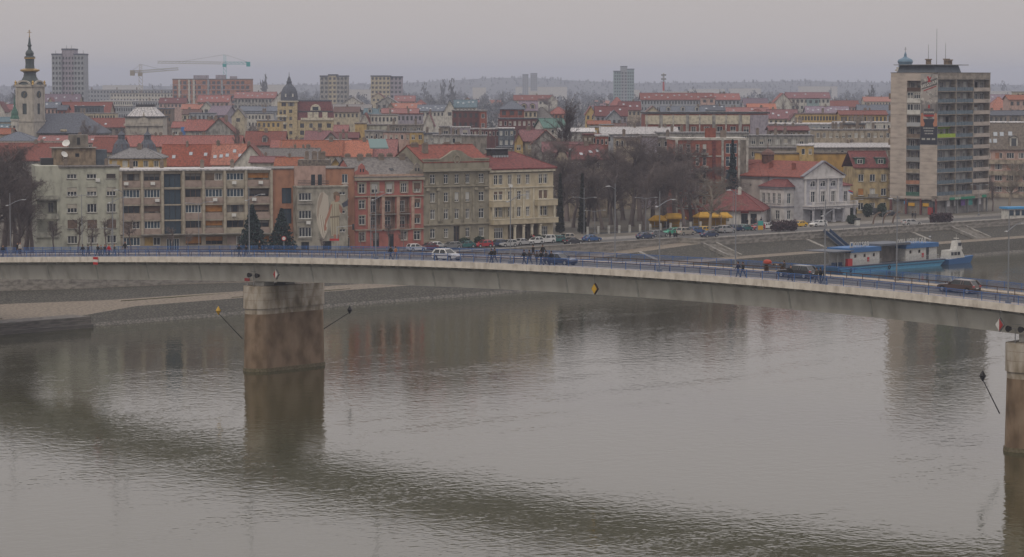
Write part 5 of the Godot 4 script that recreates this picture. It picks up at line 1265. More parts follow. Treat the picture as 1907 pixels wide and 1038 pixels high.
func advert_picture() -> ImageTexture:
	var W := 240; var H := 880
	var im := Image.create(W, H, false, Image.FORMAT_RGB8)
	im.fill(Color(0.60, 0.58, 0.56))
	var rng := RandomNumberGenerator.new(); rng.seed = 31
	for i in 90: fill_poly(im, ell(rng.randf() * W, rng.randf() * 560, rng.randf_range(6, 26), rng.randf_range(6, 30), rng.randf() * 3), Color(0.45, 0.44, 0.43).lerp(Color(0.72, 0.71, 0.69), rng.randf()))
	fill_poly(im, [[10, 105], [230, 45], [230, 130], [10, 190]], Color(0.33, 0.32, 0.32)); fill_poly(im, [[40, 200], [220, 140], [220, 152], [40, 214]], Color(0.55, 0.12, 0.13))
	fill_poly(im, [[85, 30], [105, 20], [120, 50], [140, 30], [150, 40], [130, 70], [150, 88], [95, 100], [105, 70]], Color(0.6, 0.1, 0.12))
	for i in 12: fill_poly(im, [[i * 20, 390 - rng.randf() * 60], [i * 20 + 24, 390 - rng.randf() * 60], [i * 20 + 24, 500], [i * 20, 500]], Color(0.36, 0.35, 0.35).lerp(Color(0.5, 0.49, 0.48), rng.randf()))
	fill_poly(im, [[50, 430], [190, 430], [195, 520], [120, 560], [45, 520]], Color(0.3, 0.3, 0.31)); fill_poly(im, [[45, 505], [195, 505], [190, 530], [50, 530]], Color(0.58, 0.12, 0.13)); fill_poly(im, [[110, 380], [130, 380], [136, 425], [104, 425]], Color(0.58, 0.16, 0.15))
	fill_poly(im, [[0, 640], [240, 640], [240, 880], [0, 880]], Color(0.15, 0.16, 0.2)); fill_poly(im, [[40, 560], [200, 560], [190, 650], [50, 650]], Color(0.17, 0.18, 0.22))
	fill_poly(im, [[10, 490], [32, 480], [44, 520], [40, 570], [62, 620], [50, 655], [5, 650], [2, 560]], Color(0.66, 0.45, 0.35)); fill_poly(im, [[230, 490], [208, 484], [196, 520], [200, 570], [178, 620], [190, 655], [236, 650], [238, 560]], Color(0.66, 0.45, 0.35))
	for j in 3:
		var x := 40.0 + j * 12
		while x < 200 - j * 14:
			var w := rng.randf_range(6, 20); fill_poly(im, [[x, 668 + j * 34], [x + w, 668 + j * 34], [x + w, 682 + j * 34], [x, 682 + j * 34]], Color(0.62, 0.62, 0.6)); x += w + 5
	for i in 3: fill_poly(im, [[20 + i * 72, 800], [70 + i * 72, 800], [70 + i * 72, 824], [20 + i * 72, 824]], Color(0.6, 0.6, 0.58))
	return ImageTexture.create_from_image(im)

func front_row() -> void:
	mat("hut_brown", Color(0.30, 0.235, 0.17), 0.9, "blotch", Vector3(0.15, 0.1, 0.15)); mat("shutter_brown", Color(0.17, 0.115, 0.085), 0.8); mat("shutter_dark", Color(0.07, 0.06, 0.055), 0.8); mat("awning", Color(0.45, 0.2, 0.05), 0.8); mat("pane_blue", Color(0.035, 0.06, 0.085), 0.12, "")
	for q in [["shop_white", 0.55, 0.54, 0.55], ["shop_violet", 0.16, 0.08, 0.3], ["shop_teal", 0.04, 0.3, 0.27], ["shop_green", 0.02, 0.22, 0.13], ["awning_yellow", 0.55, 0.3, 0.02], ["shop_blue", 0.05, 0.25, 0.5]]: mat(q[0], Color(q[1], q[2], q[3]), 0.6, "")
	mat("sign_red", Color(0.3, 0.03, 0.03), 0.6, "")
	pale_flats(); beige_block(); mural_house(); pink_house(); grey_palace(); cream_house(); theatre(); more_fronts(); high_rise()
# ---------------------------------------------------------------- landmarks in the distance
func church() -> void:
	mat("church_stone", Color(0.46, 0.425, 0.37), 0.9, "grime", Vector3(0.1, 0.05, 0.1)); mat("copper_dark", Color(0.035, 0.05, 0.05), 0.55, ""); mat("gilt", Color(0.35, 0.22, 0.06), 0.4, "", Vector3.ONE, 0.6)
	var Z := 950.0
	var t := thing("church", "stone church with tall baroque clock spire and slate-roofed nave", "church", Vector3(-170.2, 0, -Z), deg_to_rad(-24))
	var b := MB.new(); var I := Transform3D(); var w := 3.6
	var sides := [I, Transform3D(Basis(Vector3.UP, PI / 2), Vector3.ZERO), Transform3D(Basis(Vector3.UP, PI), Vector3.ZERO), Transform3D(Basis(Vector3.UP, -PI / 2), Vector3.ZERO)]
	for f: Transform3D in sides: holes_wall(b, 2 * w, 32.0, [rect(w - 0.9, w + 0.9, 21.6, 25.4)], f.translated_local(Vector3(-w, 0, w)), 0.5)
	obj(b, "tower", MT.church_stone, t)
	for f: Transform3D in sides:
		part_box(t, "louvred_window", "copper_dark", Vector3(-0.9, 21.6, w - 0.5), Vector3(0.9, 25.4, w - 0.35), f)
		part_box(t, "cornice", "church_stone", Vector3(-w - 0.5, 31.3, w - 0.3), Vector3(w + 0.5, 32.1, w + 0.5), f)
		part_box(t, "string_course", "church_stone", Vector3(-w - 0.2, 19.0, w - 0.2), Vector3(w + 0.2, 19.5, w + 0.25), f)
		for s in [-1, 1]: part_box(t, "corner_pilaster", "church_stone", Vector3(s * (w - 0.5) - 0.4, 19.5, w - 0.1), Vector3(s * (w - 0.5) + 0.4, 31.3, w + 0.22), f)
		var a := MB.new() # arched gable above the clock
		for i in 10:
			var u := PI * i / 10.0; var v := PI * (i + 1) / 10.0
			a.hexa([Vector3(2.2 * cos(v), 31.9 + 1.2 * sin(v), w + 0.5), Vector3(2.2 * cos(u), 31.9 + 1.2 * sin(u), w + 0.5), Vector3(2.2 * cos(u), 31.9 + 1.2 * sin(u), w - 0.2), Vector3(2.2 * cos(v), 31.9 + 1.2 * sin(v), w - 0.2), Vector3(2.8 * cos(v), 31.9 + 1.7 * sin(v), w + 0.5), Vector3(2.8 * cos(u), 31.9 + 1.7 * sin(u), w + 0.5), Vector3(2.8 * cos(u), 31.9 + 1.7 * sin(u), w - 0.2), Vector3(2.8 * cos(v), 31.9 + 1.7 * sin(v), w - 0.2)])
		obj(a, "clock_gable", MT.church_stone, t, f)
		var c := MB.new(); c.tube(Vector3(0, 28.6, w), Vector3(0, 28.6, w + 0.2), 1.25, 1.25, 20); var cl := obj(c, "clock_face", MT.copper_dark, t, f)
		var h := MB.new(); h.bar(Vector3(0, 28.6, w + 0.22), Vector3(0.5, 29.3, w + 0.22), 0.12, 0.05, Vector3.BACK); h.bar(Vector3(0, 28.6, w + 0.22), Vector3(-0.1, 27.6, w + 0.22), 0.1, 0.05, Vector3.BACK); obj(h, "clock_hands", MT.gilt, cl)
	var sp := MB.new(); sp.lathe([[4.3, 32.06], [4.1, 32.64], [3.0, 33.66], [2.3, 34.94], [2.1, 36.10], [2.5, 36.48]], 12); obj(sp, "lower_dome", MT.copper_dark, t)
	var g1 := MB.new(); g1.lathe([[2.5, 36.49], [3.4, 36.86], [3.4, 37.31], [2.2, 37.70]], 12); obj(g1, "gilded_ring", MT.gilt, t)
	var sp2 := MB.new(); sp2.lathe([[1.7, 37.70], [1.5, 39.30], [1.6, 41.09], [1.9, 41.34], [1.9, 41.86], [1.3, 42.24], [1.5, 43.01], [1.2, 43.78], [0.6, 44.42], [0.5, 45.31], [0.8, 45.82], [0.5, 46.34], [0.28, 48.26], [0.1, 48.90]], 10); obj(sp2, "upper_spire", MT.copper_dark, t)
	var g2 := MB.new(); g2.lathe([[1.65, 41.09], [2.0, 41.22], [1.95, 41.54]], 10); g2.lathe([[0.0, 48.64], [0.4, 48.90], [0.0, 49.15]], 8); obj(g2, "gilded_ball", MT.gilt, t)
	var cr := MB.new(); cr.box(Vector3(-0.09, 49.09, -0.09), Vector3(0.09, 51.33, 0.09)); cr.box(Vector3(-0.9, 50.30, -0.08), Vector3(0.9, 50.46, 0.08)); cr.box(Vector3(-0.5, 50.82, -0.08), Vector3(0.5, 50.94, 0.08)); obj(cr, "cross", MT.gilt, t)
	for q in [[-1, -1], [1, -1], [1, 1], [-1, 1]]:
		var u := MB.new(); u.lathe([[0.5, 32.06], [0.3, 32.51], [0.5, 32.83], [0.2, 33.28], [0.0, 33.66]], 8); obj(u, "corner_urn", MT.gilt, t, Transform3D(Basis(), Vector3(q[0] * 3.6, 0, q[1] * 3.6)))
	# nave to the right, its ridge running away from the tower
	var n := Node3D.new(); n.name = "nave"; t.add_child(n); n.position = Vector3(1.6, 0, -2.2); n.rotation.y = deg_to_rad(18)
	var nb := MB.new(); walls(nb, "f", 22, 14, 15.0, 15.0, [rect(4, 6, 8, 12), rect(10, 12, 8, 12), rect(16, 18, 8, 12)]); obj(nb, "nave_wall", MT.church_stone, n)
	var nr := MB.new()
	var P := [Vector3(-2.5, 15.0, 5.0), Vector3(23, 15.0, 2.0), Vector3(23, 15.0, -15), Vector3(-2.5, 15, -15), Vector3(0, 21.8, -7), Vector3(14.5, 21.8, -7)]
	nr.quad(P[0], P[1], P[5], P[4]); nr.tri(P[1], P[2], P[5]); nr.quad(P[2], P[3], P[4], P[5]); nr.tri(P[3], P[0], P[4]); nr.box(Vector3(-2.5, 14.6, -15), Vector3(23, 14.99, 2.0)); obj(nr, "nave_roof", MT.r_slate, n)
	part_box(n, "roof_hatch", "cream", Vector3(9.0, 15.6, 2.4), Vector3(11.2, 16.3, 3.2))
	# small turret left of it
	t = thing("church_turret", "slim white turret with green cap left of the church tower", "turret", Vector3(-173.0, 0, -935.0), 0.0)
	b = MB.new(); b.lathe([[1.3, 0], [1.3, 19.5], [1.6, 19.6], [1.6, 20.2]], 8); obj(b, "shaft", MT.pale, t)
	b = MB.new(); b.lathe([[1.7, 20.21], [1.2, 21.4], [1.2, 22.4], [0.9, 23.2], [0.35, 24.4], [0.3, 26.0], [0.05, 28.5]], 8); obj(b, "cap", MT.r_green, t)
	for y in [12.0, 16.0]: part_box(t, "slit_window", "pane", Vector3(-0.35, y, 1.15), Vector3(0.35, y + 1.8, 1.3))

func tower_block(label: String, x0: float, W: float, D: float, top: float, Z: float, turn: float, wm: String, bays: Array, cols: int, hut := true) -> Node3D:
	# bays: [start, end, set back, raise] along the front as shares of its width
	var t := front("tower_block", label, x0, Z, turn)
	t.set_meta("group", "distant tower blocks")
	for q in bays:
		var a: float = q[0] * W; var e: float = q[1] * W; var hs := []
		var n := maxi(1, int(cols * (q[1] - q[0])))
		var fl := int(top / 3.0)
		for j in fl: for i in n:
			var p := (e - a) / n
			hs.append(rect(p * (i + 0.22), p * (i + 0.78), 1.0 + j * 3.0, 2.6 + j * 3.0))
		var b := MB.new()
		var H: float = top + q[3]
		holes_wall(b, e - a, H, hs, Transform3D(Basis(), Vector3(a, 0, -q[2])), 0.3)
		b.box(Vector3(a, 0, -D), Vector3(e, H, -q[2] - 0.35)); b.quad(Vector3(a, 0, -q[2] - 0.35), Vector3(a, 0, -q[2]), Vector3(a, H, -q[2]), Vector3(a, H, -q[2] - 0.35)); b.quad(Vector3(e, 0, -q[2]), Vector3(e, 0, -q[2] - 0.35), Vector3(e, H, -q[2] - 0.35), Vector3(e, H, -q[2]))
		b.quad(Vector3(a, H, -q[2]), Vector3(e, H, -q[2]), Vector3(e, H, -q[2] - 0.35), Vector3(a, H, -q[2] - 0.35))
		obj(b, "wing", MT[q[4] if q.size() > 4 else wm], t)
		var p := MB.new(); for r: Rect2 in hs: p.box(Vector3(a + r.position.x, r.position.y, -q[2] - 0.3), Vector3(a + r.end.x, r.end.y, -q[2] - 0.2))
		obj(p, "window_panes", MT.pane2, t).set_meta("kind", "stuff")
		if hut: part_box(t, "roof_cap", "r_slate", Vector3(a - 0.2, H + 0.002, -D), Vector3(e + 0.2, H + 0.9, -q[2] + 0.2))
	return t

func far_landmarks() -> void:
	var t := tower_block("tall grey-blue tower block right of the church spire", -273.6, 19.2, 16, 48.6, 1600.0, 0, "bluegrey", [[0.0, 0.3, 0.0, 0.0], [0.3, 0.68, 1.6, 3.0, "lilac"], [0.68, 1.0, 0.0, 0.0]], 12)
	for c in [1.5, 8.0, 11.0, 18.0]: var b := MB.new(); b.tube(Vector3(c, 48, -5), Vector3(c, 54.5 if c > 5 and c < 15 else 51.5, -5), 0.2, 0.1, 4); obj(b, "mast", MT.metal, t)
	t = tower_block("left one of two matching pale tower blocks in the centre haze", -128.5, 18.4, 18, 36.0, 1800.0, 0, "cream", [[0.0, 0.3, 0.0, 0.0, "grey"], [0.3, 0.6, 0.8, 0.8], [0.6, 1.0, 0.0, 0.0, "grey"]], 9)
	t = tower_block("right one of two matching pale tower blocks in the centre haze", -94.5, 20.8, 18, 36.0, 1800.0, 0, "cream", [[0.0, 0.62, 0.0, 0.0], [0.62, 1.0, 0.8, -0.5, "lilac"]], 9)
	t = tower_block("hazy teal-blue tower with stepped top behind the park", 98.6, 19.4, 18, 42.0, 2600.0, 0, "bluegrey", [[0.0, 0.35, 0.0, 0.0, "teal_wall"], [0.35, 0.66, 0.6, 4.5, "bluegrey"], [0.66, 1.0, 0.0, 2.0, "teal_wall"]], 9)
	t = tower_block("pair of faint tower blocks just above the horizon haze", 15.5, 22.0, 18, 42.0, 4000.0, 0, "bluegrey", [[0.0, 0.4, 0.0, 0.0], [0.55, 1.0, 0.0, 1.5]], 9)
	# unfinished block
	t = front("unfinished_block", "unfinished apartment block of bare brick and concrete below the teal crane", -214.5, 1700.0, 0); var W := 49.3; var H := 34.0
	var hs := []
	for j in 10: for i in 16:
		if (i * 7 + j * 3) % 5 == 0: continue
		hs.append(rect(0.6 + i * 3.05, 2.6 + i * 3.05, 31.2 - j * 3.0, 33.0 - j * 3.0))
	var b := MB.new(); walls(b, "f", W, 16, H, H, hs); obj(b, "wall", MT.salmon, t)
	var p := MB.new(); for r: Rect2 in hs: p.box(Vector3(r.position.x, r.position.y, -0.4), Vector3(r.end.x, r.end.y, -0.3))
	obj(p, "window_openings", MT.slate_wall, t).set_meta("kind", "stuff")
	for j in 11: part_box(t, "floor_slab", "lilac", Vector3(-0.2, 30.7 - j * 3.0, 0.0), Vector3(W + 0.2, 31.0 - j * 3.0, 0.25))
	for x in [3.6, 9.8, 12.8, 22.0, 30.5]: part_box(t, "concrete_strip", "pale" if x < 14 else "bluegrey", Vector3(x, 0, 0.0), Vector3(x + 1.2, H, 0.35))
	roof(t, "f", W, 16, H, H + 0.6, "r_grey")
	for c in [[13.0, 22.0, 2.2], [27.0, 33.0, 2.4], [36, 40, 1.6]]: part_box(t, "roof_storey", "lilac", Vector3(c[0], H + 0.61, -8), Vector3(c[1], H + 0.6 + c[2], -2))
	# two tower cranes
	crane("teal tower crane with long jib above the unfinished block", Vector3(-183.5, 0, -1720.0), 50.0, 44.0, -43.0, 15.0, "crane_teal", 7.0)
	crane("grey tower crane with short jib left of the unfinished block", Vector3(-207.0, 0, -1500.0), 42.5, 37.8, 21.0, -4.6, "crane_grey", 0.0)
	# domed corner building
	secession()
	# blue church dome behind the high-rise
	t = thing("church_dome", "pale church tower with a blue onion dome behind the high-rise", "church", Vector3(131.5, 0, -900.0), 0.0)
	b = MB.new(); b.box(Vector3(-2.5, 0, -2.5), Vector3(2.5, 36.6, 2.5)); b.box(Vector3(-3.0, 36.61, -3.0), Vector3(3.0, 37.2, 3.0)); b.box(Vector3(-2.6, 37.21, -2.6), Vector3(2.6, 38.0, 2.6)); obj(b, "tower", MT.pale, t)
	b = MB.new(); b.lathe([[2.3, 38.01], [2.2, 38.9], [2.65, 39.8], [2.3, 40.5], [1.0, 41.1], [0.5, 41.5], [0.4, 42.3], [0.08, 43.1]], 12); obj(b, "onion_dome", mat("dome_blue", Color(0.085, 0.16, 0.23), 0.5, ""), t)
	b = MB.new(); b.box(Vector3(-0.08, 43.0, -0.08), Vector3(0.08, 44.7, 0.08)); b.box(Vector3(-0.45, 43.9, -0.07), Vector3(0.45, 44.05, 0.07)); obj(b, "cross", MT.metal, t)
	for s in [-1, 1]: part_box(t, "round_window", "pane", Vector3(s * 1.2 - 0.4, 34.4, 2.5), Vector3(s * 1.2 + 0.4, 35.6, 2.56))
	# red and white radio mast
	t = thing("radio_mast", "slender red and white radio mast in the haze", "mast", Vector3(112.7, 0, -2000.0), 0.0)
	for k in 6: b = MB.new(); b.tube(Vector3(0, k * 6.5, 0), Vector3(0, k * 6.5 + 6.48, 0), 1.15 - k * 0.1, 1.05 - k * 0.1, 4); obj(b, "mast_section", mat("mast_red", Color(0.4, 0.06, 0.05), 0.7, "") if k % 2 == 0 else MT.white, t)
	for y in [34.0, 37.0]: part_box(t, "antenna_ring", "metal", Vector3(-1.8, y, -1.8), Vector3(1.8, y + 1.2, 1.8))
	# white hipped town roof with stone front
	t = front("hipped_hall", "stone hall with gleaming white hipped roof and arched gable front", -137.5, 955.0, 0)
	b = MB.new(); hs = [rect(2.2, 3.6, 6.0, 10.5), rect(5.6, 7.6, 6.0, 11.0), rect(9.5, 10.9, 6.0, 10.5)]; walls(b, "f", 13.4, 12, 20.4, 20.4, hs); obj(b, "wall", MT.church_stone, t)
	for q: Rect2 in hs: win(t, Transform3D(), q, 2, 2, "shutter_brown", "pane")
	part_box(t, "cornice", "church_stone", Vector3(-0.4, 17.4, -0.1), Vector3(13.8, 18.2, 0.7)); part_box(t, "eaves", "r_dark", Vector3(-0.5, 20.41, -12.4), Vector3(13.9, 20.8, 0.6))
	var rf := MB.new(); var A := [Vector3(0.6, 20.81, 0.2), Vector3(12.8, 20.81, 0.2), Vector3(12.8, 20.81, -11.5), Vector3(0.6, 20.81, -11.5)]; var B := [Vector3(3.6, 24.2, -3.5), Vector3(9.6, 24.2, -3.5), Vector3(9.6, 24.2, -8), Vector3(3.6, 24.2, -8)]
	for i in 4: rf.quad(A[i], A[(i + 1) % 4], B[(i + 1) % 4], B[i])
	rf.quad(B[0], B[1], B[2], B[3]); var ro := obj(rf, "roof", MT.r_white, t); part_box(ro, "ridge_cap", "r_dark", Vector3(3.4, 24.21, -8.2), Vector3(9.8, 25.0, -3.3))
	for i in 7: rf = MB.new(); rf.bar(Vector3(1.6 + i * 1.7, 20.85, 0.15), Vector3(3.9 + i * 0.9, 24.2, -3.45), 0.08, 0.12); obj(rf, "roof_seam", MT.r_grey, ro)
	b = MB.new(); b.prism(PackedVector2Array([Vector2(4.2, 18.3), Vector2(9.2, 18.3), Vector2(8.6, 19.6), Vector2(7.2, 20.6), Vector2(6.7, 22.6), Vector2(6.2, 20.6), Vector2(4.8, 19.6)]), 0.1, 0.6); obj(b, "front_gable", MT.church_stone, t)
	# dark domed turrets on the street behind the quay
	for q in [[-102.5, 705.0, "left one of two dark ribbed roof domes behind the corner flats"], [-95.0, 700.0, "right one of two dark ribbed roof domes behind the corner flats"]]:
		t = thing("domed_turret", q[2], "turret", Vector3(q[0], 0, -q[1]), 0.2); t.set_meta("group", "dark domed turrets")
		b = MB.new(); b.lathe([[2.4, 0], [2.4, 13.2], [2.7, 13.3], [2.7, 13.7]], 8); obj(b, "drum", MT.grey, t)
		b = MB.new(); b.lathe([[2.6, 13.71], [2.45, 15.2], [1.9, 16.9], [1.1, 18.0], [0.9, 18.1], [0.9, 19.2], [1.1, 19.3], [0.2, 20.2], [0.05, 21.5]], 8); obj(b, "dome", MT.r_slate, t)
		for k in 8: b = MB.new(); b.bar(Vector3(2.6, 13.7, 0).rotated(Vector3.UP, k * TAU / 8), Vector3(1.95, 16.9, 0).rotated(Vector3.UP, k * TAU / 8), 0.14, 0.14); obj(b, "rib", MT.r_brown, t)
	# extra pieces that belong to single houses
	t = thing("glass_roof_light", "large pale green glass roof light on the orange-red roofs", "roof light", Vector3(-35.6, 0, -718.0), 0.0)
	b = MB.new(); slab4(b, [Vector3(-2.4, 15.6, 0), Vector3(2.6, 15.6, 0), Vector3(1.7, 17.9, -2), Vector3(-3.0, 17.9, -2)], 0.3); obj(b, "glazing", mat("green_glass", Color(0.14, 0.22, 0.22), 0.3, ""), t)
	t = thing("blue_bay", "bright blue glazed bay window on a white house among red roofs", "bay window", Vector3(-106.6, 0, -876.0), 0.0)
	for x in [0.0, 2.6]: b = MB.new(); b.lathe([[1.2, 0], [1.2, 17.0], [1.35, 17.05], [1.35, 18.4]], 12); obj(b, "bay", mat("bay_blue", Color(0.07, 0.17, 0.42), 0.5, ""), t, Transform3D(Basis(), Vector3(x, 0, 0)))

func crane(label: String, at: Vector3, top: float, jib: float, reach: float, tail: float, m: String, up: float) -> void:
	mat("crane_teal", Color(0.05, 0.30, 0.32), 0.6, ""); mat("crane_grey", Color(0.27, 0.24, 0.2), 0.6, "")
	var t := thing("tower_crane", label, "crane", at, 0.0)
	var truss := func(a: Vector3, e: Vector3, w: float, n: int) -> MB:
		var b := MB.new(); var d := (e - a).normalized(); var s := d.cross(Vector3.BACK if absf(d.y) > 0.5 else Vector3.UP).normalized() * w / 2; var u := s.cross(d).normalized() * w / 2
		for k in [s + u, s - u, -s + u, -s - u]: b.bar(a + k, e + k, 0.28, 0.28)
		for i in n:
			var p := a.lerp(e, float(i) / n); var q := a.lerp(e, float(i + 1) / n)
			b.bar(p + s + u, q + s - u, 0.16, 0.16); b.bar(p - s + u, q - s - u, 0.16, 0.16); b.bar(p + s + u, q - s + u, 0.16, 0.16)
		return b
	obj(truss.call(Vector3.ZERO, Vector3(0, jib, 0), 1.9, 18), "mast", MT[m], t)
	obj(truss.call(Vector3(0, jib, 0), Vector3(0, top, 0), 1.4, 4), "tower_head", MT[m], t)
	obj(truss.call(Vector3(0, jib + 0.6, 0), Vector3(reach, jib + 0.8 + (1.4 if up == 0.0 else 0.4), 0), 1.3, 20), "jib", mat("crane_pale", Color(0.33, 0.33, 0.30), 0.6, ""), t)
	obj(truss.call(Vector3(0, jib + 0.6, 0), Vector3(tail, jib + 0.6, 0), 1.3, 6), "counter_jib", MT[m], t)
	part_box(t, "counterweight", m, Vector3(tail - 1.2, jib - 1.6, -1), Vector3(tail + 1.2, jib + 1.4, 1))
	part_box(t, "cab", m, Vector3(-1.2, jib - 1.9, 1.0), Vector3(1.0, jib + 0.2, 2.4))
	for e in [reach * 0.7, tail]: var b := MB.new(); b.tube(Vector3(0, top, 0), Vector3(e, jib + 1.2, 0), 0.08, 0.08, 4); obj(b, "tie_rod", MT.metal, t)

func secession() -> void:
	mat("villa_yellow", Color(0.50, 0.40, 0.22), 0.9, "grime")
	var t := front("domed_corner_house", "ornate yellow corner house with dark dome and red mansard", -104.7, 1200.0, 0); var I := Transform3D()
	var b := MB.new(); var hs := []
	for j in 5: hs.append(rect(5.2, 6.6, 19.0 - j * 3.2, 20.6 - j * 3.2))
	for j in 4: for x in [0.9, 2.6]: hs.append(rect(x, x + 1.2, 18.4 - j * 3.2, 20.4 - j * 3.2))
	holes_wall(b, 8.8, 24.0, hs + [rect(1.8, 3.8, 22.0, 23.7), rect(4.6, 7.6, 22.0, 23.7)], I); b.box(Vector3(0.01, 0, -8), Vector3(8.79, 24.0, -0.25)); b.quad(Vector3(0, 0, -8), Vector3(0, 0, 0), Vector3(0, 24, 0), Vector3(0, 24, -8)); b.quad(Vector3(8.8, 0, 0), Vector3(8.8, 0, -8), Vector3(8.8, 24, -8), Vector3(8.8, 24, 0))
	obj(b, "corner_tower", MT.villa_yellow, t)
	for q: Rect2 in hs + [rect(1.8, 3.8, 22.0, 23.7), rect(4.6, 7.6, 22.0, 23.7)]: win(t, I, q, 2, 1, "brown_wall", "pane")
	for j in 3: part_box(t, "balcony", "creamy_trim", Vector3(-0.4, 17.2 - j * 3.2, 0), Vector3(4.2, 18.0 - j * 3.2, 0.8))
	part_box(t, "cornice", "creamy_trim", Vector3(0.6, 24.003, -7), Vector3(9.2, 24.5, 0.5))
	var d := MB.new(); d.lathe([[3.9, 24.5], [3.85, 26.5], [3.5, 28.6], [2.7, 30.4], [1.5, 31.6], [1.2, 32.0], [1.2, 33.0], [0.9, 33.4], [0.6, 34.6], [0.15, 35.4], [0.08, 37.2]], 14); var dm := obj(d, "dome", MT.r_slate, t, Transform3D(Basis(), Vector3(5.0, 0, -3.6)))
	for x in [-1.3, 1.9]: part_box(dm, "dome_window", "white", Vector3(x - 0.3, 26.2, 3.4), Vector3(x + 0.3, 27.6, 3.9))
	b = MB.new(); var ws := []
	for i in 4: for j in 4: ws.append(rect(1.2 + i * 4.0, 3.0 + i * 4.0, 12.4 - j * 3.2, 14.4 - j * 3.2))
	walls(b, "f", 16.4, 10, 15.8, 15.8, ws); obj(b, "wing_wall", MT.villa_yellow, t, Transform3D(Basis(), Vector3(8.8, 0, -0.6)))
	for q: Rect2 in ws: win(t, Transform3D(Basis(), Vector3(8.8, 0, -0.6)), q, 2, 1, "brown_wall", "pane")
	part_box(t, "loggia_band", "creamy_trim", Vector3(10.4, 15.81, -1.2), Vector3(25.0, 16.9, 0.0))
	var r := MB.new(); r.hexa([Vector3(8.8, 15.82, -1.2), Vector3(25.4, 15.82, -1.2), Vector3(25.4, 15.82, -10), Vector3(8.8, 15.82, -10), Vector3(8.8, 24.2, -2.6), Vector3(23.6, 24.2, -2.6), Vector3(23.6, 24.2, -9), Vector3(8.8, 24.2, -9)]); var ro := obj(r, "mansard_roof", MT.r_maroon, t)
	part_box(ro, "roof_crest", "r_slate", Vector3(8.8, 24.21, -9), Vector3(23.8, 24.8, -2.4)); part_box(ro, "mansard_belt", "r_dark", Vector3(8.9, 19.5, -2.2), Vector3(25.0, 20.0, -1.4))
	var a := MB.new(); a.prism(PackedVector2Array([Vector2(14.6, 20.1), Vector2(19.2, 20.1), Vector2(19.0, 21.6), Vector2(18.2, 22.6), Vector2(16.9, 23.0), Vector2(15.6, 22.6), Vector2(14.8, 21.6)]), -2.6, -1.0); var ao := obj(a, "arched_dormer", MT.creamy_trim, ro); part_box(ao, "dormer_window", "pane", Vector3(15.6, 20.3, -1.0), Vector3(18.2, 21.8, -0.93))
	for x in [13.4, 16.0, 20.0]: part_box(ro, "dormer", "creamy_trim", Vector3(x, 16.9, -1.6), Vector3(x + 2.2, 19.4, -0.6))
# ---------------------------------------------------------------- trees, hedges and far woods
func grow(tr: MB, cr: MB, rng: RandomNumberGenerator, p: Vector3, d: Vector3, L: float, r: float, lev: int, P: Dictionary) -> void:
	var segs: int = [P.get("segs", 4), 3, 3, 2, 1][lev]
	var last: bool = lev >= P.levels
	for s in segs:
		var w: float = 0.10 + 0.07 * lev
		d = (d + Vector3(rng.randfn(0, w), rng.randfn(0, w) + P.up * (0.05 if lev < 2 else 0.12), rng.randfn(0, w))).normalized()
		var q := p + d * L / segs
		var r1 := r * (0.86 if lev == 0 else 0.7)
		if s == segs - 1 and last: r1 = 0.008
		(tr if lev == 0 else cr).tube(p, q, r, r1, 7 if lev == 0 else (5 if lev == 1 else 3), false)
		if not last and (lev > 0 or s >= P.bare):
			var k: int = P.kids[lev]
			for i in k:
				var ax := d.cross(Vector3(rng.randfn(), rng.randfn(), rng.randfn())).normalized()
				var c := d.rotated(ax, P.fan * rng.randf_range(0.6, 1.35))
				grow(tr, cr, rng, p.lerp(q, rng.randf_range(0.25, 1.0)), c, L * P.ratio * rng.randf_range(0.6, 1.1) * (1.0 - 0.5 * s / segs), r1 * 0.62, lev + 1, P)
		p = q; r = r1

func tree_proto(key: String, seed_: int, P: Dictionary) -> Array:
	if not cache.has(key):
		var rng := RandomNumberGenerator.new(); rng.seed = seed_
		var tr := MB.new(); var cr := MB.new()
		tr.tube(Vector3(0, -0.4, 0), Vector3(0, 0.5, 0), P.r * 1.5, P.r * 1.05, 7, false)
		grow(tr, cr, rng, Vector3(0, 0.4, 0), Vector3.UP, P.trunk, P.r, 0, P)
		var top := 0.0
		for v in cr.v: top = maxf(top, v.y)
		cache[key] = [tr.mesh(), cr.mesh(), top]
	return cache[key]

func plant_tree(called: String, label: String, X: float, Z: float, h: float, kind: int, wide := 1.0, group := "", bark := "bark") -> void:
	var pr: Array
	var v := kind % 10
	if kind < 10: pr = tree_proto("broad%d" % v, 40 + v, {"levels": 4, "kids": [4, 3, 3, 4], "fan": 0.76, "ratio": 0.56, "up": 0.22, "bare": 1, "trunk": 7.5, "r": 0.2})
	elif kind < 20: pr = tree_proto("poplar%d" % v, 70 + v, {"levels": 3, "kids": [8, 6, 4], "fan": 0.46, "ratio": 0.36, "up": 0.6, "bare": 1, "trunk": 17.0, "r": 0.3, "segs": 10})
	else: pr = tree_proto("small%d" % v, 90 + v, {"levels": 3, "kids": [4, 4, 4], "fan": 0.75, "ratio": 0.6, "up": 0.3, "bare": 2, "trunk": 4.2, "r": 0.13})
	var t := thing(called, label, "tree", Vector3(X, 0, -Z), X * 12.9898 + Z, group)
	var s: float = h / pr[2]
	var B := Transform3D(Basis.from_scale(Vector3(s * wide, s, s * wide)), Vector3.ZERO)
	inst(pr[0], "trunk", MT[bark], t, B); inst(pr[1], "crown", MT[bark], t, B)

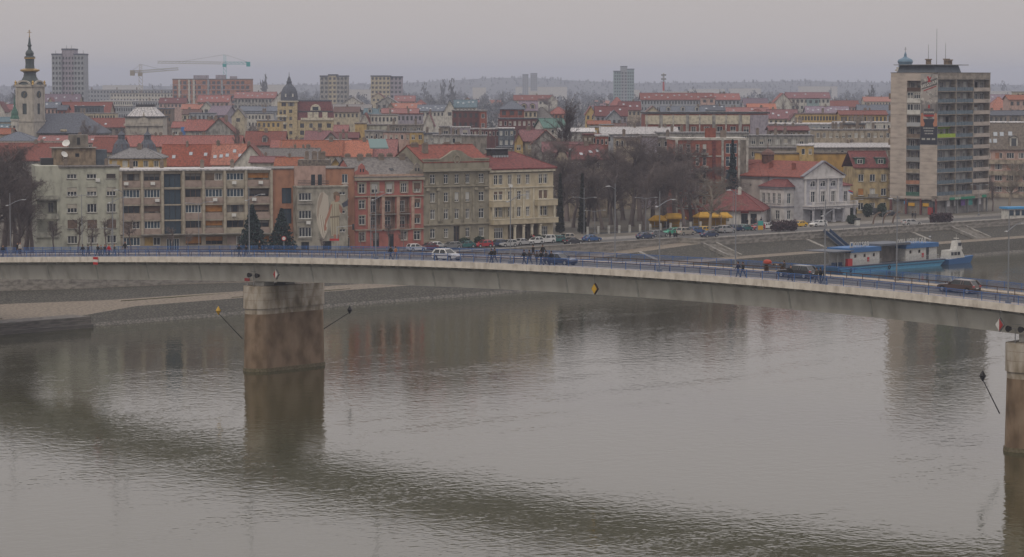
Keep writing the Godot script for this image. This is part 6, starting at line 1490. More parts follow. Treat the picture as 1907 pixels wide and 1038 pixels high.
func leaf_mass(b: MB, rng: RandomNumberGenerator, n: int, shape: Callable, size: float) -> void:
	for i in n:
		var c: Vector3 = shape.call(rng)
		var a := Vector3(rng.randfn(), rng.randfn(), rng.randfn()).normalized() * size * rng.randf_range(0.5, 1.3)
		var d := a.cross(Vector3(rng.randfn(), rng.randfn(), rng.randfn())).normalized() * size * rng.randf_range(0.3, 0.7)
		b.tri(c - a, c + d, c + a); b.tri(c - a, c + a, c - d)

func conifer(called: String, label: String, X: float, Z: float, h: float, w: float, m := "needles") -> void:
	var t := thing(called, label, "tree", Vector3(X, 0, -Z), X)
	var tr := MB.new(); tr.tube(Vector3(0, -0.3, 0), Vector3(0, h * 0.95, 0), 0.22, 0.03, 7); obj(tr, "trunk", MT.bark, t)
	var rng := RandomNumberGenerator.new(); rng.seed = int(absf(X * 31 + Z))
	var b := MB.new()
	leaf_mass(b, rng, 3800, func(g: RandomNumberGenerator) -> Vector3:
		var y := pow(g.randf(), 1.4); var tier := 0.75 + 0.25 * absf(sin(y * 34.0)); var r := w / 2 * (1.0 - y) * sqrt(g.randf()) * tier * 1.15 + 0.08; var a := g.randf() * TAU
		return Vector3(r * cos(a), 0.6 + y * (h - 0.6) - r * 0.25, r * sin(a)), 0.3)
	obj(b, "crown", MT[m], t)

func bush(called: String, label: String, at: Vector3, s: Vector3, m: String, n := 900, turn := 0.0) -> void:
	var t := thing(called, label, "hedge" if called == "hedge" else "bush", at, turn)
	var rng := RandomNumberGenerator.new(); rng.seed = int(absf(at.x * 17 + at.z))
	var b := MB.new()
	leaf_mass(b, rng, n, func(g: RandomNumberGenerator) -> Vector3:
		var v := Vector3(g.randfn(), g.randfn(), g.randfn()).normalized() * pow(g.randf(), 0.4)
		if called == "hedge": v = Vector3(g.randf_range(-1, 1), 0, 0) + Vector3(0, v.y, v.z)
		return Vector3(v.x * s.x / 2, s.y * 0.5 * (1.0 + v.y), v.z * s.z / 2), 0.28)
	obj(b, "foliage", MT[m], t)
	var k := MB.new(); for i in 5: k.tube(Vector3((i - 2) * s.x * 0.18, -0.1, 0), Vector3((i - 2) * s.x * 0.2, s.y * 0.5, 0.1), 0.05, 0.03, 5)
	obj(k, "stem", MT.bark, t)

func far_woods() -> void:
	# hills on the horizon
	var prof := [[-1500, 20], [-1200, 20], [-700, 21], [-300, 26], [-150, 34], [-30, 41], [60, 40], [160, 33], [300, 28], [500, 29], [700, 33], [850, 30], [1100, 24], [1500, 22]]
	var b := MB.new()
	for i in prof.size() - 1:
		var a: Array = prof[i]; var c: Array = prof[i + 1]
		for j in 6:
			var f0 := j / 6.0; var f1 := (j + 1) / 6.0
			var h := func(q: Array, f: float) -> Vector3: return Vector3(q[0], q[1] * (0.5 - 0.5 * cos(PI * f)) - 0.5, -5200.0 - 1300.0 * f)
			b.quad(h.call(a, f0), h.call(c, f0), h.call(c, f1), h.call(a, f1))
	struct(b, "far_hills", mat("hill", Color(0.075, 0.08, 0.075), 0.95, "blotch", Vector3(0.004, 0.004, 0.004)), "low blue-grey hills fading into haze on the horizon")
	# woods between the suburbs: many small bare crowns
	var rng := RandomNumberGenerator.new(); rng.seed = 404
	var cl := MB.new()
	leaf_mass(cl, rng, 70, func(g: RandomNumberGenerator) -> Vector3:
		var v := Vector3(g.randfn(), g.randfn(), g.randfn()).normalized() * pow(g.randf(), 0.5)
		return Vector3(v.x * 4.6, 7.5 + v.y * 6.0, v.z * 4.6), 1.7)
	cl.tube(Vector3.ZERO, Vector3(0, 8, 0), 0.5, 0.3, 4, false)
	var mm := MultiMesh.new(); mm.transform_format = MultiMesh.TRANSFORM_3D; mm.mesh = cl.mesh(); mm.instance_count = 5600
	for i in 5600:
		var band := rng.randf()
		var Z := 2350.0 + 2600.0 * band * band if i < 2300 else rng.randf_range(1500.0, 2400.0)
		var X := (rng.randf() - 0.5) * 0.44 * Z
		X += 60.0 * sin(Z * 0.013)
		var y := -0.3
		if i >= 2900:
			var f := rng.randf(); Z = 5200.0 + 1300.0 * f; X = rng.randf_range(-1400, 1400)
			for k in prof.size() - 1:
				if X >= prof[k][0] and X < prof[k + 1][0]: y = lerpf(prof[k][1], prof[k + 1][1], (X - prof[k][0]) / (prof[k + 1][0] - prof[k][0])) * (0.5 - 0.5 * cos(PI * f)) - 3.0
		var s := rng.randf_range(0.5, 1.1) * (1.0 if i < 2000 else 0.7 if i < 2900 else 0.5)
		var tall := s * rng.randf_range(1.0, 1.5) * (2.2 if rng.randf() < 0.012 and i < 2000 else 1.0)
		mm.set_instance_transform(i, Transform3D(Basis(Vector3.UP, rng.randf() * TAU).scaled(Vector3(s, tall, s)), Vector3(X, y, -Z)))
	var o := MultiMeshInstance3D.new(); o.name = "far_woods"; o.multimesh = mm; o.material_override = mat("far_bark", Color(0.085, 0.085, 0.08), 0.95, "")
	add_child(o); tag(o, "bare woods and garden trees between the far suburbs", "woods", "", "stuff")

func trees() -> void:
	mat("bark", Color(0.092, 0.074, 0.07), 0.95, ""); mat("bark_pale", Color(0.22, 0.19, 0.155), 0.95, ""); mat("bark_mid", Color(0.15, 0.122, 0.114), 0.95, ""); mat("needles", Color(0.018, 0.035, 0.033), 0.9, ""); mat("leaf_dark", Color(0.03, 0.05, 0.03), 0.9, ""); mat("twig_purple", Color(0.07, 0.045, 0.05), 0.95, ""); mat("ivy", Color(0.03, 0.032, 0.022), 0.9, "")
	for q in TREES: plant_tree(q[0], q[1], q[2], q[3], q[4], q[5], q[6], q[7], q[8])
	conifer("fir_tree", "broad dark blue-green fir in front of the beige block's right end", -49.6, 512.0, 9.8, 7.4)
	conifer("fir_tree", "second dark fir close against the salmon corner house", -44.2, 514.0, 9.0, 7.0)
	conifer("spruce_tree", "tall dark spruce in front of the red and white flats", 52.6, 640.0, 19.4, 4.6)
	for q in [[10.6, 590.0, "left one of two ivy-clad columnar trunks at the park edge"], [15.4, 588.0, "right one of two ivy-clad columnar trunks at the park edge"]]: conifer("ivy_clad_tree", q[2], q[0], q[1], 13.2, 1.7, "ivy")
	bush("hedge", "rounded dark purple hedge beside the yellow taxi", Vector3(60.5, 0, -596.0), Vector3(6.6, 2.6, 1.8), "twig_purple", 1500, 0.5)
	bush("hedge", "dark purple hedge in front of the high-rise shops", Vector3(101.5, 0, -634.0), Vector3(6.0, 2.4, 1.8), "twig_purple", 1500, 0.5)
	bush("round_bush", "clipped round dark bush on the quay beside the white car", Vector3(79.5, 0, -627.0), Vector3(2.4, 2.2, 2.4), "leaf_dark")
	bush("round_bush", "larger dark bush before the grey palace beside its door", Vector3(-9.6, 0, -541.5), Vector3(2.6, 1.8, 2.2), "leaf_dark")
	bush("round_bush", "dark bush at the right end of the grey palace", Vector3(-6.6, 0, -545.0), Vector3(2.2, 1.9, 2.0), "leaf_dark")
	bush("round_bush", "dark bush by the columned porch of the cream house", Vector3(5.6, 0, -553.0), Vector3(2.2, 1.7, 2.0), "leaf_dark")
	for q in [[83.0, 655.0, "dark clipped tree left of the ochre house door"], [87.4, 659.0, "dark clipped tree in front of the ochre house"], [91.0, 660.0, "dark clipped tree right of the ochre house door"]]: bush("round_bush", q[2], Vector3(q[0], 0, -q[1]), Vector3(2.5, 3.4, 2.5), "leaf_dark", 1100)
	far_woods()
# ---------------------------------------------------------------- vehicles
const CARS := { # length, width, height, bonnet, belt, tail height; then x of: windscreen foot, roof front, roof rear, rear glass foot
	"hatch": [3.9, 1.68, 1.48, 0.86, 0.92, 0.95, 0.75, 0.1, -1.45, -1.8], "sedan": [4.35, 1.7, 1.42, 0.84, 0.9, 0.98, 0.75, 0.1, -0.95, -1.5],
	"estate": [4.7, 1.78, 1.46, 0.86, 0.94, 0.98, 0.85, 0.15, -1.75, -2.2], "suv": [4.3, 1.8, 1.7, 1.02, 1.08, 1.1, 0.8, 0.25, -1.7, -2.02]}

func loft(b: MB, poly: Array, lev: Array) -> void: # outline (x, y) counter-clockwise, lev: [z, scale] pairs of rising z
	for k in lev.size() - 1:
		for i in poly.size():
			var a: Vector2 = poly[i]; var c: Vector2 = poly[(i + 1) % poly.size()]
			var f := func(p: Vector2, l: Array) -> Vector3: return Vector3(p.x * l[1], 0.6 + (p.y - 0.6) * l[1], l[0])
			b.quad(f.call(a, lev[k + 1]), f.call(a, lev[k]), f.call(c, lev[k]), f.call(c, lev[k + 1]))
	for k in [0, lev.size() - 1]:
		var pv := PackedVector2Array(poly); var t := Geometry2D.triangulate_polygon(pv)
		for i in range(0, t.size(), 3):
			var l: Array = lev[k]; var q := []
			for j in 3: q.append(Vector3(pv[t[i + j]].x * l[1], 0.6 + (pv[t[i + j]].y - 0.6) * l[1], l[0]))
			var up: bool = (q[1] - q[0]).cross(q[2] - q[0]).z > 0.0
			if up == (k > 0): b.tri(q[0], q[1], q[2])
			else: b.tri(q[0], q[2], q[1])

func car_shapes(kind: String) -> Dictionary:
	if cache.has("car" + kind): return cache["car" + kind]
	var s: Array = CARS[kind]; var L: float = s[0]; var w: float = s[1] / 2; var H: float = s[2]; var o := {}
	var f := L / 2
	var b := MB.new()
	var poly := [Vector2(-f + 0.12, 0.26), Vector2(f - 0.1, 0.26), Vector2(f, 0.45), Vector2(f - 0.04, 0.66), Vector2(f - 0.35, s[3] - 0.06), Vector2(s[6] + 0.1, s[3] + 0.03), Vector2(s[6] - 0.1, s[4]), Vector2(s[9] + 0.1, s[5]), Vector2(-f + 0.08, s[5] - 0.06), Vector2(-f, 0.66), Vector2(-f + 0.03, 0.42)]
	loft(b, poly, [[-w, 0.955], [-w + 0.13, 1.0], [w - 0.13, 1.0], [w, 0.955]])
	# roof and pillars, painted like the body
	var hb := w - 0.06; var ht := w - 0.24
	var P := func(x: float, y: float, z: float) -> Vector3: return Vector3(x, y, z)
	b.hexa([P.call(s[8], H - 0.07, ht + 0.02), P.call(s[7], H - 0.07, ht + 0.02), P.call(s[7], H - 0.07, -ht - 0.02), P.call(s[8], H - 0.07, -ht - 0.02), P.call(s[8] + 0.06, H, ht - 0.08), P.call(s[7] - 0.06, H, ht - 0.08), P.call(s[7] - 0.06, H, -ht + 0.08), P.call(s[8] + 0.06, H, -ht + 0.08)])
	for z in [-1, 1]:
		b.bar(P.call(s[6], s[4] - 0.02, z * hb), P.call(s[7], H - 0.06, z * ht), 0.07, 0.07); b.bar(P.call(s[9], s[5] - 0.02, z * hb), P.call(s[8], H - 0.06, z * ht), 0.12, 0.16)
		var m: float = (s[7] + s[8]) / 2 + 0.1
		b.bar(P.call(m, s[4] - 0.02, z * (hb + 0.005)), P.call(m, H - 0.06, z * (ht + 0.005)), 0.05, 0.09, Vector3.RIGHT)
		if kind in ["estate", "suv"]: b.bar(P.call(s[8] + 0.75, s[5] - 0.02, z * (hb + 0.005)), P.call(s[8] + 0.75, H - 0.06, z * (ht + 0.005)), 0.06, 0.09, Vector3.RIGHT)
		b.boxc(Vector3(s[6] - 0.1, s[4] + 0.08, z * (w + 0.06)), Vector3(0.14, 0.14, 0.2))
	o.body = b.mesh()
	b = MB.new()
	b.hexa([P.call(s[9], s[4] - 0.05, hb - 0.01), P.call(s[6], s[4] - 0.05, hb - 0.01), P.call(s[6], s[4] - 0.05, -hb + 0.01), P.call(s[9], s[4] - 0.05, -hb + 0.01), P.call(s[8], H - 0.065, ht), P.call(s[7], H - 0.065, ht), P.call(s[7], H - 0.065, -ht), P.call(s[8], H - 0.065, -ht)])
	o.glass = b.mesh()
	b = MB.new(); b.boxc(Vector3(0, 0.29, 0), Vector3(L - 0.5, 0.16, 2 * w - 0.2)); b.boxc(Vector3(f - 0.02, 0.4, 0), Vector3(0.06, 0.12, w)); o.trim = b.mesh()
	b = MB.new(); b.tube(Vector3(0, 0, -0.1), Vector3(0, 0, 0.1), 0.31, 0.31, 16); o.tyre = b.mesh()
	b = MB.new(); b.tube(Vector3(0, 0, -0.108), Vector3(0, 0, 0.108), 0.19, 0.19, 12); o.rim = b.mesh()
	b = MB.new(); b.tube(Vector3(0, 0, -0.1), Vector3(0, 0, 0.095), 0.37, 0.37, 16); o.arch = b.mesh()
	b = MB.new(); b.boxc(Vector3.ZERO, Vector3(0.12, 0.15, 0.34)); o.lamp = b.mesh()
	b = MB.new(); b.boxc(Vector3.ZERO, Vector3(0.02, 0.11, 0.5)); o.plate = b.mesh()
	cache["car" + kind] = o
	return o

func car(kind: String, label: String, at: Vector3, turn: float, paint: String, group := "", tilt := 0.0) -> void:
	var s: Array = CARS[kind]; var o := car_shapes(kind)
	var t := thing("car" if group == "" else "parked_car", label, "car", at, turn, group)
	if tilt != 0.0: t.rotation.z = tilt
	var f: float = s[0] / 2; var w: float = s[1] / 2
	inst(o.body, "body", MT[paint], t); inst(o.glass, "windows", MT.car_glass, t); inst(o.trim, "sill_trim", MT.black, t)
	for x in [f - 0.78, -f + 0.76]:
		for z in [-1, 1]:
			var wh := inst(o.tyre, "wheel", MT.black, t, Transform3D(Basis(), Vector3(x, 0.31, z * (w - 0.085)))); inst(o.rim, "rim", MT.steel, wh)
			inst(o.arch, "wheel_arch", MT.black, t, Transform3D(Basis(), Vector3(x, 0.34, z * (w - 0.088))))
	for z in [-1, 1]:
		inst(o.lamp, "headlight", MT.lamp_glass, t, Transform3D(Basis(), Vector3(f - 0.13, 0.66, z * (w - 0.28)))); inst(o.lamp, "taillight", MT.tail_red, t, Transform3D(Basis(), Vector3(-f + 0.09, 0.82, z * (w - 0.24))))
	inst(o.plate, "number_plate", MT.frame, t, Transform3D(Basis(), Vector3(-f + 0.012, 0.62, 0)))

func cars() -> void:
	for q in [["p_white", 0.6, 0.6, 0.59], ["p_silver", 0.36, 0.36, 0.36], ["p_grey", 0.16, 0.165, 0.17], ["p_dark", 0.03, 0.032, 0.04], ["p_navy", 0.02, 0.04, 0.1], ["p_blue", 0.03, 0.1, 0.26], ["p_teal", 0.02, 0.12, 0.12], ["p_mint", 0.06, 0.36, 0.25], ["p_red", 0.36, 0.02, 0.03], ["p_maroon", 0.12, 0.02, 0.035], ["p_yellow", 0.6, 0.36, 0.02], ["p_brown", 0.075, 0.05, 0.045], ["p_beige", 0.36, 0.33, 0.28]]:
		var m := mat(q[0], Color(q[1], q[2], q[3]), 0.3, ""); m.clearcoat_enabled = true; m.clearcoat = 0.6; m.clearcoat_roughness = 0.1
	mat("car_glass", Color(0.02, 0.024, 0.026), 0.06, ""); mat("lamp_glass", Color(0.55, 0.55, 0.53), 0.2, ""); mat("tail_red", Color(0.4, 0.015, 0.015), 0.3, "")
	for q in PARKED: car(q[0], q[1], Vector3(q[2], 0.02, -q[3]), deg_to_rad(q[4]), q[5], q[6])
	for q in [["hatch", "white hatchback crossing the bridge towards the viewer", 33.6, 4.1, 0.0, "p_white"], ["sedan", "dark blue saloon passing a group of walkers on the bridge", 52.5, 4.1, 0.0, "p_navy"], ["estate", "dark estate car with red tail lights among walkers on the bridge", 85.7, 6.9, PI, "p_dark"], ["estate", "brown estate car driving away near the bridge's right end", 107.3, 6.9, PI, "p_brown"]]:
		var p := bp(q[2], q[3], 0.02); var g := (deck_y(q[2] + 1) - deck_y(q[2] - 1)) / 2
		car(q[0], q[1], p, BRIDGE_TURN + q[4], q[5], "", atan(g) * (1 if q[4] == 0.0 else -1))

# ---------------------------------------------------------------- people
# A body is a field of tapered bones joined smoothly and meshed as one surface; 0 skin, 1 coat, 2 trousers, 3 shoes, 4 hair
func body_shape(pose: int) -> Dictionary:
	var key := "body%d" % pose
	if cache.has(key): return cache[key]
	var st := 0.0; var sit := pose == 3
	if pose == 0: st = 0.27
	elif pose == 1: st = -0.24
	elif pose == 2: st = 0.05
	var hip := 0.93 if absf(st) < 0.1 else 0.90
	if sit: hip = 0.5
	var B := []
	var hd := Vector3(0.03, hip + 0.72, 0); var nk := Vector3(0, hip + 0.54, 0); var ch := Vector3(0, hip + 0.36, 0); var pv := Vector3(0, hip, 0)
	B.append([hd + Vector3(0.0, -0.05, 0), hd + Vector3(-0.01, 0.06, 0), 0.078, 0.092, 0]); B.append([hd + Vector3(0.07, -0.02, 0), hd + Vector3(0.1, -0.035, 0), 0.03, 0.014, 0])
	B.append([hd + Vector3(-0.03, 0.02, 0), hd + Vector3(-0.02, 0.085, 0), 0.088, 0.088, 4])
	for z in [-1, 1]: B.append([hd + Vector3(-0.01, -0.01, z * 0.085), hd + Vector3(-0.01, 0.03, z * 0.088), 0.02, 0.02, 0])
	B.append([nk, hd + Vector3(-0.01, -0.1, 0), 0.06, 0.052, 0])
	for z in [-1, 1]:
		B.append([ch + Vector3(0, 0, z * 0.075), pv + Vector3(0, 0.02, z * 0.07), 0.125, 0.12, 1]); B.append([nk + Vector3(0, -0.05, z * 0.05), ch + Vector3(0, 0.0, z * 0.1), 0.09, 0.12, 1])
		var sh := nk + Vector3(-0.01, -0.07, z * 0.19); var sw: float = -st * z * 0.9
		var el := sh + Vector3(sw * 0.55 - 0.02, -0.28, z * 0.045); var wr := el + Vector3(0.07 + sw * 0.6, -0.24, 0.0)
		if sit: el = sh + Vector3(0.1, -0.26, z * 0.04); wr = el + Vector3(0.24, -0.06, -z * 0.06)
		B.append([sh, el, 0.068, 0.054, 1]); B.append([el, wr, 0.053, 0.041, 1]); B.append([wr, wr + (wr - el).normalized() * 0.09, 0.034, 0.036, 0])
		var hj := pv + Vector3(0, -0.03, z * 0.09); var lg: float = st * z
		var kn := hj + Vector3(lg * 0.75 + 0.03, -0.42, 0.01 * z); var an := kn + Vector3(lg * 0.6 - 0.05 - absf(lg) * 0.2, -0.4, 0)
		if sit: kn = hj + Vector3(0.42, 0.0, 0.03 * z); an = kn + Vector3(0.02, -0.38, 0)
		an.y = maxf(an.y, 0.075 + (0.05 if lg < -0.1 else 0.0))
		B.append([hj, kn, 0.092, 0.064, 2]); B.append([kn, an, 0.062, 0.045, 2]); B.append([an + Vector3(-0.02, -0.03, 0), an + Vector3(0.15, -0.042, 0), 0.045, 0.033, 3])
	# grid
	var c := 0.032; var lo := Vector3(-0.62, -0.06, -0.42); var n := Vector3i(42, 62, 27)
	var F := PackedFloat32Array(); F.resize(n.x * n.y * n.z); F.fill(0.3)
	for k in B:
		var a: Vector3 = k[0]; var e: Vector3 = k[1]; var R: float = maxf(k[2], k[3]) + 0.1
		var i0 := Vector3i(((a.min(e) - Vector3.ONE * R - lo) / c).floor()).clamp(Vector3i.ZERO, n - Vector3i.ONE); var i1 := Vector3i(((a.max(e) + Vector3.ONE * R - lo) / c).ceil()).clamp(Vector3i.ZERO, n - Vector3i.ONE)
		var d := e - a; var dd := d.length_squared()
		for x in range(i0.x, i1.x + 1): for y in range(i0.y, i1.y + 1):
			var row := (x * n.y + y) * n.z
			for z in range(i0.z, i1.z + 1):
				var p := lo + Vector3(x, y, z) * c
				var t := clampf((p - a).dot(d) / dd, 0, 1)
				var v: float = p.distance_to(a + d * t) - lerpf(k[2], k[3], t)
				var u := F[row + z]
				var h := maxf(0.035 - absf(u - v), 0.0) / 0.035
				F[row + z] = minf(u, v) - h * h * 0.035 * 0.25
	var id := {}; var V := PackedVector3Array(); var I := PackedInt32Array()
	var off := [0, 1, n.z, n.z + 1, n.y * n.z, n.y * n.z + 1, n.y * n.z + n.z, n.y * n.z + n.z + 1]
	for x in n.x - 1: for y in n.y - 1: for z in n.z - 1:
		var b := (x * n.y + y) * n.z + z
		var neg := 0
		for k in 8: if F[b + off[k]] < 0.0: neg += 1
		if neg == 0 or neg == 8: continue
		var acc := Vector3.ZERO; var m := 0
		for e in [[0, 1], [0, 2], [0, 4], [1, 3], [1, 5], [2, 3], [2, 6], [3, 7], [4, 5], [4, 6], [5, 7], [6, 7]]:
			var u := F[b + off[e[0]]]; var v := F[b + off[e[1]]]
			if (u < 0.0) == (v < 0.0): continue
			var t := u / (u - v)
			var pa := Vector3((e[0] >> 2) & 1, (e[0] >> 1) & 1, e[0] & 1); var pb := Vector3((e[1] >> 2) & 1, (e[1] >> 1) & 1, e[1] & 1)
			acc += pa.lerp(pb, t); m += 1
		id[b] = V.size(); V.append(lo + (Vector3(x, y, z) + acc / m) * c)
	var st3 := [n.y * n.z, n.z, 1]
	for b: int in id:
		for ax in 3:
			var u := F[b]; var v := F[b + st3[ax]]
			if (u < 0.0) == (v < 0.0): continue
			var s1: int = st3[(ax + 1) % 3]; var s2: int = st3[(ax + 2) % 3]
			if not (id.has(b - s1) and id.has(b - s2) and id.has(b - s1 - s2)): continue
			var q := [id[b], id[b - s1], id[b - s1 - s2], id[b - s2]]
			if u < 0.0: I.append_array(PackedInt32Array([q[0], q[1], q[2], q[0], q[2], q[3]]))
			else: I.append_array(PackedInt32Array([q[0], q[2], q[1], q[0], q[3], q[2]]))
	var N := PackedVector3Array(); N.resize(V.size())
	for i in range(0, I.size(), 3):
		var k := (V[I[i + 2]] - V[I[i]]).cross(V[I[i + 1]] - V[I[i]])
		for j in 3: N[I[i + j]] += k
	for i in N.size(): N[i] = N[i].normalized()
	var G := PackedInt32Array()
	for p in V:
		var best := 1e9; var g := 0
		for k in B:
			var a: Vector3 = k[0]; var d: Vector3 = k[1] - a; var t := clampf((p - a).dot(d) / d.length_squared(), 0, 1)
			var v: float = p.distance_to(a + d * t) - lerpf(k[2], k[3], t)
			if k[4] == 4: v -= 0.006
			if v < best: best = v; g = k[4]
		G.append(g)
	# fingers, added to the same surface
	var fg := MB.new()
	for k in B:
		if k[4] == 0 and k[3] == 0.036:
			var d: Vector3 = (k[1] - k[0]).normalized(); var side := Vector3.RIGHT
			for i in 4: fg.tube(k[1] + side * (i - 1.5) * 0.019, k[1] + side * (i - 1.5) * 0.02 + d * [0.07, 0.085, 0.08, 0.06][i] + Vector3(0, 0, -0.015 * signf(k[1].z)), 0.009, 0.007, 4, false)
			fg.tube(k[0] + d * 0.04 + side * 0.03, k[0] + d * 0.085 + side * 0.062, 0.011, 0.008, 4, false)
	cache[key] = {"v": V, "n": N, "i": I, "g": G, "f": fg}
	return cache[key]

func person(label: String, at: Vector3, turn: float, pose: int, coat: Color, legs: Color, h := 1.0, hair := Color(0.03, 0.022, 0.018)) -> void:
	var s := body_shape(pose)
	var cols := [Color(0.36, 0.2, 0.14), coat, legs, Color(0.02, 0.02, 0.02), hair]
	var C := PackedColorArray()
	for g in s.g: C.append(cols[g])
	var v: PackedVector3Array = s.v.duplicate(); var n: PackedVector3Array = s.n.duplicate(); var ix: PackedInt32Array = s.i.duplicate()
	var k := v.size(); v.append_array(s.f.v); n.append_array(s.f.n)
	for i in s.f.v.size(): ix.append(k + i); C.append(cols[0])
	var a := []; a.resize(Mesh.ARRAY_MAX); a[Mesh.ARRAY_VERTEX] = v; a[Mesh.ARRAY_NORMAL] = n; a[Mesh.ARRAY_COLOR] = C; a[Mesh.ARRAY_INDEX] = ix
	var m := ArrayMesh.new(); m.add_surface_from_arrays(Mesh.PRIMITIVE_TRIANGLES, a)
	var o := inst(m, "person", MT.cloth, self, Transform3D(Basis(Vector3.UP, turn).scaled(Vector3.ONE * h), at))
	tag(o, label, "person")

func people() -> void:
	var m := mat("cloth", Color(1, 1, 1), 0.9, ""); m.vertex_color_use_as_albedo = true
	for q in WALKERS:
		var p: Vector3 = bp(q[1], q[2], 0.14) if q[0] else Vector3(q[1], 0.01, -q[2])
		person(q[3], p, (BRIDGE_TURN if q[0] else 0.0) + q[4], q[5], Color(q[6][0], q[6][1], q[6][2]), Color(q[7][0], q[7][1], q[7][2]), q[8])
# ---------------------------------------------------------------- lamps, signs, boats and small things
func lamp_post(label: String, at: Vector3, turn: float, h: float, arms: Array, group: String) -> void:
	var t := thing("street_lamp", label, "lamp post", at, turn, group)
	var b := MB.new(); b.tube(Vector3(0, 0, 0), Vector3(0, h, 0), 0.085, 0.05, 8); obj(b, "pole", MT.lamp_grey, t)
	part_box(t, "base_plate", "lamp_grey", Vector3(-0.22, -0.02, -0.22), Vector3(0.22, 0.4, 0.22))
	for a in arms: # [reach along x, height, rise]
		b = MB.new(); var p := Vector3(0, a[1], 0)
		for i in 6:
			var f := (i + 1) / 6.0; var q := Vector3(a[0] * f, a[1] + a[2] * sin(f * PI / 2), 0); b.tube(p, q, 0.05, 0.05, 5); p = q
		var o := obj(b, "arm", MT.lamp_grey, t)
		var g := MB.new(); g.hexa([p + Vector3(-0.1, -0.06, 0.13), p + Vector3(0.1 + signf(a[0]) * 0.5, -0.04, 0.1), p + Vector3(0.1 + signf(a[0]) * 0.5, -0.04, -0.1), p + Vector3(-0.1, -0.06, -0.13), p + Vector3(-0.1, 0.08, 0.1), p + Vector3(0.1 + signf(a[0]) * 0.5, 0.03, 0.08), p + Vector3(0.1 + signf(a[0]) * 0.5, 0.03, -0.08), p + Vector3(-0.1, 0.08, -0.1)])
		obj(g, "lamp_head", MT.steel, o)

func diamond(called: String, label: String, at: Vector3, turn: float, h: float, halves: Array, hanger := 0.0) -> void:
	var t := thing(called, label, "sign", at, turn)
	var w := h * 0.36
	for s in [0, 1]:
		var b := MB.new(); b.prism(PackedVector2Array([Vector2(0, -h / 2 + 0.1), Vector2(w - 0.08, 0), Vector2(0, h / 2 - 0.1)]) if s else PackedVector2Array([Vector2(0, h / 2 - 0.1), Vector2(-w + 0.08, 0), Vector2(0, -h / 2 + 0.1)]), 0.0, 0.05); obj(b, "panel", MT[halves[s]], t)
	var f := MB.new(); f.prism(PackedVector2Array([Vector2(0, -h / 2), Vector2(w, 0), Vector2(0, h / 2), Vector2(-w, 0)]), -0.3, -0.02); obj(f, "backing", MT.metal if halves[0] != "sign_yellow" else MT.rust, t)
	if hanger > 0: f = MB.new(); f.bar(Vector3(0, h / 2 - 0.1, -0.1), Vector3(0, h / 2 + hanger, -0.1), 0.06, 0.06, Vector3.RIGHT); f.bar(Vector3(0, h / 2 + hanger, -0.1), Vector3(0, h / 2 + hanger, -1.4), 0.06, 0.06); obj(f, "hanger", MT.metal, t)

func pier_marker(label: String, foot: Vector3, head: Vector3, m: String) -> void:
	var t := thing("river_marker", label, "marker", foot, 0.0)
	var e := head - foot
	var b := MB.new(); b.tube(Vector3.ZERO, e, 0.07, 0.05, 6); obj(b, "boom", MT.black, t)
	for s in [1.0, -1.0]: b = MB.new(); b.lathe([[0.36, 0.0], [0.0, 0.62]] if s > 0 else [[0.0, -0.62], [0.36, 0.0]], 8, e + Vector3(0, 0.35 + s * 0.01, 0)); obj(b, "cone", MT[m], t)

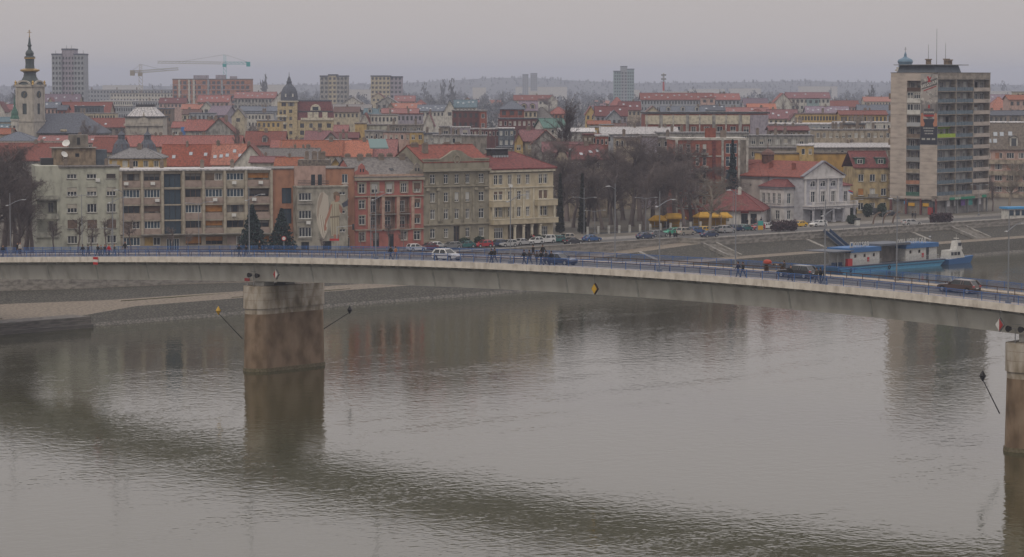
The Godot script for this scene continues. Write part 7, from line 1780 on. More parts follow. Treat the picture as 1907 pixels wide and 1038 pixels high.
func bridge_furniture() -> void:
	mat("sign_white", Color(0.55, 0.54, 0.52), 0.6, ""); mat("sign_yellow", Color(0.5, 0.3, 0.02), 0.6, "")
	var where := [[-50.3, "at the picture's left edge"], [-27.2, "above the walker in the red jacket"], [0.9, "beside the left pier"], [24.6, "in front of the pink tenement"], [47.6, "in front of the parked silver cars"], [70.8, "near the middle of the main span"], [94.1, "right beside three walkers"], [117.4, "above the right pier"]]
	for q in where: lamp_post("tall grey lamp post on the near bridge railing %s" % q[1], bp(q[0], 0.45, 0.14), BRIDGE_TURN + PI / 2, 9.4, [[2.3, 7.7, 0.65], [-0.35, 7.75, -0.15]], "lamp posts on the near bridge railing")
	for q in [[-38.0, "behind the corner flats"], [55.0, "left of the moored pontoon"], [73.5, "right of the roadside vendor's stall"], [96.2, "in front of the pontoon"]]: lamp_post("plain pole on the far bridge railing %s" % q[1], bp(q[0], 11.5, 0.14), BRIDGE_TURN - PI / 2, 9.6, [[1.2, 8.9, 0.4]], "lamp posts on the far bridge railing")
	var fa := BRIDGE_TURN
	diamond("navigation_sign", "red and white diamond board on the girder at the left pier", bp(5.8, 0.6, -2.1), fa, 1.35, ["sign_red", "sign_white"], 0.9)
	diamond("navigation_sign", "yellow diamond board hung under the main span", bp(60.8, 0.6, -2.35), fa, 1.35, ["sign_yellow", "sign_yellow"], 1.0)
	diamond("navigation_sign", "white and red diamond board on the girder at the right pier", bp(116.3, 0.6, -2.2), fa, 1.5, ["sign_white", "sign_red"], 0.9)
	var t := thing("striped_board", "small red and white striped board on the bridge edge below the walkers", "sign", bp(-30.3, -0.12, -0.5), fa)
	for i in 3: part_box(t, "stripe", "tail_red" if i != 1 else "sign_white", Vector3(-0.5, -0.42 + i * 0.36, 0), Vector3(0.5, -0.062 + i * 0.36, 0.06))
	for q in [[0.6, "on the left pier", 0], [117.7, "on the right pier", 1]]:
		t = thing("signal_lamps", "pair of round black signal lamps on a short mast %s" % q[1], "signal lamp", bp(q[0], 1.5, 0), fa); t.position.y = 5.96
		var b := MB.new(); b.tube(Vector3.ZERO, Vector3(0, 1.6, 0), 0.05, 0.05, 6); b.bar(Vector3(-0.7, 1.55, 0), Vector3(0.7, 1.55, 0), 0.06, 0.06); b.bar(Vector3(-0.5, 2.0, 0), Vector3(0.7, 2.0, 0), 0.05, 0.04); obj(b, "mast", MT.metal, t)
		for s in [-1, 1]: b = MB.new(); b.tube(Vector3(s * 0.75, 1.5, -0.25), Vector3(s * 0.75, 1.5, 0.25), 0.2, 0.34, 12); obj(b, "lamp", MT.black, t)
	var t0 := bp(-1.4, 2.2, 0); t0.y = 5.96
	t = thing("pier_ladder_sign", "tiny red sign on posts at the left pier's edge", "sign", t0, fa); part_box(t, "post", "steel", Vector3(-0.04, 0, -0.04), Vector3(0.04, 0.9, 0.04)); part_box(t, "plate", "sign_red", Vector3(-0.5, 0.6, 0.04), Vector3(0.5, 1.0, 0.09))
	var L := bp(-1.6, 1.4, 0); L.y = -1.2
	pier_marker("yellow double-cone marker on a boom left of the left pier", L, Vector3(-39.6, 2.2, -360.5), "sign_yellow")
	L = bp(0.8, 13.6, 0); L.y = -0.9
	pier_marker("black double-cone marker on a boom right of the left pier", L, Vector3(-22.4, 1.6, -369.0), "black")
	L = bp(116.0, 1.4, 0); L.y = -1.6
	pier_marker("black double-cone marker on a boom at the right pier", L, Vector3(50.0, 1.85, -283.5), "black")
	# vendor's stall on the far walkway
	t = thing("vendor_stall", "folding table of goods with a red bag on the far walkway", "stall", bp(79.7, 10.8, 0.14), fa)
	part_box(t, "table_top", "dark", Vector3(-1.3, 0.72, -0.35), Vector3(1.3, 0.77, 0.35)); for x in [-1.2, 1.2]: part_box(t, "leg", "rust", Vector3(x - 0.04, 0, -0.3), Vector3(x + 0.04, 0.719, 0.3))
	var b := MB.new(); b.lathe([[0.1, 0.8], [0.48, 0.9], [0.5, 1.15], [0.3, 1.32], [0.0, 1.36]], 10); obj(b, "bag", mat("bag_red", Color(0.35, 0.06, 0.04), 0.8, ""), t, Transform3D(Basis.from_scale(Vector3(1.2, 1, 0.6)), Vector3(-1.0, 0, 0)))
	for i in 7: part_box(t, "goods", ["salmon", "rust", "brown_wall", "white"][i % 4], Vector3(-0.3 + i * 0.22, 0.772, -0.2), Vector3(-0.14 + i * 0.22, 0.85 + 0.05 * (i % 3), 0.2))
	part_box(t, "stool_seat", "rust", Vector3(1.5, 0.4, -0.2), Vector3(1.95, 0.46, 0.25)); for x in [1.55, 1.85]: part_box(t, "stool_leg", "metal", Vector3(x, 0, -0.15), Vector3(x + 0.05, 0.399, 0.2))

func boats() -> void:
	mat("hull_blue", Color(0.09, 0.36, 0.60), 0.5, "grime", Vector3(0.3, 0.6, 0.3)); mat("hull_dark", Color(0.012, 0.035, 0.085), 0.5, ""); mat("deck_blue", Color(0.03, 0.12, 0.30), 0.6, ""); mat("cabin_white", Color(0.6, 0.59, 0.56), 0.7, "grime", Vector3(0.3, 0.2, 0.3)); mat("canopy", Color(0.09, 0.10, 0.12), 0.7, "")
	var tr := deg_to_rad(45.3)
	var t := thing("landing_pontoon", "long blue pontoon with two white cabins and rooftop name boards", "pontoon", Vector3(65.8, -5.5, -540.3), tr)
	# x runs from the near left end (0) to the far right end (39); +z faces the river
	var b := MB.new(); var L := 37.0
	var ring := func(y: float, i: float, k: float) -> Array: return [Vector3(k, y, -i), Vector3(L - k, y, -i), Vector3(L - k * 0.8, y, -7.5 + i), Vector3(k, y, -7.5 + i)]
	var A: Array = ring.call(-0.8, 0.12, 3.0); var C: Array = ring.call(1.35, 0.0, 0.0)
	b.hexa([A[0], A[1], A[2], A[3], C[0], C[1], C[2], C[3]]); obj(b, "hull", MT.hull_blue, t)
	for y in [[0.72, 0.1, "hull_dark"], [1.2, 0.16, "hull_dark"]]: part_box(t, "rubbing_strake", y[2], Vector3(0.4, y[0], -0.08), Vector3(L - 0.3, y[0] + y[1], 0.12))
	part_box(t, "deck", "canopy", Vector3(0.0, 1.352, -7.5), Vector3(L, 1.42, 0.0))
	for x in [4.0, 17.0]: b = MB.new(); b.lathe([[0.3, -0.12], [0.45, 0.0], [0.3, 0.12]], 10); obj(b, "tyre_fender", MT.black, t, Transform3D(Basis(Vector3.RIGHT, PI / 2), Vector3(x, 0.6, 0.2)))
	for c in [[5.2, 15.0, 5.1], [24.0, 35.0, 5.1]]:
		b = MB.new(); var ws := []
		for i in 3: ws.append(rect(1.3 + i * 3.1, 2.1 + i * 3.1, 1.5, 2.2))
		holes_wall(b, c[1] - c[0], 2.6, ws, Transform3D(Basis(), Vector3(c[0], 1.43, -0.9))); b.box(Vector3(c[0] + 0.01, 1.43, -6.4), Vector3(c[1] - 0.01, 4.03, -1.2)); b.quad(Vector3(c[0], 1.43, -6.4), Vector3(c[0], 1.43, -0.9), Vector3(c[0], 4.03, -0.9), Vector3(c[0], 4.03, -6.4))
		obj(b, "cabin", MT.cabin_white, t)
		for q: Rect2 in ws: win(t, Transform3D(Basis(), Vector3(c[0], 1.43, -0.9)), q, 1, 1, "shutter_brown", "pane")
		part_box(t, "cabin_fascia", "deck_blue", Vector3(c[0] - 0.2, 4.032, -6.7), Vector3(c[1] + 0.2, 4.95, -0.6))
		part_box(t, "lifebuoy_box", "tail_red", Vector3(c[0] + 5.6, 2.0, -0.88), Vector3(c[0] + 6.2, 2.9, -0.75))
		b = MB.new(); balustrade(b, c[0] + 0.3, c[1] - 0.3, 1.43, -0.12, 1.0); obj(b, "deck_railing", MT.steel, t)
	part_box(t, "cabin_door", "dark", Vector3(31.2, 1.45, -0.88), Vector3(32.0, 4.0, -0.8))
	part_box(t, "canopy_roof", "canopy", Vector3(-1.4, 4.4, -7.6), Vector3(5.0, 4.6, 0.2)); part_box(t, "canopy_roof", "canopy", Vector3(14.9, 4.96, -7.0), Vector3(25.0, 5.4, -0.4)); part_box(t, "middle_cabin", "taupe", Vector3(15.2, 1.43, -6.4), Vector3(23.8, 4.9, -3.4))
	for x in [0.2, 2.4]: part_box(t, "canopy_post", "metal", Vector3(x, 1.43, -0.35), Vector3(x + 0.12, 4.39, -0.23))
	part_box(t, "red_locker", "tail_red", Vector3(3.6, 1.43, -0.9), Vector3(5.1, 2.9, -0.25)); for x in [0.4, 1.4, 2.4]: part_box(t, "bench", "hull_dark", Vector3(x, 1.43, -2.0), Vector3(x + 0.6, 2.2, -1.2))
	for s in [[8.6, "NOVI SAD", 3.6], [26.0, "ЛУКА НОВИ САД", 6.4]]:
		var f := part_box(t, "name_board_frame", "hull_dark", Vector3(s[0] - s[2] / 2 - (1.6 if s[0] < 10 else 0.2), 5.0, -1.2), Vector3(s[0] + s[2] / 2 + 0.2, 5.08, -1.0)); lettering(f, s[1], "cabin_white", 0.95, Vector3(s[0], 5.62, -1.05))
	part_box(t, "emblem", "cabin_white", Vector3(5.3, 5.1, -1.12), Vector3(6.3, 6.2, -1.02)); part_box(t, "emblem_mark", "deck_blue", Vector3(5.55, 5.35, -1.02), Vector3(6.05, 5.95, -0.98))
	b = MB.new(); b.tube(Vector3(34, 4.95, -2), Vector3(34, 6.0, -2), 0.05, 0.05, 5); b.lathe([[0.0, 0.0], [0.3, 0.15], [0.0, 0.3]], 8, Vector3(34, 6.0, -2)); obj(b, "roof_lamp", MT.steel, t)
	# launch moored behind it
	t = thing("motor_launch", "small blue and white launch moored beyond the pontoon", "boat", Vector3(92.7, -5.5, -567.8), tr)
	b = MB.new(); b.hexa([Vector3(0.6, -0.5, -0.5), Vector3(9.2, -0.5, -1.2), Vector3(9.2, -0.5, -1.8), Vector3(0.6, -0.5, -2.6), Vector3(0, 1.1, 0), Vector3(10.6, 1.5, -1.2), Vector3(10.6, 1.5, -1.8), Vector3(0, 1.1, -3.1)]); obj(b, "hull", MT.deck_blue, t)
	b = MB.new(); b.hexa([Vector3(0.6, 1.15, -0.35), Vector3(6.6, 1.3, -0.6), Vector3(6.6, 1.3, -2.4), Vector3(0.6, 1.15, -2.7), Vector3(0.9, 3.0, -0.5), Vector3(5.4, 3.0, -0.7), Vector3(5.4, 3.0, -2.3), Vector3(0.9, 3.0, -2.6)]); obj(b, "cabin", MT.cabin_white, t)
	b = MB.new(); b.hexa([Vector3(3.6, 3.01, -0.6), Vector3(6.0, 3.01, -0.8), Vector3(6.0, 3.01, -2.2), Vector3(3.6, 3.01, -2.4), Vector3(4.0, 4.9, -0.8), Vector3(5.4, 4.9, -0.9), Vector3(5.4, 4.9, -2.1), Vector3(4.0, 4.9, -2.2)]); obj(b, "wheelhouse", MT.cabin_white, t)
	for x in [1.4, 2.6, 3.8]: part_box(t, "cabin_window", "pane", Vector3(x, 1.9, -0.52), Vector3(x + 0.8, 2.6, -0.4))
	part_box(t, "wheelhouse_window", "pane", Vector3(4.3, 3.8, -0.82), Vector3(5.4, 4.5, -0.7)); b = MB.new(); b.tube(Vector3(4.6, 4.9, -1.5), Vector3(4.6, 6.3, -1.5), 0.05, 0.03, 5); b.boxc(Vector3(4.6, 5.4, -1.5), Vector3(0.2, 0.15, 1.2)); obj(b, "radar_mast", MT.cabin_white, t)
	# gangway from the quay wall
	t = thing("gangway", "steep blue covered gangway from the quay wall to the pontoon", "gangway")
	var g0 := along(206.8, 14.0, 0.6); var g1 := along(203.0, 4.0, -3.6)
	b = MB.new(); b.bar(g0, g1, 1.5, 0.25); obj(b, "walk_plank", MT.canopy, t)
	var sd := (g1 - g0).cross(Vector3.UP).normalized() * 0.75
	for s in [-1.0, 1.0]: b = MB.new(); b.bar(g0 + sd * s + Vector3(0, 0.55, 0), g1 + sd * s + Vector3(0, 0.55, 0), 0.06, 0.7); obj(b, "side_panel", MT.hull_dark, t)

func quay_things() -> void:
	mat("tent_yellow", Color(0.52, 0.29, 0.02), 0.8, "grime"); mat("fence_white", Color(0.45, 0.45, 0.43), 0.8, "grime")
	for q in LAMPS: lamp_post(q[0], Vector3(q[1], 0, -q[2]), q[4], q[3], q[5], "street lamps along the quay")
	# yellow market tents
	for q in [[33.2, 610.0, 3.2, 2.4, "small yellow parasol tent at the park corner"], [36.8, 612.0, 5.2, 2.8, "larger yellow market tent left of the pale bare tree"], [45.0, 618.0, 6.0, 2.8, "yellow tarpaulin stall before the low cafe"], [49.0, 620.5, 3.0, 2.6, "narrow yellow stall against the low cafe wall"]]:
		var t := thing("market_tent", q[4], "tent", Vector3(q[0], 0, -q[1]), 0.4, "yellow market tents")
		var w: float = q[2] / 2; var h: float = q[3]
		for s in [[-1, -1], [1, -1], [1, 1], [-1, 1]]: part_box(t, "pole", "steel", Vector3(s[0] * (w - 0.1) - 0.04, 0, s[1] * 1.4 - 0.04), Vector3(s[0] * (w - 0.1) + 0.04, h - 0.55, s[1] * 1.4 + 0.04))
		var b := MB.new(); var P := [Vector3(-w, h - 0.5, 1.6), Vector3(w, h - 0.5, 1.6), Vector3(w, h - 0.5, -1.6), Vector3(-w, h - 0.5, -1.6)]; var R := [Vector3(-w * 0.6, h + 0.5, 0), Vector3(w * 0.6, h + 0.5, 0)]
		b.quad(P[0], P[1], R[1], R[0]); b.quad(P[2], P[3], R[0], R[1]); b.tri(P[1], P[2], R[1]); b.tri(P[3], P[0], R[0]); for i in 4: b.bar(P[i] - Vector3(0, 0.15, 0), P[(i + 1) % 4] - Vector3(0, 0.15, 0), 0.03, 0.3)
		obj(b, "canopy", MT.tent_yellow, t)
		part_box(t, "back_cloth", "tent_yellow", Vector3(-w + 0.1, 0.1, -1.5), Vector3(w - 0.1, h - 0.66, -1.45))
	# park fence: pillars and bars
	var t := thing("park_fence", "low fence of white pillars and dark bars along the park", "fence")
	var f0 := Vector3(16.5, 0, -584.0); var f1 := Vector3(45.0, 0, -608.0)
	for i in 13:
		var p := f0.lerp(f1, i / 12.0); part_box(t, "pillar", "fence_white", p + Vector3(-0.25, 0, -0.25), p + Vector3(0.25, 1.7, 0.25))
		if i < 12: var b := MB.new(); var q := f0.lerp(f1, (i + 1) / 12.0); b.bar(p + Vector3(0, 1.3, 0), q + Vector3(0, 1.3, 0), 0.05, 0.06); b.bar(p + Vector3(0, 0.3, 0), q + Vector3(0, 0.3, 0), 0.05, 0.06); b.quad(p + Vector3(0, 0, 0), q, q + Vector3(0, 0.3, 0), p + Vector3(0, 0.3, 0)); for k in 12: b.bar(p.lerp(q, k / 12.0) + Vector3(0, 0.3, 0), p.lerp(q, k / 12.0) + Vector3(0, 1.3, 0), 0.03, 0.03, Vector3.RIGHT); obj(b, "fence_panel", MT.metal, t)
	# kiosk at the right edge
	t = thing("quay_kiosk", "white kiosk with blue roof on the quay at the right edge", "kiosk", Vector3(122.0, 0, -650.0), deg_to_rad(20)); part_box(t, "cabin", "white", Vector3(-2.6, 0, -2), Vector3(2.6, 2.5, 1)); part_box(t, "roof", "shop_blue", Vector3(-3, 2.502, -2.4), Vector3(3, 2.95, 1.6))
	for x in [-2.2, -0.5, 1.2]: part_box(t, "window", "pane_blue", Vector3(x, 0.9, 1.0), Vector3(x + 1.2, 2.2, 1.05))
	# advert column, bow sculpture, bins, bollards
	t = thing("advert_box", "lit glass advert box on the quay beside the purple hedge", "advert box", Vector3(55.0, 0, -594.0), 0.4); part_box(t, "frame", "metal", Vector3(-0.75, 0, -0.2), Vector3(0.75, 2.6, 0.2)); part_box(t, "poster", "shop_teal", Vector3(-0.62, 1.45, 0.2), Vector3(0.62, 2.45, 0.23)); part_box(t, "poster", "awning_yellow", Vector3(-0.62, 0.5, 0.2), Vector3(0.62, 1.43, 0.23))
	for i in 3:
		t = thing("bow_sculpture", "%s of three dark curved bows standing on the quay" % ["leftmost", "middle one", "rightmost"][i], "sculpture", Vector3(84.0 + i * 2.5, 0, -623.5 - i * 1.6), deg_to_rad(10), "curved bows on the quay")
		var b := MB.new(); var p := Vector3(0, 0, 0)
		for k in 10: var a := PI * 0.5 * (k + 1) / 10.0; var q := Vector3(1.9 * (1 - cos(a)), 2.9 * sin(a), 0); b.bar(p, q, 0.35, 0.3); p = q
		obj(b, "bow", MT.shutter_brown, t); part_box(t, "plinth", "concrete", Vector3(-0.3, 0, -0.3), Vector3(0.3, 0.25, 0.3))
	t = thing("sculpture_plinth", "white blocky pedestal beside the curved bows", "pedestal", Vector3(80.0, 0, -621.0), 0.3); part_box(t, "base", "white", Vector3(-0.5, 0, -0.5), Vector3(0.5, 1.2, 0.5)); part_box(t, "top", "dark", Vector3(-0.8, 1.202, -0.4), Vector3(0.7, 1.7, 0.4))
	for i in 22:
		var p := along(150.0 + i * 5.6, wall_p(150.0 + i * 5.6) + (3.0 if i > 2 else 2.0), 0)
		t = thing("bollard", "thin dark bollard in the line along the quay promenade", "bollard", p, 0.0, "bollards along the quay promenade"); var b := MB.new(); b.tube(Vector3.ZERO, Vector3(0, 0.95, 0), 0.07, 0.06, 6); obj(b, "post", MT.dark, t); b = MB.new(); b.lathe([[0.06, 0.95], [0.1, 1.0], [0.0, 1.1]], 6); obj(b, "cap", MT.metal, t)
	# flags on the theatre and a road sign
	t = thing("flag", "small red, blue and white flag on the theatre terrace", "flag", Vector3(79.4, 5.4, -638.5), 0.5); var b := MB.new(); b.tube(Vector3.ZERO, Vector3(0.5, 2.4, 0.5), 0.03, 0.02, 5); obj(b, "pole", MT.steel, t)
	for i in 3: b = MB.new(); b.hexa([Vector3(0.5, 1.9 - i * 0.3, 0.5), Vector3(1.6, 1.5 - i * 0.3, 0.7), Vector3(1.6, 1.5 - i * 0.3, 0.66), Vector3(0.5, 1.9 - i * 0.3, 0.46), Vector3(0.5, 2.19 - i * 0.3, 0.5), Vector3(1.6, 1.79 - i * 0.3, 0.7), Vector3(1.6, 1.79 - i * 0.3, 0.66), Vector3(0.5, 2.19 - i * 0.3, 0.46)]); obj(b, "stripe", [MT.tail_red, MT.deck_blue, MT.sign_white][i], t)
	t = thing("traffic_sign", "round white and red traffic sign in front of the mural house", "sign", Vector3(-43.0, 0, -505.0), 0.0); b = MB.new(); b.tube(Vector3.ZERO, Vector3(0, 4.2, 0), 0.05, 0.05, 6); obj(b, "post", MT.steel, t); b = MB.new(); b.tube(Vector3(0, 3.8, 0.05), Vector3(0, 3.8, 0.1), 0.45, 0.45, 16); obj(b, "plate", MT.tail_red, t); b = MB.new(); b.tube(Vector3(0, 3.8, 0.1), Vector3(0, 3.8, 0.13), 0.32, 0.32, 16); obj(b, "plate_centre", MT.sign_white, t)
	t = thing("traffic_light", "traffic lights on a long arm in front of the mural house", "traffic light", Vector3(-33.5, 0, -513.0), 0.0); b = MB.new(); b.tube(Vector3.ZERO, Vector3(0, 5.6, 0), 0.09, 0.07, 7); b.tube(Vector3(0, 5.5, 0), Vector3(3.2, 5.8, 0), 0.06, 0.05, 6); obj(b, "pole", MT.steel, t); part_box(t, "signal_head", "dark", Vector3(2.9, 5.0, -0.15), Vector3(3.3, 6.1, 0.15)); part_box(t, "sign_plate", "tail_red", Vector3(-1.4, 2.9, 0.1), Vector3(0.4, 3.3, 0.16))
var HOUSES := [
	["flat_roofed_building","long hazy grey block stretching right of the far tower block",-306.9,2100,0,84.63,14,25.98,26.33,"f","bluegrey","r_grey",3,34,3],
	["flat_roofed_building","hazy long pale block with many small windows behind the two white sheds",-261.58,1900,0,44.36,14,24.43,24.78,"f","pale","r_grey",3,20,4],
	["gabled_house","dark red roof half hidden behind the white church turret",-234.8,1250,8,10.33,12,19.81,22.25,"g","pale","r_maroon",1,3,1,2],
	["gabled_house","pale gable wall at the picture's edge, left of a dark red roof",-234.86,1230,0,5.4,12,19.54,23.71,"e","pale","r_maroon",0,0],
	["gabled_house","teal metal roof just left of the church",-203.26,1080,0,7.33,10,16.94,18.59,"g","cream","r_teal",1,3],
	["gabled_house","green glazed low roof below the teal roof left of the church",-188.24,1000,0,6.39,10,15.37,17.09,"g","pale","r_teal",1,3,0,3],
	["gabled_house","small orange roof at the picture's left edge",-170.34,900,0,5.03,10,15.57,17.28,"g","beige","r_orange",1,3,1],
	["hip_roofed_house","slate grey hipped roof in front of the church nave",-159.36,860,0,12.37,14,14.31,16.92,"h","cream","r_slate",1,7,1],
	["gabled_house","long maroon roof with lit windows behind the church tower",-243.52,1450,0,19.68,14,21.96,25.96,"g","beige","r_lilac",1,9,2,4],
	["gabled_house","small cream gable between maroon roofs right of the church tower",-237.0,1380,0,2.75,8,22.24,24.71,"e","cream","r_maroon",1,1],
	["gabled_house","broad brick-red roof behind the dark glass pavilion",-188.22,1180,0,22.85,16,19.17,23.81,"g","beige","r_red",1,8,1,5],
	["flat_roofed_building","dark slate glazed pavilion in front of a broad red roof",-176.94,1120,0,10.73,10,22.58,22.93,"f","slate_wall","r_dark",2,9],
	["gabled_house","blue-grey metal roof above a red and white wall beside the church",-187.0,1090,0,6.09,10,22.43,24.56,"g","pink","r_slate",1,4,0,2],
	["gabled_house","narrow red and grey house squeezed beside the blue-grey roof",-181.61,1085,0,3.47,9,21.62,23.31,"g","brick","r_slate",1,2],
	["flat_roofed_building","long pale building with two curved white roofs",-241.86,1650,0,21.73,18,21.02,21.37,"f","pale","r_white",2,16],
	["flat_roofed_building","low white-roofed hall right of the long pale building",-210.04,1550,0,17.01,16,21.47,21.82,"f","bluegrey","r_white",2,12,1],
	["flat_roofed_building","grey office block with a ribbon of glass above the church roof",-196.44,1350,0,11.59,12,20.33,20.68,"f","bluegrey","r_grey",2,10],
	["gabled_house","dull red roof behind the bare trees right of the church nave",-152.88,1000,0,18.37,14,16.17,19.26,"g","taupe","r_red",1,8,1,1],
	["flat_roofed_building","long row of small shops in front of the broad red roof",-169.36,1080,0,19.84,8,20.17,20.52,"f","cream","r_grey",1,18,2],
	["flat_roofed_building","brown-grey block right of the white hipped town roof",-149.9,1150,0,8.03,12,21.37,21.72,"f","brown_wall","r_slate",2,6,1],
	["gabled_house","red-brown roofs crowded before the unfinished block",-189.5,1500,0,14.67,12,20.96,23.61,"g","pink","r_maroon",1,7,2,2],
	["gabled_house","long brick-red roof with round skylights behind the penthouse hut",-128.83,800,0,25.09,12,15.01,16.8,"g","pale","r_red",1,12,1,7],
	["gabled_house","wide faded red roof behind the dark leftmost trees",-125.58,700,0,21.27,18,12.71,16.83,"g","grey","r_red",1,6,2],
	["gabled_house","long grey-walled strip roof behind the rooftop penthouse",-134.5,745,0,17.86,8,14.94,16.34,"g","grey","r_mossy",1,14],
	["gabled_house","steep red roof slope left of the dark domed turrets",-107.81,715,0,7.72,13,14.55,18.12,"g","pale","r_red",1,3,1],
	["gabled_house","long red-brown roof with a row of chimneys behind the orange roofs",-92.07,745,0,33.05,14,15.24,17.92,"g","beige","r_red",1,10,5],
	["hip_roofed_house","ochre attic storey with five small windows and pale flat roof",-89.8,640,0,12.41,10,15.13,17.3,"h","ochre","r_grey",1,5,1],
	["gabled_house","bright red roof with large square skylights",-79.42,655,0,12.31,12,12.87,17.56,"g","pale","r_vivid",1,5,1,3],
	["gabled_house","bright orange roof with white skylights",-69.15,652,0,7.56,12,13.22,17.77,"g","pale","r_orange",1,3,1,5],
	["gabled_house","white plastered gable with a small window beside the orange roof",-61.59,632,0,7.58,9,13.97,18.26,"e","pale","r_red",1,1,1],
	["gabled_house","white gabled house with bright blue bay beside the row of chimneys",-106.77,880,0,9.14,11,18.08,19.75,"g","pale","r_red",2,4,1],
	["gabled_house","grey gable wall with an orange chimney strip",-92.62,850,0,9.51,14,17.08,21.48,"e","grey","r_red",1,1,4],
	["gabled_house","red roof bristling with small chimneys left of a grey gable",-100.61,870,0,10.25,12,17.38,20.59,"g","grey","r_red",1,4,6],
	["gabled_house","small orange roof far behind the white hipped town roof",-142.64,1200,0,9.58,10,20.84,22.71,"g","beige","r_orange",1,5,1],
	["gabled_house","little white gable among orange and lilac roofs",-135.39,1190,0,4.51,9,21.42,24.03,"e","pale","r_grey",1,1],
	["gabled_house","lilac striped roof sloping behind the grey gable",-123.21,1120,-18,8.23,12,19.23,22.74,"g","lilac","r_lilac",1,4,1],
	["gabled_house","small cream gable right of the lilac striped roof",-112.12,1100,0,5.27,10,18.83,22.11,"e","cream","r_grey",1,1],
	["flat_roofed_building","flat blue-grey roof behind the roof with many chimneys",-124.73,1080,0,9.92,10,20.17,20.52,"f","bluegrey","r_slate",1,6],
	["gabled_house","pale terrace house with brown roof below the unfinished block",-132.41,1110,0,7.09,10,19.58,21.29,"g","cream","r_brown",1,4,1],
	["gabled_house","faded red roofs in front of the unfinished block",-166.6,1500,0,17.36,14,21.56,25.1,"g","pink","r_red",1,7,2,6],
	["gabled_house","long grey residential block with red roof left of the domed building",-138.75,1450,0,21.99,16,23.98,27.12,"g","grey","r_red",3,12,2,8],
	["gabled_house","white windowless gable end of the long red-roofed residential block",-120.28,1400,0,10.06,12,22.35,27.37,"e","pale","r_red",0,0],
	["gabled_house","flat slate-blue roofs in front of the long grey residential block",-118.09,1260,0,19.12,14,19.2,21.14,"g","bluegrey","r_slate",1,8,2],
	["flat_roofed_building","pale yellow flat block left of the domed corner building",-95.08,1050,0,9.23,12,17.61,17.96,"f","yellow","r_grey",2,5,1],
	["flat_roofed_building","terrace block with curved windows left of the domed corner building",-108.71,1150,0,11.48,12,19.3,19.65,"f","pale","r_slate",2,8,2],
	["gabled_house","red roof with a small dormer below the yellow flat block",-73.77,800,0,11.51,14,14.37,18.07,"g","grey","r_red",1,3,1,0,1],
	["gabled_house","red roof strip joining the domed building and the orange roofs",-65.2,775,0,8.52,10,14.19,16.09,"g","beige","r_red",1,4,1],
	["gabled_house","maroon roof of an old house in front of the domed building",-58.1,800,0,7.03,12,15.49,18.25,"g","taupe","r_maroon",1,3,2],
	["gabled_house","grey gable end right of the maroon roof",-53.27,790,0,5.05,12,15.56,18.24,"e","grey","r_maroon",0,0],
	["gabled_house","small white house with bright red roof right of the domed building",-58.71,920,0,4.41,9,16.09,18.03,"g","pale","r_red",1,3,1],
	["gabled_house","low red roof running behind the yellow windowless tower wall",-52.89,850,0,8.15,9,15.38,16.82,"g","brick","r_maroon",1,4,1],
	["flat_roofed_building","pink rooftop storey with broken white windows above orange roofs",-49.83,765,0,6.88,9,16.28,16.63,"f","pink","r_grey",1,5,2],
	["gabled_house","long orange-red roof crossed by white flashing behind grey chimneys",-54.18,720,0,16.41,16,13.41,17.11,"g","beige","r_orange",1,6,2],
	["gabled_house","wide orange-red roof left of the green glass skylight",-42.35,722,0,8.66,16,13.06,17.06,"g","beige","r_orange",1,4,1],
	["gabled_house","dull red roof around the green glass skylight",-34.95,724,0,6.95,16,13.01,17.31,"g","beige","r_red",1,3,1],
	["gabled_house","grey asbestos roof behind the salmon facade",-53.67,640,0,14.33,13,14.75,17.01,"g","pale","r_grey",1,5,3],
	["gabled_house","deep red roof strip above the long balconied block",-55.97,612,0,7.34,8,14.83,15.94,"g","pale","r_maroon",1,3,1],
	["gabled_house","small vivid orange roof with satellite dish",-50.52,606,0,5.69,8,14.29,15.87,"g","cream","r_orange",1,3,1],
	["flat_roofed_building","yellow plastered attic with chimney stubs behind the mural wall",-44.3,598,0,6.46,8,14.18,15.86,"f","yellow","r_mossy",1,2,5],
	["gabled_house","yellow stained gable left of the pink house's grey roof",-38.42,585,0,3.51,9,14.14,16.47,"e","yellow","r_grey",1,1],
	["gabled_house","low white gabled hall below the pair of tower blocks",-80.16,1350,0,11.86,16,21.41,25.17,"e","pale","r_grey",0,0],
	["gabled_house","grey shallow gable below the right one of the pair of tower blocks",-64.96,1400,0,11.74,16,21.52,25.14,"e","grey","r_grey",1,4],
	["gabled_house","cream gable peeping between two hazy red roofs under the tower pair",-84.64,1700,0,8.14,14,22.67,25.72,"e","cream","r_red",1,3],
	["gabled_house","hazy red roof right of the shallow grey gable",-63.86,1600,0,11.81,14,21.08,24.23,"g","pink","r_red",1,7,1,3],
	["hip_roofed_house","hazy pink house right of the hazy red roof",-54.45,1600,0,5.75,12,19.49,21.99,"h","pink","r_red",1,4],
	["gabled_house","grey-green tin roof left of the orange roofed house",-76.98,1250,0,22.46,14,19.81,22.24,"g","grey","r_grey",1,9,2],
	["gabled_house","brown tiled roof behind the domed building's mansard",-70.82,1150,0,10.56,12,19.99,21.99,"g","cream","r_brown",1,6,1],
	["gabled_house","teal roof strip with white dormers under the orange roofed house",-57.41,1130,0,9.47,10,19.55,21.52,"g","pale","r_teal",1,5,1,0,2],
	["gabled_house","orange roofed house with a beige gable in the middle distance",-50.19,1270,0,13.94,12,20.35,22.58,"g","beige","r_orange",1,6,1,2],
	["gabled_house","beige gable at the left end of the orange roofed house",-56.84,1260,0,3.27,10,20.21,22.97,"e","beige","r_orange",1,1],
	["gabled_house","red roof above a salmon wall in the middle distance",-45.06,1080,0,14.45,12,20.38,22.04,"g","salmon","r_red",2,7,1,2],
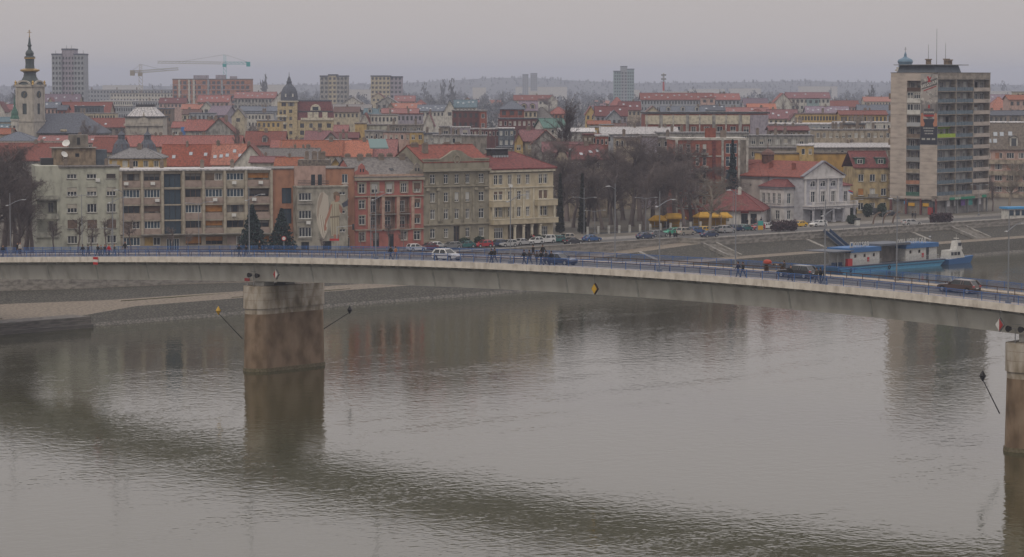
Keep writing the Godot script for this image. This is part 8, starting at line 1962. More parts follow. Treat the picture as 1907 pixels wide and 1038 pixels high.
	["gabled_house","tall white triangular gable beside a glazed attic",-52.53,960,0,3.64,14,18.01,21.84,"e","pale","r_red",0,0],
	["flat_roofed_building","white glazed attic storey with a red balcony wall",-46.05,965,0,9.44,12,21.01,21.36,"f","pale","r_grey",2,7,1],
	["flat_roofed_building","grey-violet apartment block right of the glazed attic",-37.75,990,0,9.29,12,21.08,21.43,"f","lilac","r_red",2,6,1],
	["gabled_house","second tall white triangular gable beside the maroon brick offices",-29.66,955,0,3.43,14,18.09,22.28,"e","pale","r_maroon",0,0,1],
	["gabled_house","long dark slate roof with bright skylights left of the white slate-roofed house",-36.22,1230,0,13.75,14,19.54,22.17,"g","pale","r_slate",1,8,0,8],
	["gabled_house","white stepped gable of the slate-roofed house",-26.17,1130,0,4.74,10,20.9,25.18,"e","pale","r_teal",1,1],
	["gabled_house","white house with blue slate roof and a row of attic windows",-19.71,1135,0,9.29,13,22.2,25.09,"g","pale","r_teal",1,6,0,4],
	["gabled_house","cream house far behind the blue slate roof",-28.33,1700,0,5.43,10,20.64,22.67,"e","cream","r_red",1,2],
	["flat_roofed_building","maroon brick office block with slanted dark base",-14.72,905,0,10.84,14,23.23,23.58,"f","maroon_wall","r_grey",3,6],
	["flat_roofed_building","brick red corner wing of the maroon office block",-9.65,895,0,2.32,10,23.17,23.52,"f","brick","r_grey",3,1],
	["hip_roofed_house","orange brick tower of the mansard offices under a slate hipped roof",0.0,930,0,8.35,14,23.69,26.6,"h","brick","r_slate",2,3],
	["gabled_house","slate roof with cream dormers right of the orange brick tower",5.84,960,0,6.13,12,22.8,25.81,"g","cream","r_lilac",1,4,0,0,2],
	["flat_roofed_building","long maroon mansard with a row of white attic windows",3.32,900,0,15.81,12,20.6,20.95,"f","maroon_wall","r_slate",2,10],
	["flat_roofed_building","dark glass office floors under the maroon mansard",-1.86,885,0,5.3,10,17.64,17.99,"f","slate_wall","r_white",3,3],
	["flat_roofed_building","low maroon wall with small white windows between the two brick offices",-9.69,890,0,11.02,10,17.37,17.72,"f","maroon_wall","r_white",1,9],
	["flat_roofed_building","yellow windowless stair wall among the grey flat roofs",-48.6,860,0,3.26,10,19.63,19.98,"f","yellow","r_mossy",0,0],
	["flat_roofed_building","pale green rooftop storey beside the yellow stair wall",-43.87,870,0,7.3,9,18.95,19.3,"f","greygreen","r_grey",0,0],
	["flat_roofed_building","grey-brown flat roof right of the pale green rooftop storey",-35.24,880,0,11.6,10,18.78,19.13,"f","taupe","r_mossy",1,5,2],
	["flat_roofed_building","dark recessed terrace with red doors below the pale green rooftop storey",-43.12,840,0,5.87,8,17.6,17.95,"f","grey","r_grey",1,4],
	["flat_roofed_building","pinkish wall with five tiny windows among flat roofs",-35.64,830,0,8.46,9,17.46,17.81,"f","pink","r_grey",1,5,1],
	["flat_roofed_building","ochre yellow flat-roofed box right of the five tiny windows",-29.36,828,0,4.3,9,17.5,17.85,"f","ochre","r_grey",1,2],
	["flat_roofed_building","grey flat-roofed annex with blue awning right of the ochre box",-24.42,826,0,5.44,9,17.05,17.4,"f","grey","r_slate",1,3,1],
	["flat_roofed_building","brown concrete stair head in front of the maroon offices",-20.96,850,0,4.07,8,18.77,19.12,"f","taupe","r_grey",1,1],
	["flat_roofed_building","white lift housing in front of the maroon offices",-16.29,845,0,6.08,8,18.69,19.04,"f","lilac","r_white",1,2],
	["flat_roofed_building","light grey block with small white windows behind the red gabled roof",-19.1,800,0,8.95,9,17.08,17.43,"f","grey","r_grey",1,5,3],
	["flat_roofed_building","bare grey concrete flank right of the light grey block",-11.13,790,0,7.26,10,17.13,17.48,"f","taupe","r_grey",0,0,1],
	["flat_roofed_building","cream flat roof strip right of the red gabled roof",-3.45,690,0,6.48,8,15.62,15.97,"f","cream","r_grey",1,4],
	["flat_roofed_building","dark rooftop hut on the cream flat roof strip",-1.89,700,0,4.2,6,15.92,16.27,"f","brown_wall","r_dark",0,0],
	["gabled_house","hazy house with long red roof right of the slate and brick tower",12.13,1600,0,22.03,14,21.72,24.55,"g","pale","r_red",1,9,1,3],
	["gabled_house","pale end wall of the hazy long red roof",23.65,1580,0,5.99,12,21.55,25.01,"e","pale","r_red",0,0],
	["hip_roofed_house","grey pyramid roof left of the poplar",10.64,960,0,9.2,16,19.74,23.87,"h","grey","r_grey",1,5],
	["hip_roofed_house","salmon house with hipped roof just left of the poplar",19.0,1100,0,7.03,12,19.92,22.49,"h","salmon","r_red",2,4],
	["gabled_house","dark green tin roof left of the poplar",13.67,840,12,7.2,14,18.78,21.36,"g","pale","r_green",1,4],
	["gabled_house","yellow gabled villa front among bare trees",1.84,735,0,2.35,9,16.66,19.0,"e","yellow","r_maroon",2,1],
	["gabled_house","maroon and red roof joined to the yellow villa front",5.54,740,0,6.21,11,16.84,19.69,"g","cream","r_maroon",1,4,2],
	["gabled_house","bare grey gable wall with one small window right of the villa",9.24,728,0,7.85,9,16.38,20.01,"e","grey","r_red",1,1],
	["gabled_house","flat white-grey roof behind the poplar's foot",18.86,790,0,10.41,14,18.39,19.21,"g","grey","r_white",1,6],
	["flat_roofed_building","dark low shop with shadowed front right of the poplar's foot",22.1,740,0,5.03,9,18.46,18.81,"f","brown_wall","r_maroon",1,4],
	["gabled_house","yellow gabled villa right of the poplar top",30.71,1050,0,3.77,10,20.54,23.47,"e","yellow","r_red",2,2],
	["gabled_house","pale gable between the yellow villa and dark red roofs",32.68,1020,0,3.26,10,20.5,22.74,"e","cream","r_maroon",0,0],
	["gabled_house","dark red double roof in front of the long blue-grey block",37.41,1010,0,11.7,14,20.23,23.58,"g","lilac","r_maroon",1,7,2,3],
	["gabled_house","little blue gable in front of the dark red double roof",37.28,980,0,5.48,9,19.84,22.57,"e","bluegrey","r_slate",2,3],
	["gabled_house","red roof with three skylights left of the long blue-grey block",51.82,1180,0,9.19,14,20.58,24.05,"g","beige","r_maroon",1,5,1,3],
	["hip_roofed_house","hazy pink block left of the long blue-grey block",58.83,1500,0,7.19,14,19.77,24.2,"h","pink","r_red",2,5],
	["gabled_house","orange tin roof right of the poplar",29.21,900,0,7.19,10,18.8,19.8,"g","beige","r_orange",1,5],
	["flat_roofed_building","bright orange warehouse wall right of the poplar",29.69,840,0,4.19,10,19.45,19.8,"f","orange_wall","r_grey",1,4],
	["flat_roofed_building","yellow-orange low shed below the orange tin roof",25.94,830,0,3.32,10,18.95,19.3,"f","ochre","r_grey",1,3],
	["gabled_house","grey low roofs right of the bright orange warehouse",33.95,850,0,3.9,10,18.77,19.71,"g","taupe","r_brown",1,4,1],
	["flat_roofed_building","small brick kiosk building with white pillars behind the trees",24.16,720,0,3.31,8,18.58,18.93,"f","brick","r_white",1,3],
	["gabled_house","low block with long white tin roof behind the park trees",36.29,765,0,21.7,14,18.26,19.97,"g","bluegrey","r_white",1,14,4],
	["flat_roofed_building","grey rendered block with orange panels behind the park trees",30.07,700,0,6.57,10,18.58,18.93,"f","beige","r_grey",1,5,1],
	["flat_roofed_building","white windowless flank right of the orange panelled block",35.77,705,0,4.65,10,18.61,18.96,"f","lilac","r_grey",0,0],
	["flat_roofed_building","dark stepped annex left of the red and white flats",40.64,710,0,5.11,10,18.22,18.57,"f","taupe","r_grey",2,3,1],
	["flat_roofed_building","long flat grey roof behind the red and white flats",52.7,740,0,25.13,12,18.91,19.26,"f","grey","r_grey",1,10,3],
	["gabled_house","red roofed house with skylights at the park edge",18.79,655,14,9.45,14,14.31,17.54,"g","beige","r_maroon",3,6,3,4],
	["gabled_house","long red roof behind bare trees left of the skylit house",13.5,700,0,10.63,12,14.8,17.18,"g","grey","r_maroon",1,6,1],
	["gabled_house","long blue-grey apartment block with red tiled roof",84.96,1380,0,37.45,18,23.61,26.87,"g","bluegrey","r_red",4,24,1,12],
	["gabled_house","glazed blue-grey end wing of the long apartment block",110.42,1385,0,13.82,18,23.58,26.57,"g","bluegrey","r_red",4,7,2,3],
	["flat_roofed_building","pink balcony bay of the long apartment block",99.92,1370,0,7.11,6,24.5,24.85,"f","pink","r_red",4,2],
	["gabled_house","cream gable with brown roof in front of the long blue-grey block",56.6,1080,0,6.9,12,20.17,23.18,"e","cream","r_brown",1,3],
	["gabled_house","dark slate roofs with white dormers right of the cream gable",69.94,1100,0,17.57,12,20.58,22.71,"g","pale","r_slate",1,9,2,0,3],
	["gabled_house","second dark slate roof right of the white dormers",83.42,1110,0,8.86,12,21.13,23.06,"g","pale","r_slate",1,4,1,3],
	["gabled_house","row of low red roofs behind the white-banded brick block",97.26,1120,0,19.45,12,20.34,22.07,"g","pale","r_red",1,10,3,2],
	["hip_roofed_house","steep red hipped roof at the end of the white-banded brick block",91.74,1000,0,5.99,12,20.76,22.89,"h","pale","r_red",1,3],
	["gabled_house","orange-red low roofs left of the tall white gabled house",116.27,1250,0,12.73,12,20.31,22.5,"g","cream","r_orange",1,8,1],
	["gabled_house","hazy pale twin houses left of the tall white gabled house",136.07,1500,0,13.17,12,19.77,23.31,"g","pale","r_lilac",1,6,1],
	["gabled_house","tall white gable end with bare poplars in front",134.04,1330,0,8.23,14,22.91,27.15,"e","pale","r_red",0,0],
	["gabled_house","red roofed apartment house with pale green wing",147.19,1335,0,21.31,15,24.73,27.36,"g","pale","r_maroon",3,10,0,3],
	["flat_roofed_building","pale green wing of the red roofed apartment house",148.26,1322,0,5.54,6,24.55,24.9,"f","teal_wall","r_maroon",3,2],
	["gabled_house","dark brown roofs with skylights below the tall white gable",103.96,1030,0,11.11,13,18.94,22.15,"g","cream","r_maroon",1,6,1,4],
	["gabled_house","small white gables at the foot of the dark brown roofs",104.37,990,0,3.36,9,19.31,21.48,"e","pale","r_maroon",1,1],
	["gabled_house","long lilac roof with a line of skylights left of the high-rise",135.22,1150,0,18.14,13,19.76,22.22,"g","lilac","r_lilac",1,9,1,9],
	["gabled_house","hazy rose roof left of the high-rise balconies",172.97,1400,0,15.37,13,19.84,22.86,"g","pink","r_red",1,8,2],
	["gabled_house","slate blue roof just left of the high-rise",159.6,1180,0,14.61,13,18.93,22.64,"g","bluegrey","r_slate",1,7,1],
	["gabled_house","hazy orange roofs high up beside the high-rise",231.21,1700,0,16.96,13,20.3,22.97,"g","cream","r_orange",1,9,2],
	["gabled_house","cream low roofs between the lilac roof and the high-rise",185.96,1450,0,9.26,13,19.07,21.96,"e","cream","r_red",1,3,1],
	["flat_roofed_building","long yellow wall with red coping behind the white flat roofs",109.82,960,0,15.14,10,21.46,21.81,"f","yellow","r_brown",1,14,1],
	["gabled_house","long red roof strip behind white rooftop clutter left of the high-rise",124.23,950,0,16.5,10,21.39,22.66,"g","ochre","r_red",1,12,2],
	["flat_roofed_building","white flat-roofed block with blue-grey window band",94.37,860,0,25.07,16,19.46,19.81,"f","bluegrey","r_white",1,16,3],
	["flat_roofed_building","white flat roof crowded with vents left of the high-rise",115.36,880,0,17.57,14,19.66,20.01,"f","pale","r_white",1,12,9],
	["flat_roofed_building","beige flat-roofed flats with blue awnings left of the high-rise",100.27,790,0,22.41,12,18.87,19.22,"f","beige","r_grey",2,12,5],
	["flat_roofed_building","dark rooftop shed with chimneys on the beige flats",101.69,800,0,7.03,6,20.44,20.79,"f","brown_wall","r_dark",1,3,3],
	["gabled_house","brown stepped roofs with satellite dishes left of the beige flats",84.59,820,0,11.79,10,18.31,19.37,"g","brown_wall","r_maroon",1,8,3],
	["flat_roofed_building","grey concrete gallery block behind the theatre roof",73.78,735,0,17.62,12,18.27,18.62,"f","grey","r_grey",2,8,3],
	["gabled_house","white-roofed flats with yellow end wall behind the theatre",88.75,700,0,20.7,13,16.06,16.89,"g","grey","r_white",1,12,2],
	["flat_roofed_building","yellow end wall of the white-roofed flats",75.76,690,0,3.58,8,16.73,17.08,"f","yellow","r_white",1,2],
	["flat_roofed_building","stained grey retaining block behind the yellow hall",70.08,715,0,13.72,9,15.4,15.75,"f","taupe","r_grey",1,6],
	["gabled_house","slate roof with skylights at the right edge beside the high-rise",226.89,1250,0,10.48,14,23.3,26.75,"g","pale","r_lilac",1,5,0,6],
	["hip_roofed_house","orange hipped roof right of the high-rise",193.3,1060,0,8.89,16,21.68,26.91,"h","salmon","r_orange",1,4],
	["gabled_house","pink town house with orange roof at the right edge",196.96,1040,0,9.34,13,26.05,27.67,"g","pink","r_orange",2,4],
	["flat_roofed_building","cream block peeping over the pink town house",247.84,1300,0,8.3,12,27.81,28.16,"f","cream","r_grey",1,4],
	["gabled_house","cluttered grey low roofs below the orange hipped roof",178.25,960,0,15.91,13,21.08,22.53,"g","taupe","r_slate",1,9,3],
	["flat_roofed_building","flat grey parking deck roof right of the high-rise",163.43,880,0,14.59,12,19.66,20.01,"f","grey","r_white",1,10,2],
	["flat_roofed_building","pale low factory hall on the horizon left of the poplar",45.66,4200,0,80.44,25,23.47,23.82,"f","pale","r_white",0,0],
	["flat_roofed_building","pale low factory hall behind the hazy teal tower",156.22,3600,0,30.17,25,20.61,20.96,"f","pale","r_white",0,0],
	["flat_roofed_building","long white shed on the horizon right of the red and white mast",312.26,4300,0,55.76,25,19.81,20.16,"f","pale","r_white",0,0],
	["flat_roofed_building","long white shed on the horizon above the red hipped roof",373.6,4300,0,49.76,25,20.67,21.02,"f","pale","r_white",0,0],
	["flat_roofed_building","white depot roof low in the haze left of the poplar",26.34,3300,0,11.19,25,20.37,20.72,"f","pale","r_white",0,0],
	["flat_roofed_building","pale warehouse in the haze above the tall white gabled house",490.24,4300,0,60.05,25,24.09,24.44,"f","pale","r_white",0,0],
	["flat_roofed_building","white hall far behind the domed corner building",-352.81,3900,0,70.02,25,27.29,27.64,"f","pale","r_white",0,0],
	["flat_roofed_building","pale hall in the haze behind the two tower blocks",-197.96,3500,0,41.9,25,21.66,22.01,"f","pale","r_white",0,0],
	["flat_roofed_building","white hall far behind the grey crane",-624.04,4300,0,61.76,25,25.8,26.15,"f","pale","r_white",0,0],
	["flat_roofed_building","pale far warehouse above the blue slate roof",-47.46,3900,0,19.45,25,23.41,23.76,"f","pale","r_white",0,0],
	["flat_roofed_building","grey warehouse in the haze beside the red and white mast",205.1,3300,0,32.92,25,19.71,20.06,"f","pale","r_white",0,0],
	["flat_roofed_building","pale storage hall at the far right edge",669.06,3600,0,50.28,25,19.17,19.52,"f","pale","r_white",0,0]]
var TREES := [
	["bare_tree","dark bare tree at the very left edge",-97.55,500,21.15,0,1.25,"dark trees left of the corner flats","bark"],
	["bare_tree","tallest dark bare tree at the left edge behind the bridge lamp",-98.75,520,22.24,1,1.25,"dark trees left of the corner flats","bark"],
	["bare_tree","dark bare tree second from the corner flats",-93.68,505,21.89,2,1.25,"dark trees left of the corner flats","bark"],
	["bare_tree","dark bare tree touching the corner flats' shadowed side",-96.09,530,20.12,3,1.25,"dark trees left of the corner flats","bark"],
	["bare_tree","dark bare tree behind the leftmost pair",-102.41,545,20.11,0,1.25,"dark trees left of the corner flats","bark"],
	["bare_tree","lower dark tree beside the corner flats' loggias",-89.55,500,16.02,1,1.25,"dark trees left of the corner flats","bark"],
	["bare_tree","low spreading dark tree by the bridge approach",-89.91,490,15.68,2,1.25,"dark trees left of the corner flats","bark"],
	["street_tree","small bare street tree before the flats' loggias",-86.92,508,7.94,20,1.1,"small street trees before the quay houses","bark_mid"],
	["street_tree","small bare street tree below the flats' middle windows",-82.67,510,8.25,21,1.1,"small street trees before the quay houses","bark_mid"],
	["street_tree","thin bare street tree right of the flats' middle",-79.49,506,7.74,20,1.1,"small street trees before the quay houses","bark_mid"],
	["street_tree","small bare street tree below the flats' right windows",-77.27,510,7.84,21,1.1,"small street trees before the quay houses","bark_mid"],
	["street_tree","small bare street tree before the beige block's first bay",-72.76,512,8.36,20,1.1,"small street trees before the quay houses","bark_mid"],
	["street_tree","reddish small bare tree before the glazed staircase",-65.08,512,5.89,21,1.1,"small street trees before the quay houses","bark_mid"],
	["street_tree","low bare tree right of the glazed staircase",-62.55,514,5.27,20,1.1,"small street trees before the quay houses","bark_mid"],
	["street_tree","small bare tree before the pink tenement's left edge",-29.56,525,4.14,21,1.1,"small street trees before the quay houses","bark_mid"],
	["street_tree","slender bare tree before the pink tenement",-26.68,520,4.63,20,1.1,"small street trees before the quay houses","bark_mid"],
	["street_tree","bare tree with dark trunk before the pink tenement",-24.06,522,6.19,21,1.1,"small street trees before the quay houses","bark_mid"],
	["street_tree","small bare tree right of the dark trunked tree",-21.12,524,4.83,20,1.1,"small street trees before the quay houses","bark_mid"],
	["street_tree","little bare tree before the mural",-36.41,515,3.66,21,1.1,"small street trees before the quay houses","bark_mid"],
	["bare_tree","bare park tree between the cream house and the park fence",10.5,600,17.74,0,1.4,"bare park trees","bark"],
	["bare_tree","bare park tree rising behind the cream house's roof end",13.12,640,20.45,1,1.4,"bare park trees","bark_mid"],
	["bare_tree","bare park tree at the park's near left corner",14.01,612,14.82,2,1.4,"bare park trees","bark_mid"],
	["bare_tree","bare park tree just left of the skylit red-roofed house",17.03,606,14.49,3,1.4,"bare park trees","bark"],
	["bare_tree","bare park tree in front of the skylit house's walls",19.78,640,17.83,0,1.4,"bare park trees","bark"],
	["bare_tree","bare park tree beside the fence's third pillar",20.35,604,13.47,1,1.4,"bare park trees","bark_mid"],
	["bare_tree","bare park tree right of the skylit red-roofed house",23.06,625,16.88,2,1.4,"bare park trees","bark_mid"],
	["bare_tree","bare park tree low by the park fence's middle",23.58,600,15.28,3,1.4,"bare park trees","bark"],
	["bare_tree","bare park tree tall, before the orange panelled block",26.64,645,20.31,4,1.4,"bare park trees","bark_mid"],
	["bare_tree","bare park tree with forked trunk in the park's middle",27.5,618,19.94,0,1.4,"bare park trees","bark"],
	["bare_tree","bare park tree tallest, before the white windowless flank",30.53,640,21.62,1,1.4,"bare park trees","bark_mid"],
	["bare_tree","bare park tree near the fence below the tallest crown",29.68,602,16.02,2,1.4,"bare park trees","bark_mid"],
	["bare_tree","bare park tree dense, right of the tallest crown",32.66,622,20.39,3,1.4,"bare park trees","bark"],
	["bare_tree","bare park tree behind the yellow parasol tent",35.93,645,20.9,4,1.4,"bare park trees","bark_mid"],
	["bare_tree","bare park tree above the yellow parasol tent",35.43,612,18.72,0,1.4,"bare park trees","bark"],
	["bare_tree","bare park tree before the red flats' left edge",38.25,628,19.36,1,1.4,"bare park trees","bark_mid"],
	["bare_tree","bare park tree right behind the mint green car",38.84,606,15.87,2,1.4,"bare park trees","bark_mid"],
	["bare_tree","bare park tree before the red flats' middle windows",42.82,640,17.83,3,1.4,"bare park trees","bark"],
	["bare_tree","bare park tree before the red flats' white ribs",43.35,622,16.28,4,1.4,"bare park trees","bark_mid"],
	["bare_tree","bare park tree directly behind the cream house's cornice",10.1,660,17.95,2,1.4,"bare park trees","bark_mid"],
	["bare_tree","bare park tree half hidden behind the cream house",7.78,665,15.52,3,1.4,"bare park trees","bark"],
	["bare_tree","bare park tree in the second row left of the skylit house",18.24,668,17.7,4,1.4,"bare park trees","bark_mid"],
	["bare_tree","bare park tree in the second row right of the skylit house",23.72,672,18.34,0,1.4,"bare park trees","bark"],
	["bare_tree","bare park tree left of the theatre's blank rose wall",48.83,640,13.75,1,1.4,"bare park trees","bark_mid"],
	["bare_tree","bare park tree low beside the cream house's balconies",6.06,600,11.58,1,1.4,"bare park trees","bark_mid"],
	["bare_tree","bare park tree at the foot of the tall spruce",48.11,660,15.69,2,1.4,"bare park trees","bark_mid"],
	["bare_tree","pale spreading bare tree before the low cafe",42.68,578.26,14.26,4,1.35,"","bark_pale"],
	["bare_tree","pale spreading bare tree right of the high-rise",123.78,668,15.42,4,1.35,"","bark_pale"],
	["bare_tree","small pale bare tree at the right edge behind the kiosk",123.72,690,9.16,2,1.2,"","bark_mid"],
	["poplar_tree","tall bare poplar rising above the roofs in the middle distance",17.06,720,30.35,10,1.35,"","bark"],
	["poplar_tree","slim bare poplar left of its twin above the long red-brown roof",-76.07,735,22.38,11,0.55,"","bark_mid"],
	["poplar_tree","slim bare poplar right of its twin above the long red-brown roof",-74.46,735,22.96,12,0.55,"","bark_mid"],
	["poplar_tree","bare poplar before the tall white gable",130.65,1300,26.77,11,0.8,"","bark_mid"],
	["poplar_tree","bare poplar before the red roofed apartment house",140.01,1300,26.26,12,0.8,"","bark_mid"],
	["bare_tree","bare tree right of the church nave",-145.36,930,20.54,0,1.2,"","bark_mid"],
	["bare_tree","dark bare tree before the white hipped hall's left side",-129.5,890,17.9,1,1.2,"","bark_mid"],
	["bare_tree","dark bare tree before the hipped hall's door",-124.17,880,17.72,2,1.2,"","bark_mid"],
	["bare_tree","dark bare tree before the hipped hall's right side",-121.31,890,17.19,3,1.2,"","bark_mid"],
	["bare_tree","small bare tree before the domed corner house",-82.64,1050,12.58,0,1.2,"","bark_mid"],
	["bare_tree","bare tree left of the yellow flat block",-93.2,980,18.28,1,1.2,"","bark_mid"],
	["bare_tree","bare tree left of the yellow villa front",4.41,700,15.36,2,1.2,"","bark_mid"],
	["bare_tree","bare tree before the bare grey gable wall",7.8,690,19.07,3,1.2,"","bark_mid"],
	["bare_tree","hazy bare tree behind the slate hipped roof",-3.78,1400,25.14,0,1.2,"","bark_mid"],
	["bare_tree","hazy bare tree before the far red roof",19.95,1500,25.14,1,1.2,"","bark_mid"],
	["bare_tree","bare tree behind the white tin roof",40.77,900,21.85,2,1.2,"","bark_mid"],
	["bare_tree","bare tree left of the banded block",43.38,880,21.58,3,1.2,"","bark_mid"],
	["bare_tree","bare tree at the left end of the banded block",49.41,900,21.67,1,1.2,"","bark_mid"],
	["bare_tree","bare tree on the terrace left of the high-rise",102.83,760,17.6,0,1.2,"","bark_mid"]]
var PARKED := [
	["hatch","small white car parked before the pink tenement's right edge",-18.86,527.13,32,"p_white","cars parked along the quay street"],
	["sedan","maroon car parked between two white cars",-16.74,530.48,212,"p_maroon","cars parked along the quay street"],
	["hatch","white hatchback parked left of the grey-green car",-14.71,533.87,32,"p_white","cars parked along the quay street"],
	["estate","grey car parked before the grey palace's left windows",-12.36,533.87,212,"p_grey","cars parked along the quay street"],
	["sedan","dark teal saloon parked before the grey palace door",-9.42,537.31,212,"p_teal","cars parked along the quay street"],
	["hatch","bright red hatchback parked before the grey palace",-5.78,539.05,212,"p_red","cars parked along the quay street"],
	["hatch","dark blue car parked right of the red hatchback",-3.09,540.79,212,"p_navy","cars parked along the quay street"],
	["hatch","silver hatchback parked before the cream house",-0.81,540.79,212,"p_silver","cars parked along the quay street"],
	["sedan","silver saloon parked before the first column",2.24,546.1,40,"p_silver","cars parked along the quay street"],
	["hatch","white hatchback parked before the middle columns",4.68,549.7,220,"p_white","cars parked along the quay street"],
	["suv","tall white car parked before the last column",6.93,553.34,220,"p_white","cars parked along the quay street"],
	["hatch","teal car parked right of the tall white car",9.18,555.18,220,"p_teal","cars parked along the quay street"],
	["suv","pale beige car parked at the park corner",11.03,558.9,220,"p_beige","cars parked along the quay street"],
	["sedan","dark saloon parked on the quay side of the corner",12.5,549.7,40,"p_dark","cars parked along the quay street"],
	["sedan","blue saloon parked alone near the quay wall",16.63,558.9,40,"p_blue","cars parked along the quay street"],
	["sedan","navy saloon standing beside the ramp",28.3,568.42,40,"p_navy","cars parked along the quay street"],
	["estate","grey estate behind the lamp post at the ramp",31.46,576.26,40,"p_grey","cars parked along the quay street"],
	["estate","mint green estate car on the quay",35.05,584.33,215,"p_mint","cars parked along the quay street"],
	["suv","beige family car right of the mint green one",37.73,582.29,40,"p_beige","cars parked along the quay street"],
	["hatch","blue hatchback left of the small yellow car",40.6,588.45,40,"p_blue","cars parked along the quay street"],
	["hatch","small yellow car behind the pale bare tree",42.76,590.53,40,"p_yellow","cars parked along the quay street"],
	["sedan","navy saloon in front of the pale bare tree",42.28,574.28,40,"p_navy","cars parked along the quay street"],
	["estate","grey estate before the low cafe's left wall",45.48,590.53,40,"p_grey","cars parked along the quay street"],
	["suv","silver off-roader before the low cafe",47.25,590.53,40,"p_silver","cars parked along the quay street"],
	["hatch","dark blue hatchback before the low cafe's door",50.03,596.86,40,"p_navy","cars parked along the quay street"],
	["sedan","dark teal saloon before the low cafe's sign",52.25,599.0,40,"p_teal","cars parked along the quay street"],
	["hatch","red hatchback right of the cafe",54.96,601.16,220,"p_red","cars parked along the quay street"],
	["sedan","white saloon behind the glass advert box",57.06,605.51,220,"p_white","cars parked along the quay street"],
	["hatch","second white car partly behind the purple hedge",59.3,609.94,220,"p_white","cars parked along the quay street"],
	["sedan","yellow taxi at the end of the purple hedge",65.77,614.42,220,"p_yellow","cars parked along the quay street"],
	["estate","white estate before the theatre porch",70.45,616.69,220,"p_white","cars parked along the quay street"],
	["suv","black car before the ochre house",90.9,671.18,30,"p_dark","cars parked along the quay street"],
	["sedan","black saloon before the high-rise pillars",93.78,665.83,30,"p_dark","cars parked along the quay street"],
	["estate","silver estate by the curved bows",92.62,621.28,30,"p_silver","cars parked along the quay street"]]
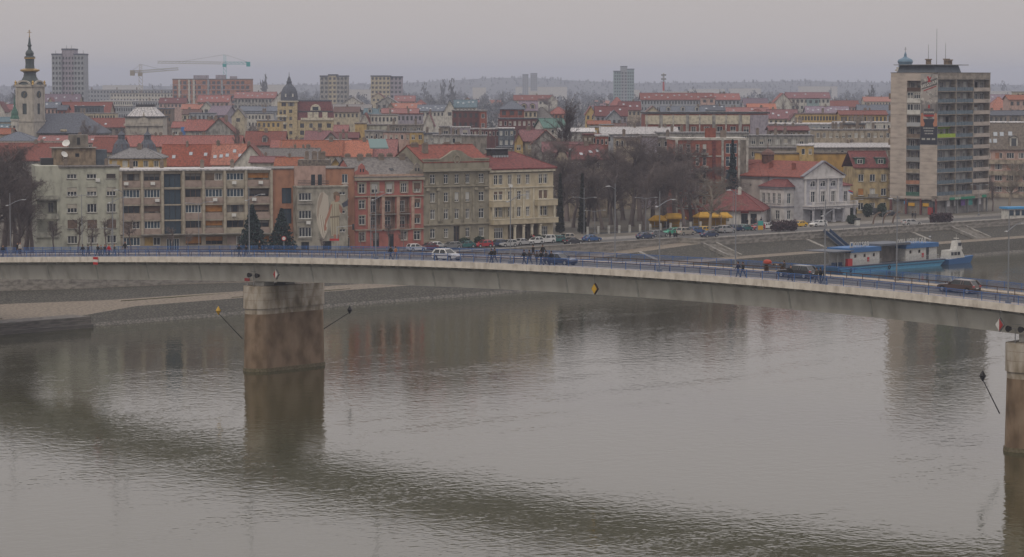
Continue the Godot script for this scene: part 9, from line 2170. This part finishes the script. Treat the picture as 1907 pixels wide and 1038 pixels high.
var WALKERS := [
	[1,-53.07,1.2,"walker in navy coat at the picture's left edge of the bridge",0.0,0,[0.018,0.02,0.03],[0.03,0.035,0.06],1.0],
	[1,-62.14,10.9,"walker in black with a pale bag on the far walkway at the left",0.0,1,[0.012,0.012,0.013],[0.03,0.035,0.06],1.0],
	[1,-61.36,10.8,"walker in a light coat on the far walkway at the left",0.0,2,[0.35,0.33,0.3],[0.03,0.035,0.06],1.0],
	[1,-34.74,1.2,"walker in dark navy coat leading the left-hand couple",3.14159,0,[0.018,0.02,0.03],[0.03,0.035,0.06],1.0],
	[1,-33.55,1.2,"walker in charcoal coat trailing the left-hand couple",3.14159,1,[0.05,0.05,0.06],[0.03,0.035,0.06],0.95],
	[1,-31.42,1.2,"walker in black at the left of the group with the red jacket",0.0,1,[0.012,0.012,0.013],[0.03,0.035,0.06],1.0],
	[1,-30.71,1.2,"walker in brownish coat left of the red jacket",0.0,0,[0.12,0.1,0.09],[0.03,0.035,0.06],0.94],
	[1,-29.89,1.2,"walker in navy just left of the red jacket",0.0,1,[0.018,0.02,0.03],[0.03,0.035,0.06],0.97],
	[1,-28.96,1.2,"walker in a bright red jacket",0.0,0,[0.42,0.015,0.02],[0.03,0.035,0.06],1.0],
	[1,-27.79,1.2,"walker in grey just right of the red jacket",0.0,1,[0.05,0.055,0.06],[0.03,0.035,0.06],0.98],
	[1,-36.99,10.9,"walker in black on the far walkway right of the red jacket group",0.0,0,[0.012,0.012,0.013],[0.03,0.035,0.06],1.0],
	[1,-1.91,1.2,"walker in navy left of the lamp at the left pier",3.14159,0,[0.018,0.02,0.03],[0.03,0.035,0.06],1.0],
	[1,-0.54,1.2,"walker in dark coat close to the lamp at the left pier",3.14159,1,[0.012,0.012,0.013],[0.03,0.035,0.06],0.97],
	[1,-8.34,10.9,"walker in dark coat on the far walkway above the left pier",0.0,1,[0.012,0.012,0.013],[0.03,0.035,0.06],1.0],
	[1,26.51,1.2,"walker in black beside a companion with an orange-brown coat",3.14159,0,[0.012,0.012,0.013],[0.03,0.035,0.06],1.0],
	[1,27.27,1.3,"walker in an orange-brown coat",3.14159,1,[0.3,0.12,0.05],[0.1,0.1,0.11],0.95],
	[1,43.79,1.2,"walker in black of the close couple behind the white car",3.14159,0,[0.012,0.012,0.013],[0.03,0.035,0.06],1.0],
	[1,44.28,1.25,"taller walker in black of the close couple behind the white car",3.14159,1,[0.012,0.012,0.013],[0.03,0.035,0.06],1.05],
	[1,49.16,1.2,"walker in navy heading the large group",3.14159,0,[0.018,0.02,0.03],[0.03,0.035,0.06],1.0],
	[1,50.02,1.2,"walker in dark grey second in the large group",3.14159,1,[0.03,0.03,0.035],[0.03,0.035,0.06],1.0],
	[1,51.23,1.2,"shorter walker in the middle of the large group",3.14159,2,[0.05,0.045,0.045],[0.03,0.035,0.06],0.93],
	[1,51.92,1.2,"walker in black beside the dark blue saloon's tail",3.14159,0,[0.012,0.012,0.013],[0.03,0.035,0.06],1.0],
	[1,52.69,1.2,"walker in navy before the dark blue saloon",3.14159,1,[0.018,0.02,0.03],[0.03,0.035,0.06],1.0],
	[1,53.55,1.2,"walker in black last in the large group",3.14159,0,[0.012,0.012,0.013],[0.03,0.035,0.06],1.0],
	[1,42.13,10.9,"walker in black on the far walkway above the large group",3.14159,1,[0.012,0.012,0.013],[0.03,0.035,0.06],1.0],
	[1,43.74,10.9,"tall walker in black coat on the far walkway above the saloon",3.14159,0,[0.012,0.012,0.013],[0.03,0.035,0.06],1.05],
	[1,81.63,1.2,"walker in dark blue of the couple right of midspan",3.14159,0,[0.02,0.03,0.07],[0.03,0.05,0.11],1.0],
	[1,82.27,1.25,"walker in black of the couple right of midspan",3.14159,1,[0.012,0.012,0.013],[0.03,0.05,0.11],1.0],
	[1,88.94,1.2,"walker in black in front of the dark estate car",0.0,0,[0.012,0.012,0.013],[0.03,0.035,0.06],1.0],
	[1,80.97,11.0,"vendor in dark clothes sitting behind the stall",3.14159,3,[0.05,0.045,0.045],[0.03,0.035,0.06],1.0],
	[1,92.5,1.2,"walker in brown-grey left of the lamp post",3.14159,0,[0.06,0.055,0.05],[0.03,0.035,0.06],1.0],
	[1,93.01,1.2,"walker in black right at the lamp post",3.14159,2,[0.012,0.012,0.013],[0.03,0.035,0.06],1.0],
	[1,93.51,1.2,"walker in black striding right of the lamp post",0.0,1,[0.012,0.012,0.013],[0.03,0.035,0.06],1.0],
	[0,33.42,566.49,"person in dark clothes standing at the head of the ramp",1.2,2,[0.012,0.012,0.013],[0.03,0.035,0.05],1.0],
	[0,34.21,564.57,"person in navy in the pair at the head of the ramp",1.2,2,[0.018,0.02,0.03],[0.03,0.035,0.05],1.0],
	[0,34.67,564.57,"person in black in the pair at the head of the ramp",1.2,2,[0.012,0.012,0.013],[0.03,0.035,0.05],1.0],
	[0,97.19,650.29,"person in dark coat before the high-rise shops",1.2,2,[0.012,0.012,0.013],[0.03,0.035,0.05],1.0],
	[0,97.84,650.29,"person in grey before the high-rise shops",1.2,2,[0.06,0.06,0.07],[0.03,0.035,0.05],1.0],
	[0,54.35,618.98,"person in black at the cafe's left terrace end",1.2,2,[0.012,0.012,0.013],[0.03,0.035,0.05],1.0],
	[0,55.55,621.28,"person in grey sitting-height crowd at the cafe terrace",1.2,2,[0.05,0.05,0.06],[0.03,0.035,0.05],1.0],
	[0,56.76,623.6,"person in brown at the cafe terrace",1.2,2,[0.09,0.06,0.05],[0.03,0.035,0.05],1.0],
	[0,58.0,623.6,"person in navy at the cafe door",1.2,2,[0.018,0.02,0.03],[0.03,0.035,0.05],1.0],
	[0,4.06,555.18,"person in black beside the parked white hatchback",1.2,2,[0.012,0.012,0.013],[0.03,0.035,0.05],1.0],
	[0,4.39,555.18,"person in red beside the parked white hatchback",1.2,2,[0.4,0.02,0.03],[0.03,0.035,0.05],1.0]]
var LAMPS := [
	["double-armed street lamp before the corner flats",-80.73,503,12.22,0.3,[[-2,11.92,0.3],[2,11.92,0.3]]],
	["street lamp before the beige block's right bays",-59.15,506,10.47,0.3,[[2.2,10.17,0.5],[-2.2,10.17,0.3]]],
	["low street lamp with curved arm before the flats' right edge",-74.75,500,6.04,0.3,[[-1.8,5.74,0.4]]],
	["street lamp before the pink tenement's left bay",-26.98,512,12.25,0.3,[[2.0,11.95,0.3]]],
	["tall double-armed lamp at the park corner",15.06,560,11.16,0.3,[[-2.2,8.86,0.4],[2.2,8.86,0.3]]],
	["double-armed lamp in front of the park trees",28.94,580,8.27,0.3,[[-2.1,7.97,0.3],[2.1,7.97,0.3]]],
	["double-armed lamp among the park trees",18.08,585,5.24,0.3,[[-2,4.94,0.3],[2,4.94,0.3]]],
	["tall bare pole on the quay left of the advert box",47.19,572,9.99,0.3,[[0.6,9.19,0.2]]],
	["double-armed lamp before the theatre's side wing",58.87,610,6.47,0.3,[[-2.1,6.17,0.3],[2.1,6.17,0.3]]],
	["double-armed lamp before the ochre house",81.47,640,5.15,0.3,[[-2,4.85,0.3],[2,4.85,0.3]]],
	["lamp post before the high-rise corner",93.8,650,5.48,0.3,[[-2,5.18,0.4],[0.5,5.18,0.2]]],
	["double-armed lamp before the high-rise balconies",116.3,668,7.65,0.3,[[-2,7.35,0.3],[2,7.35,0.3]]],
	["single-armed lamp near the curved bows",82.98,600,4.15,0.3,[[1.9,3.85,0.5]]]]
func _ready() -> void:
	world_and_camera()
	textures()
	town_materials()
	river_and_bank()
	bridge()
	front_row()
	church()
	far_landmarks()
	town()
	trees()
	cars()
	bridge_furniture()
	boats()
	quay_things()
	people()
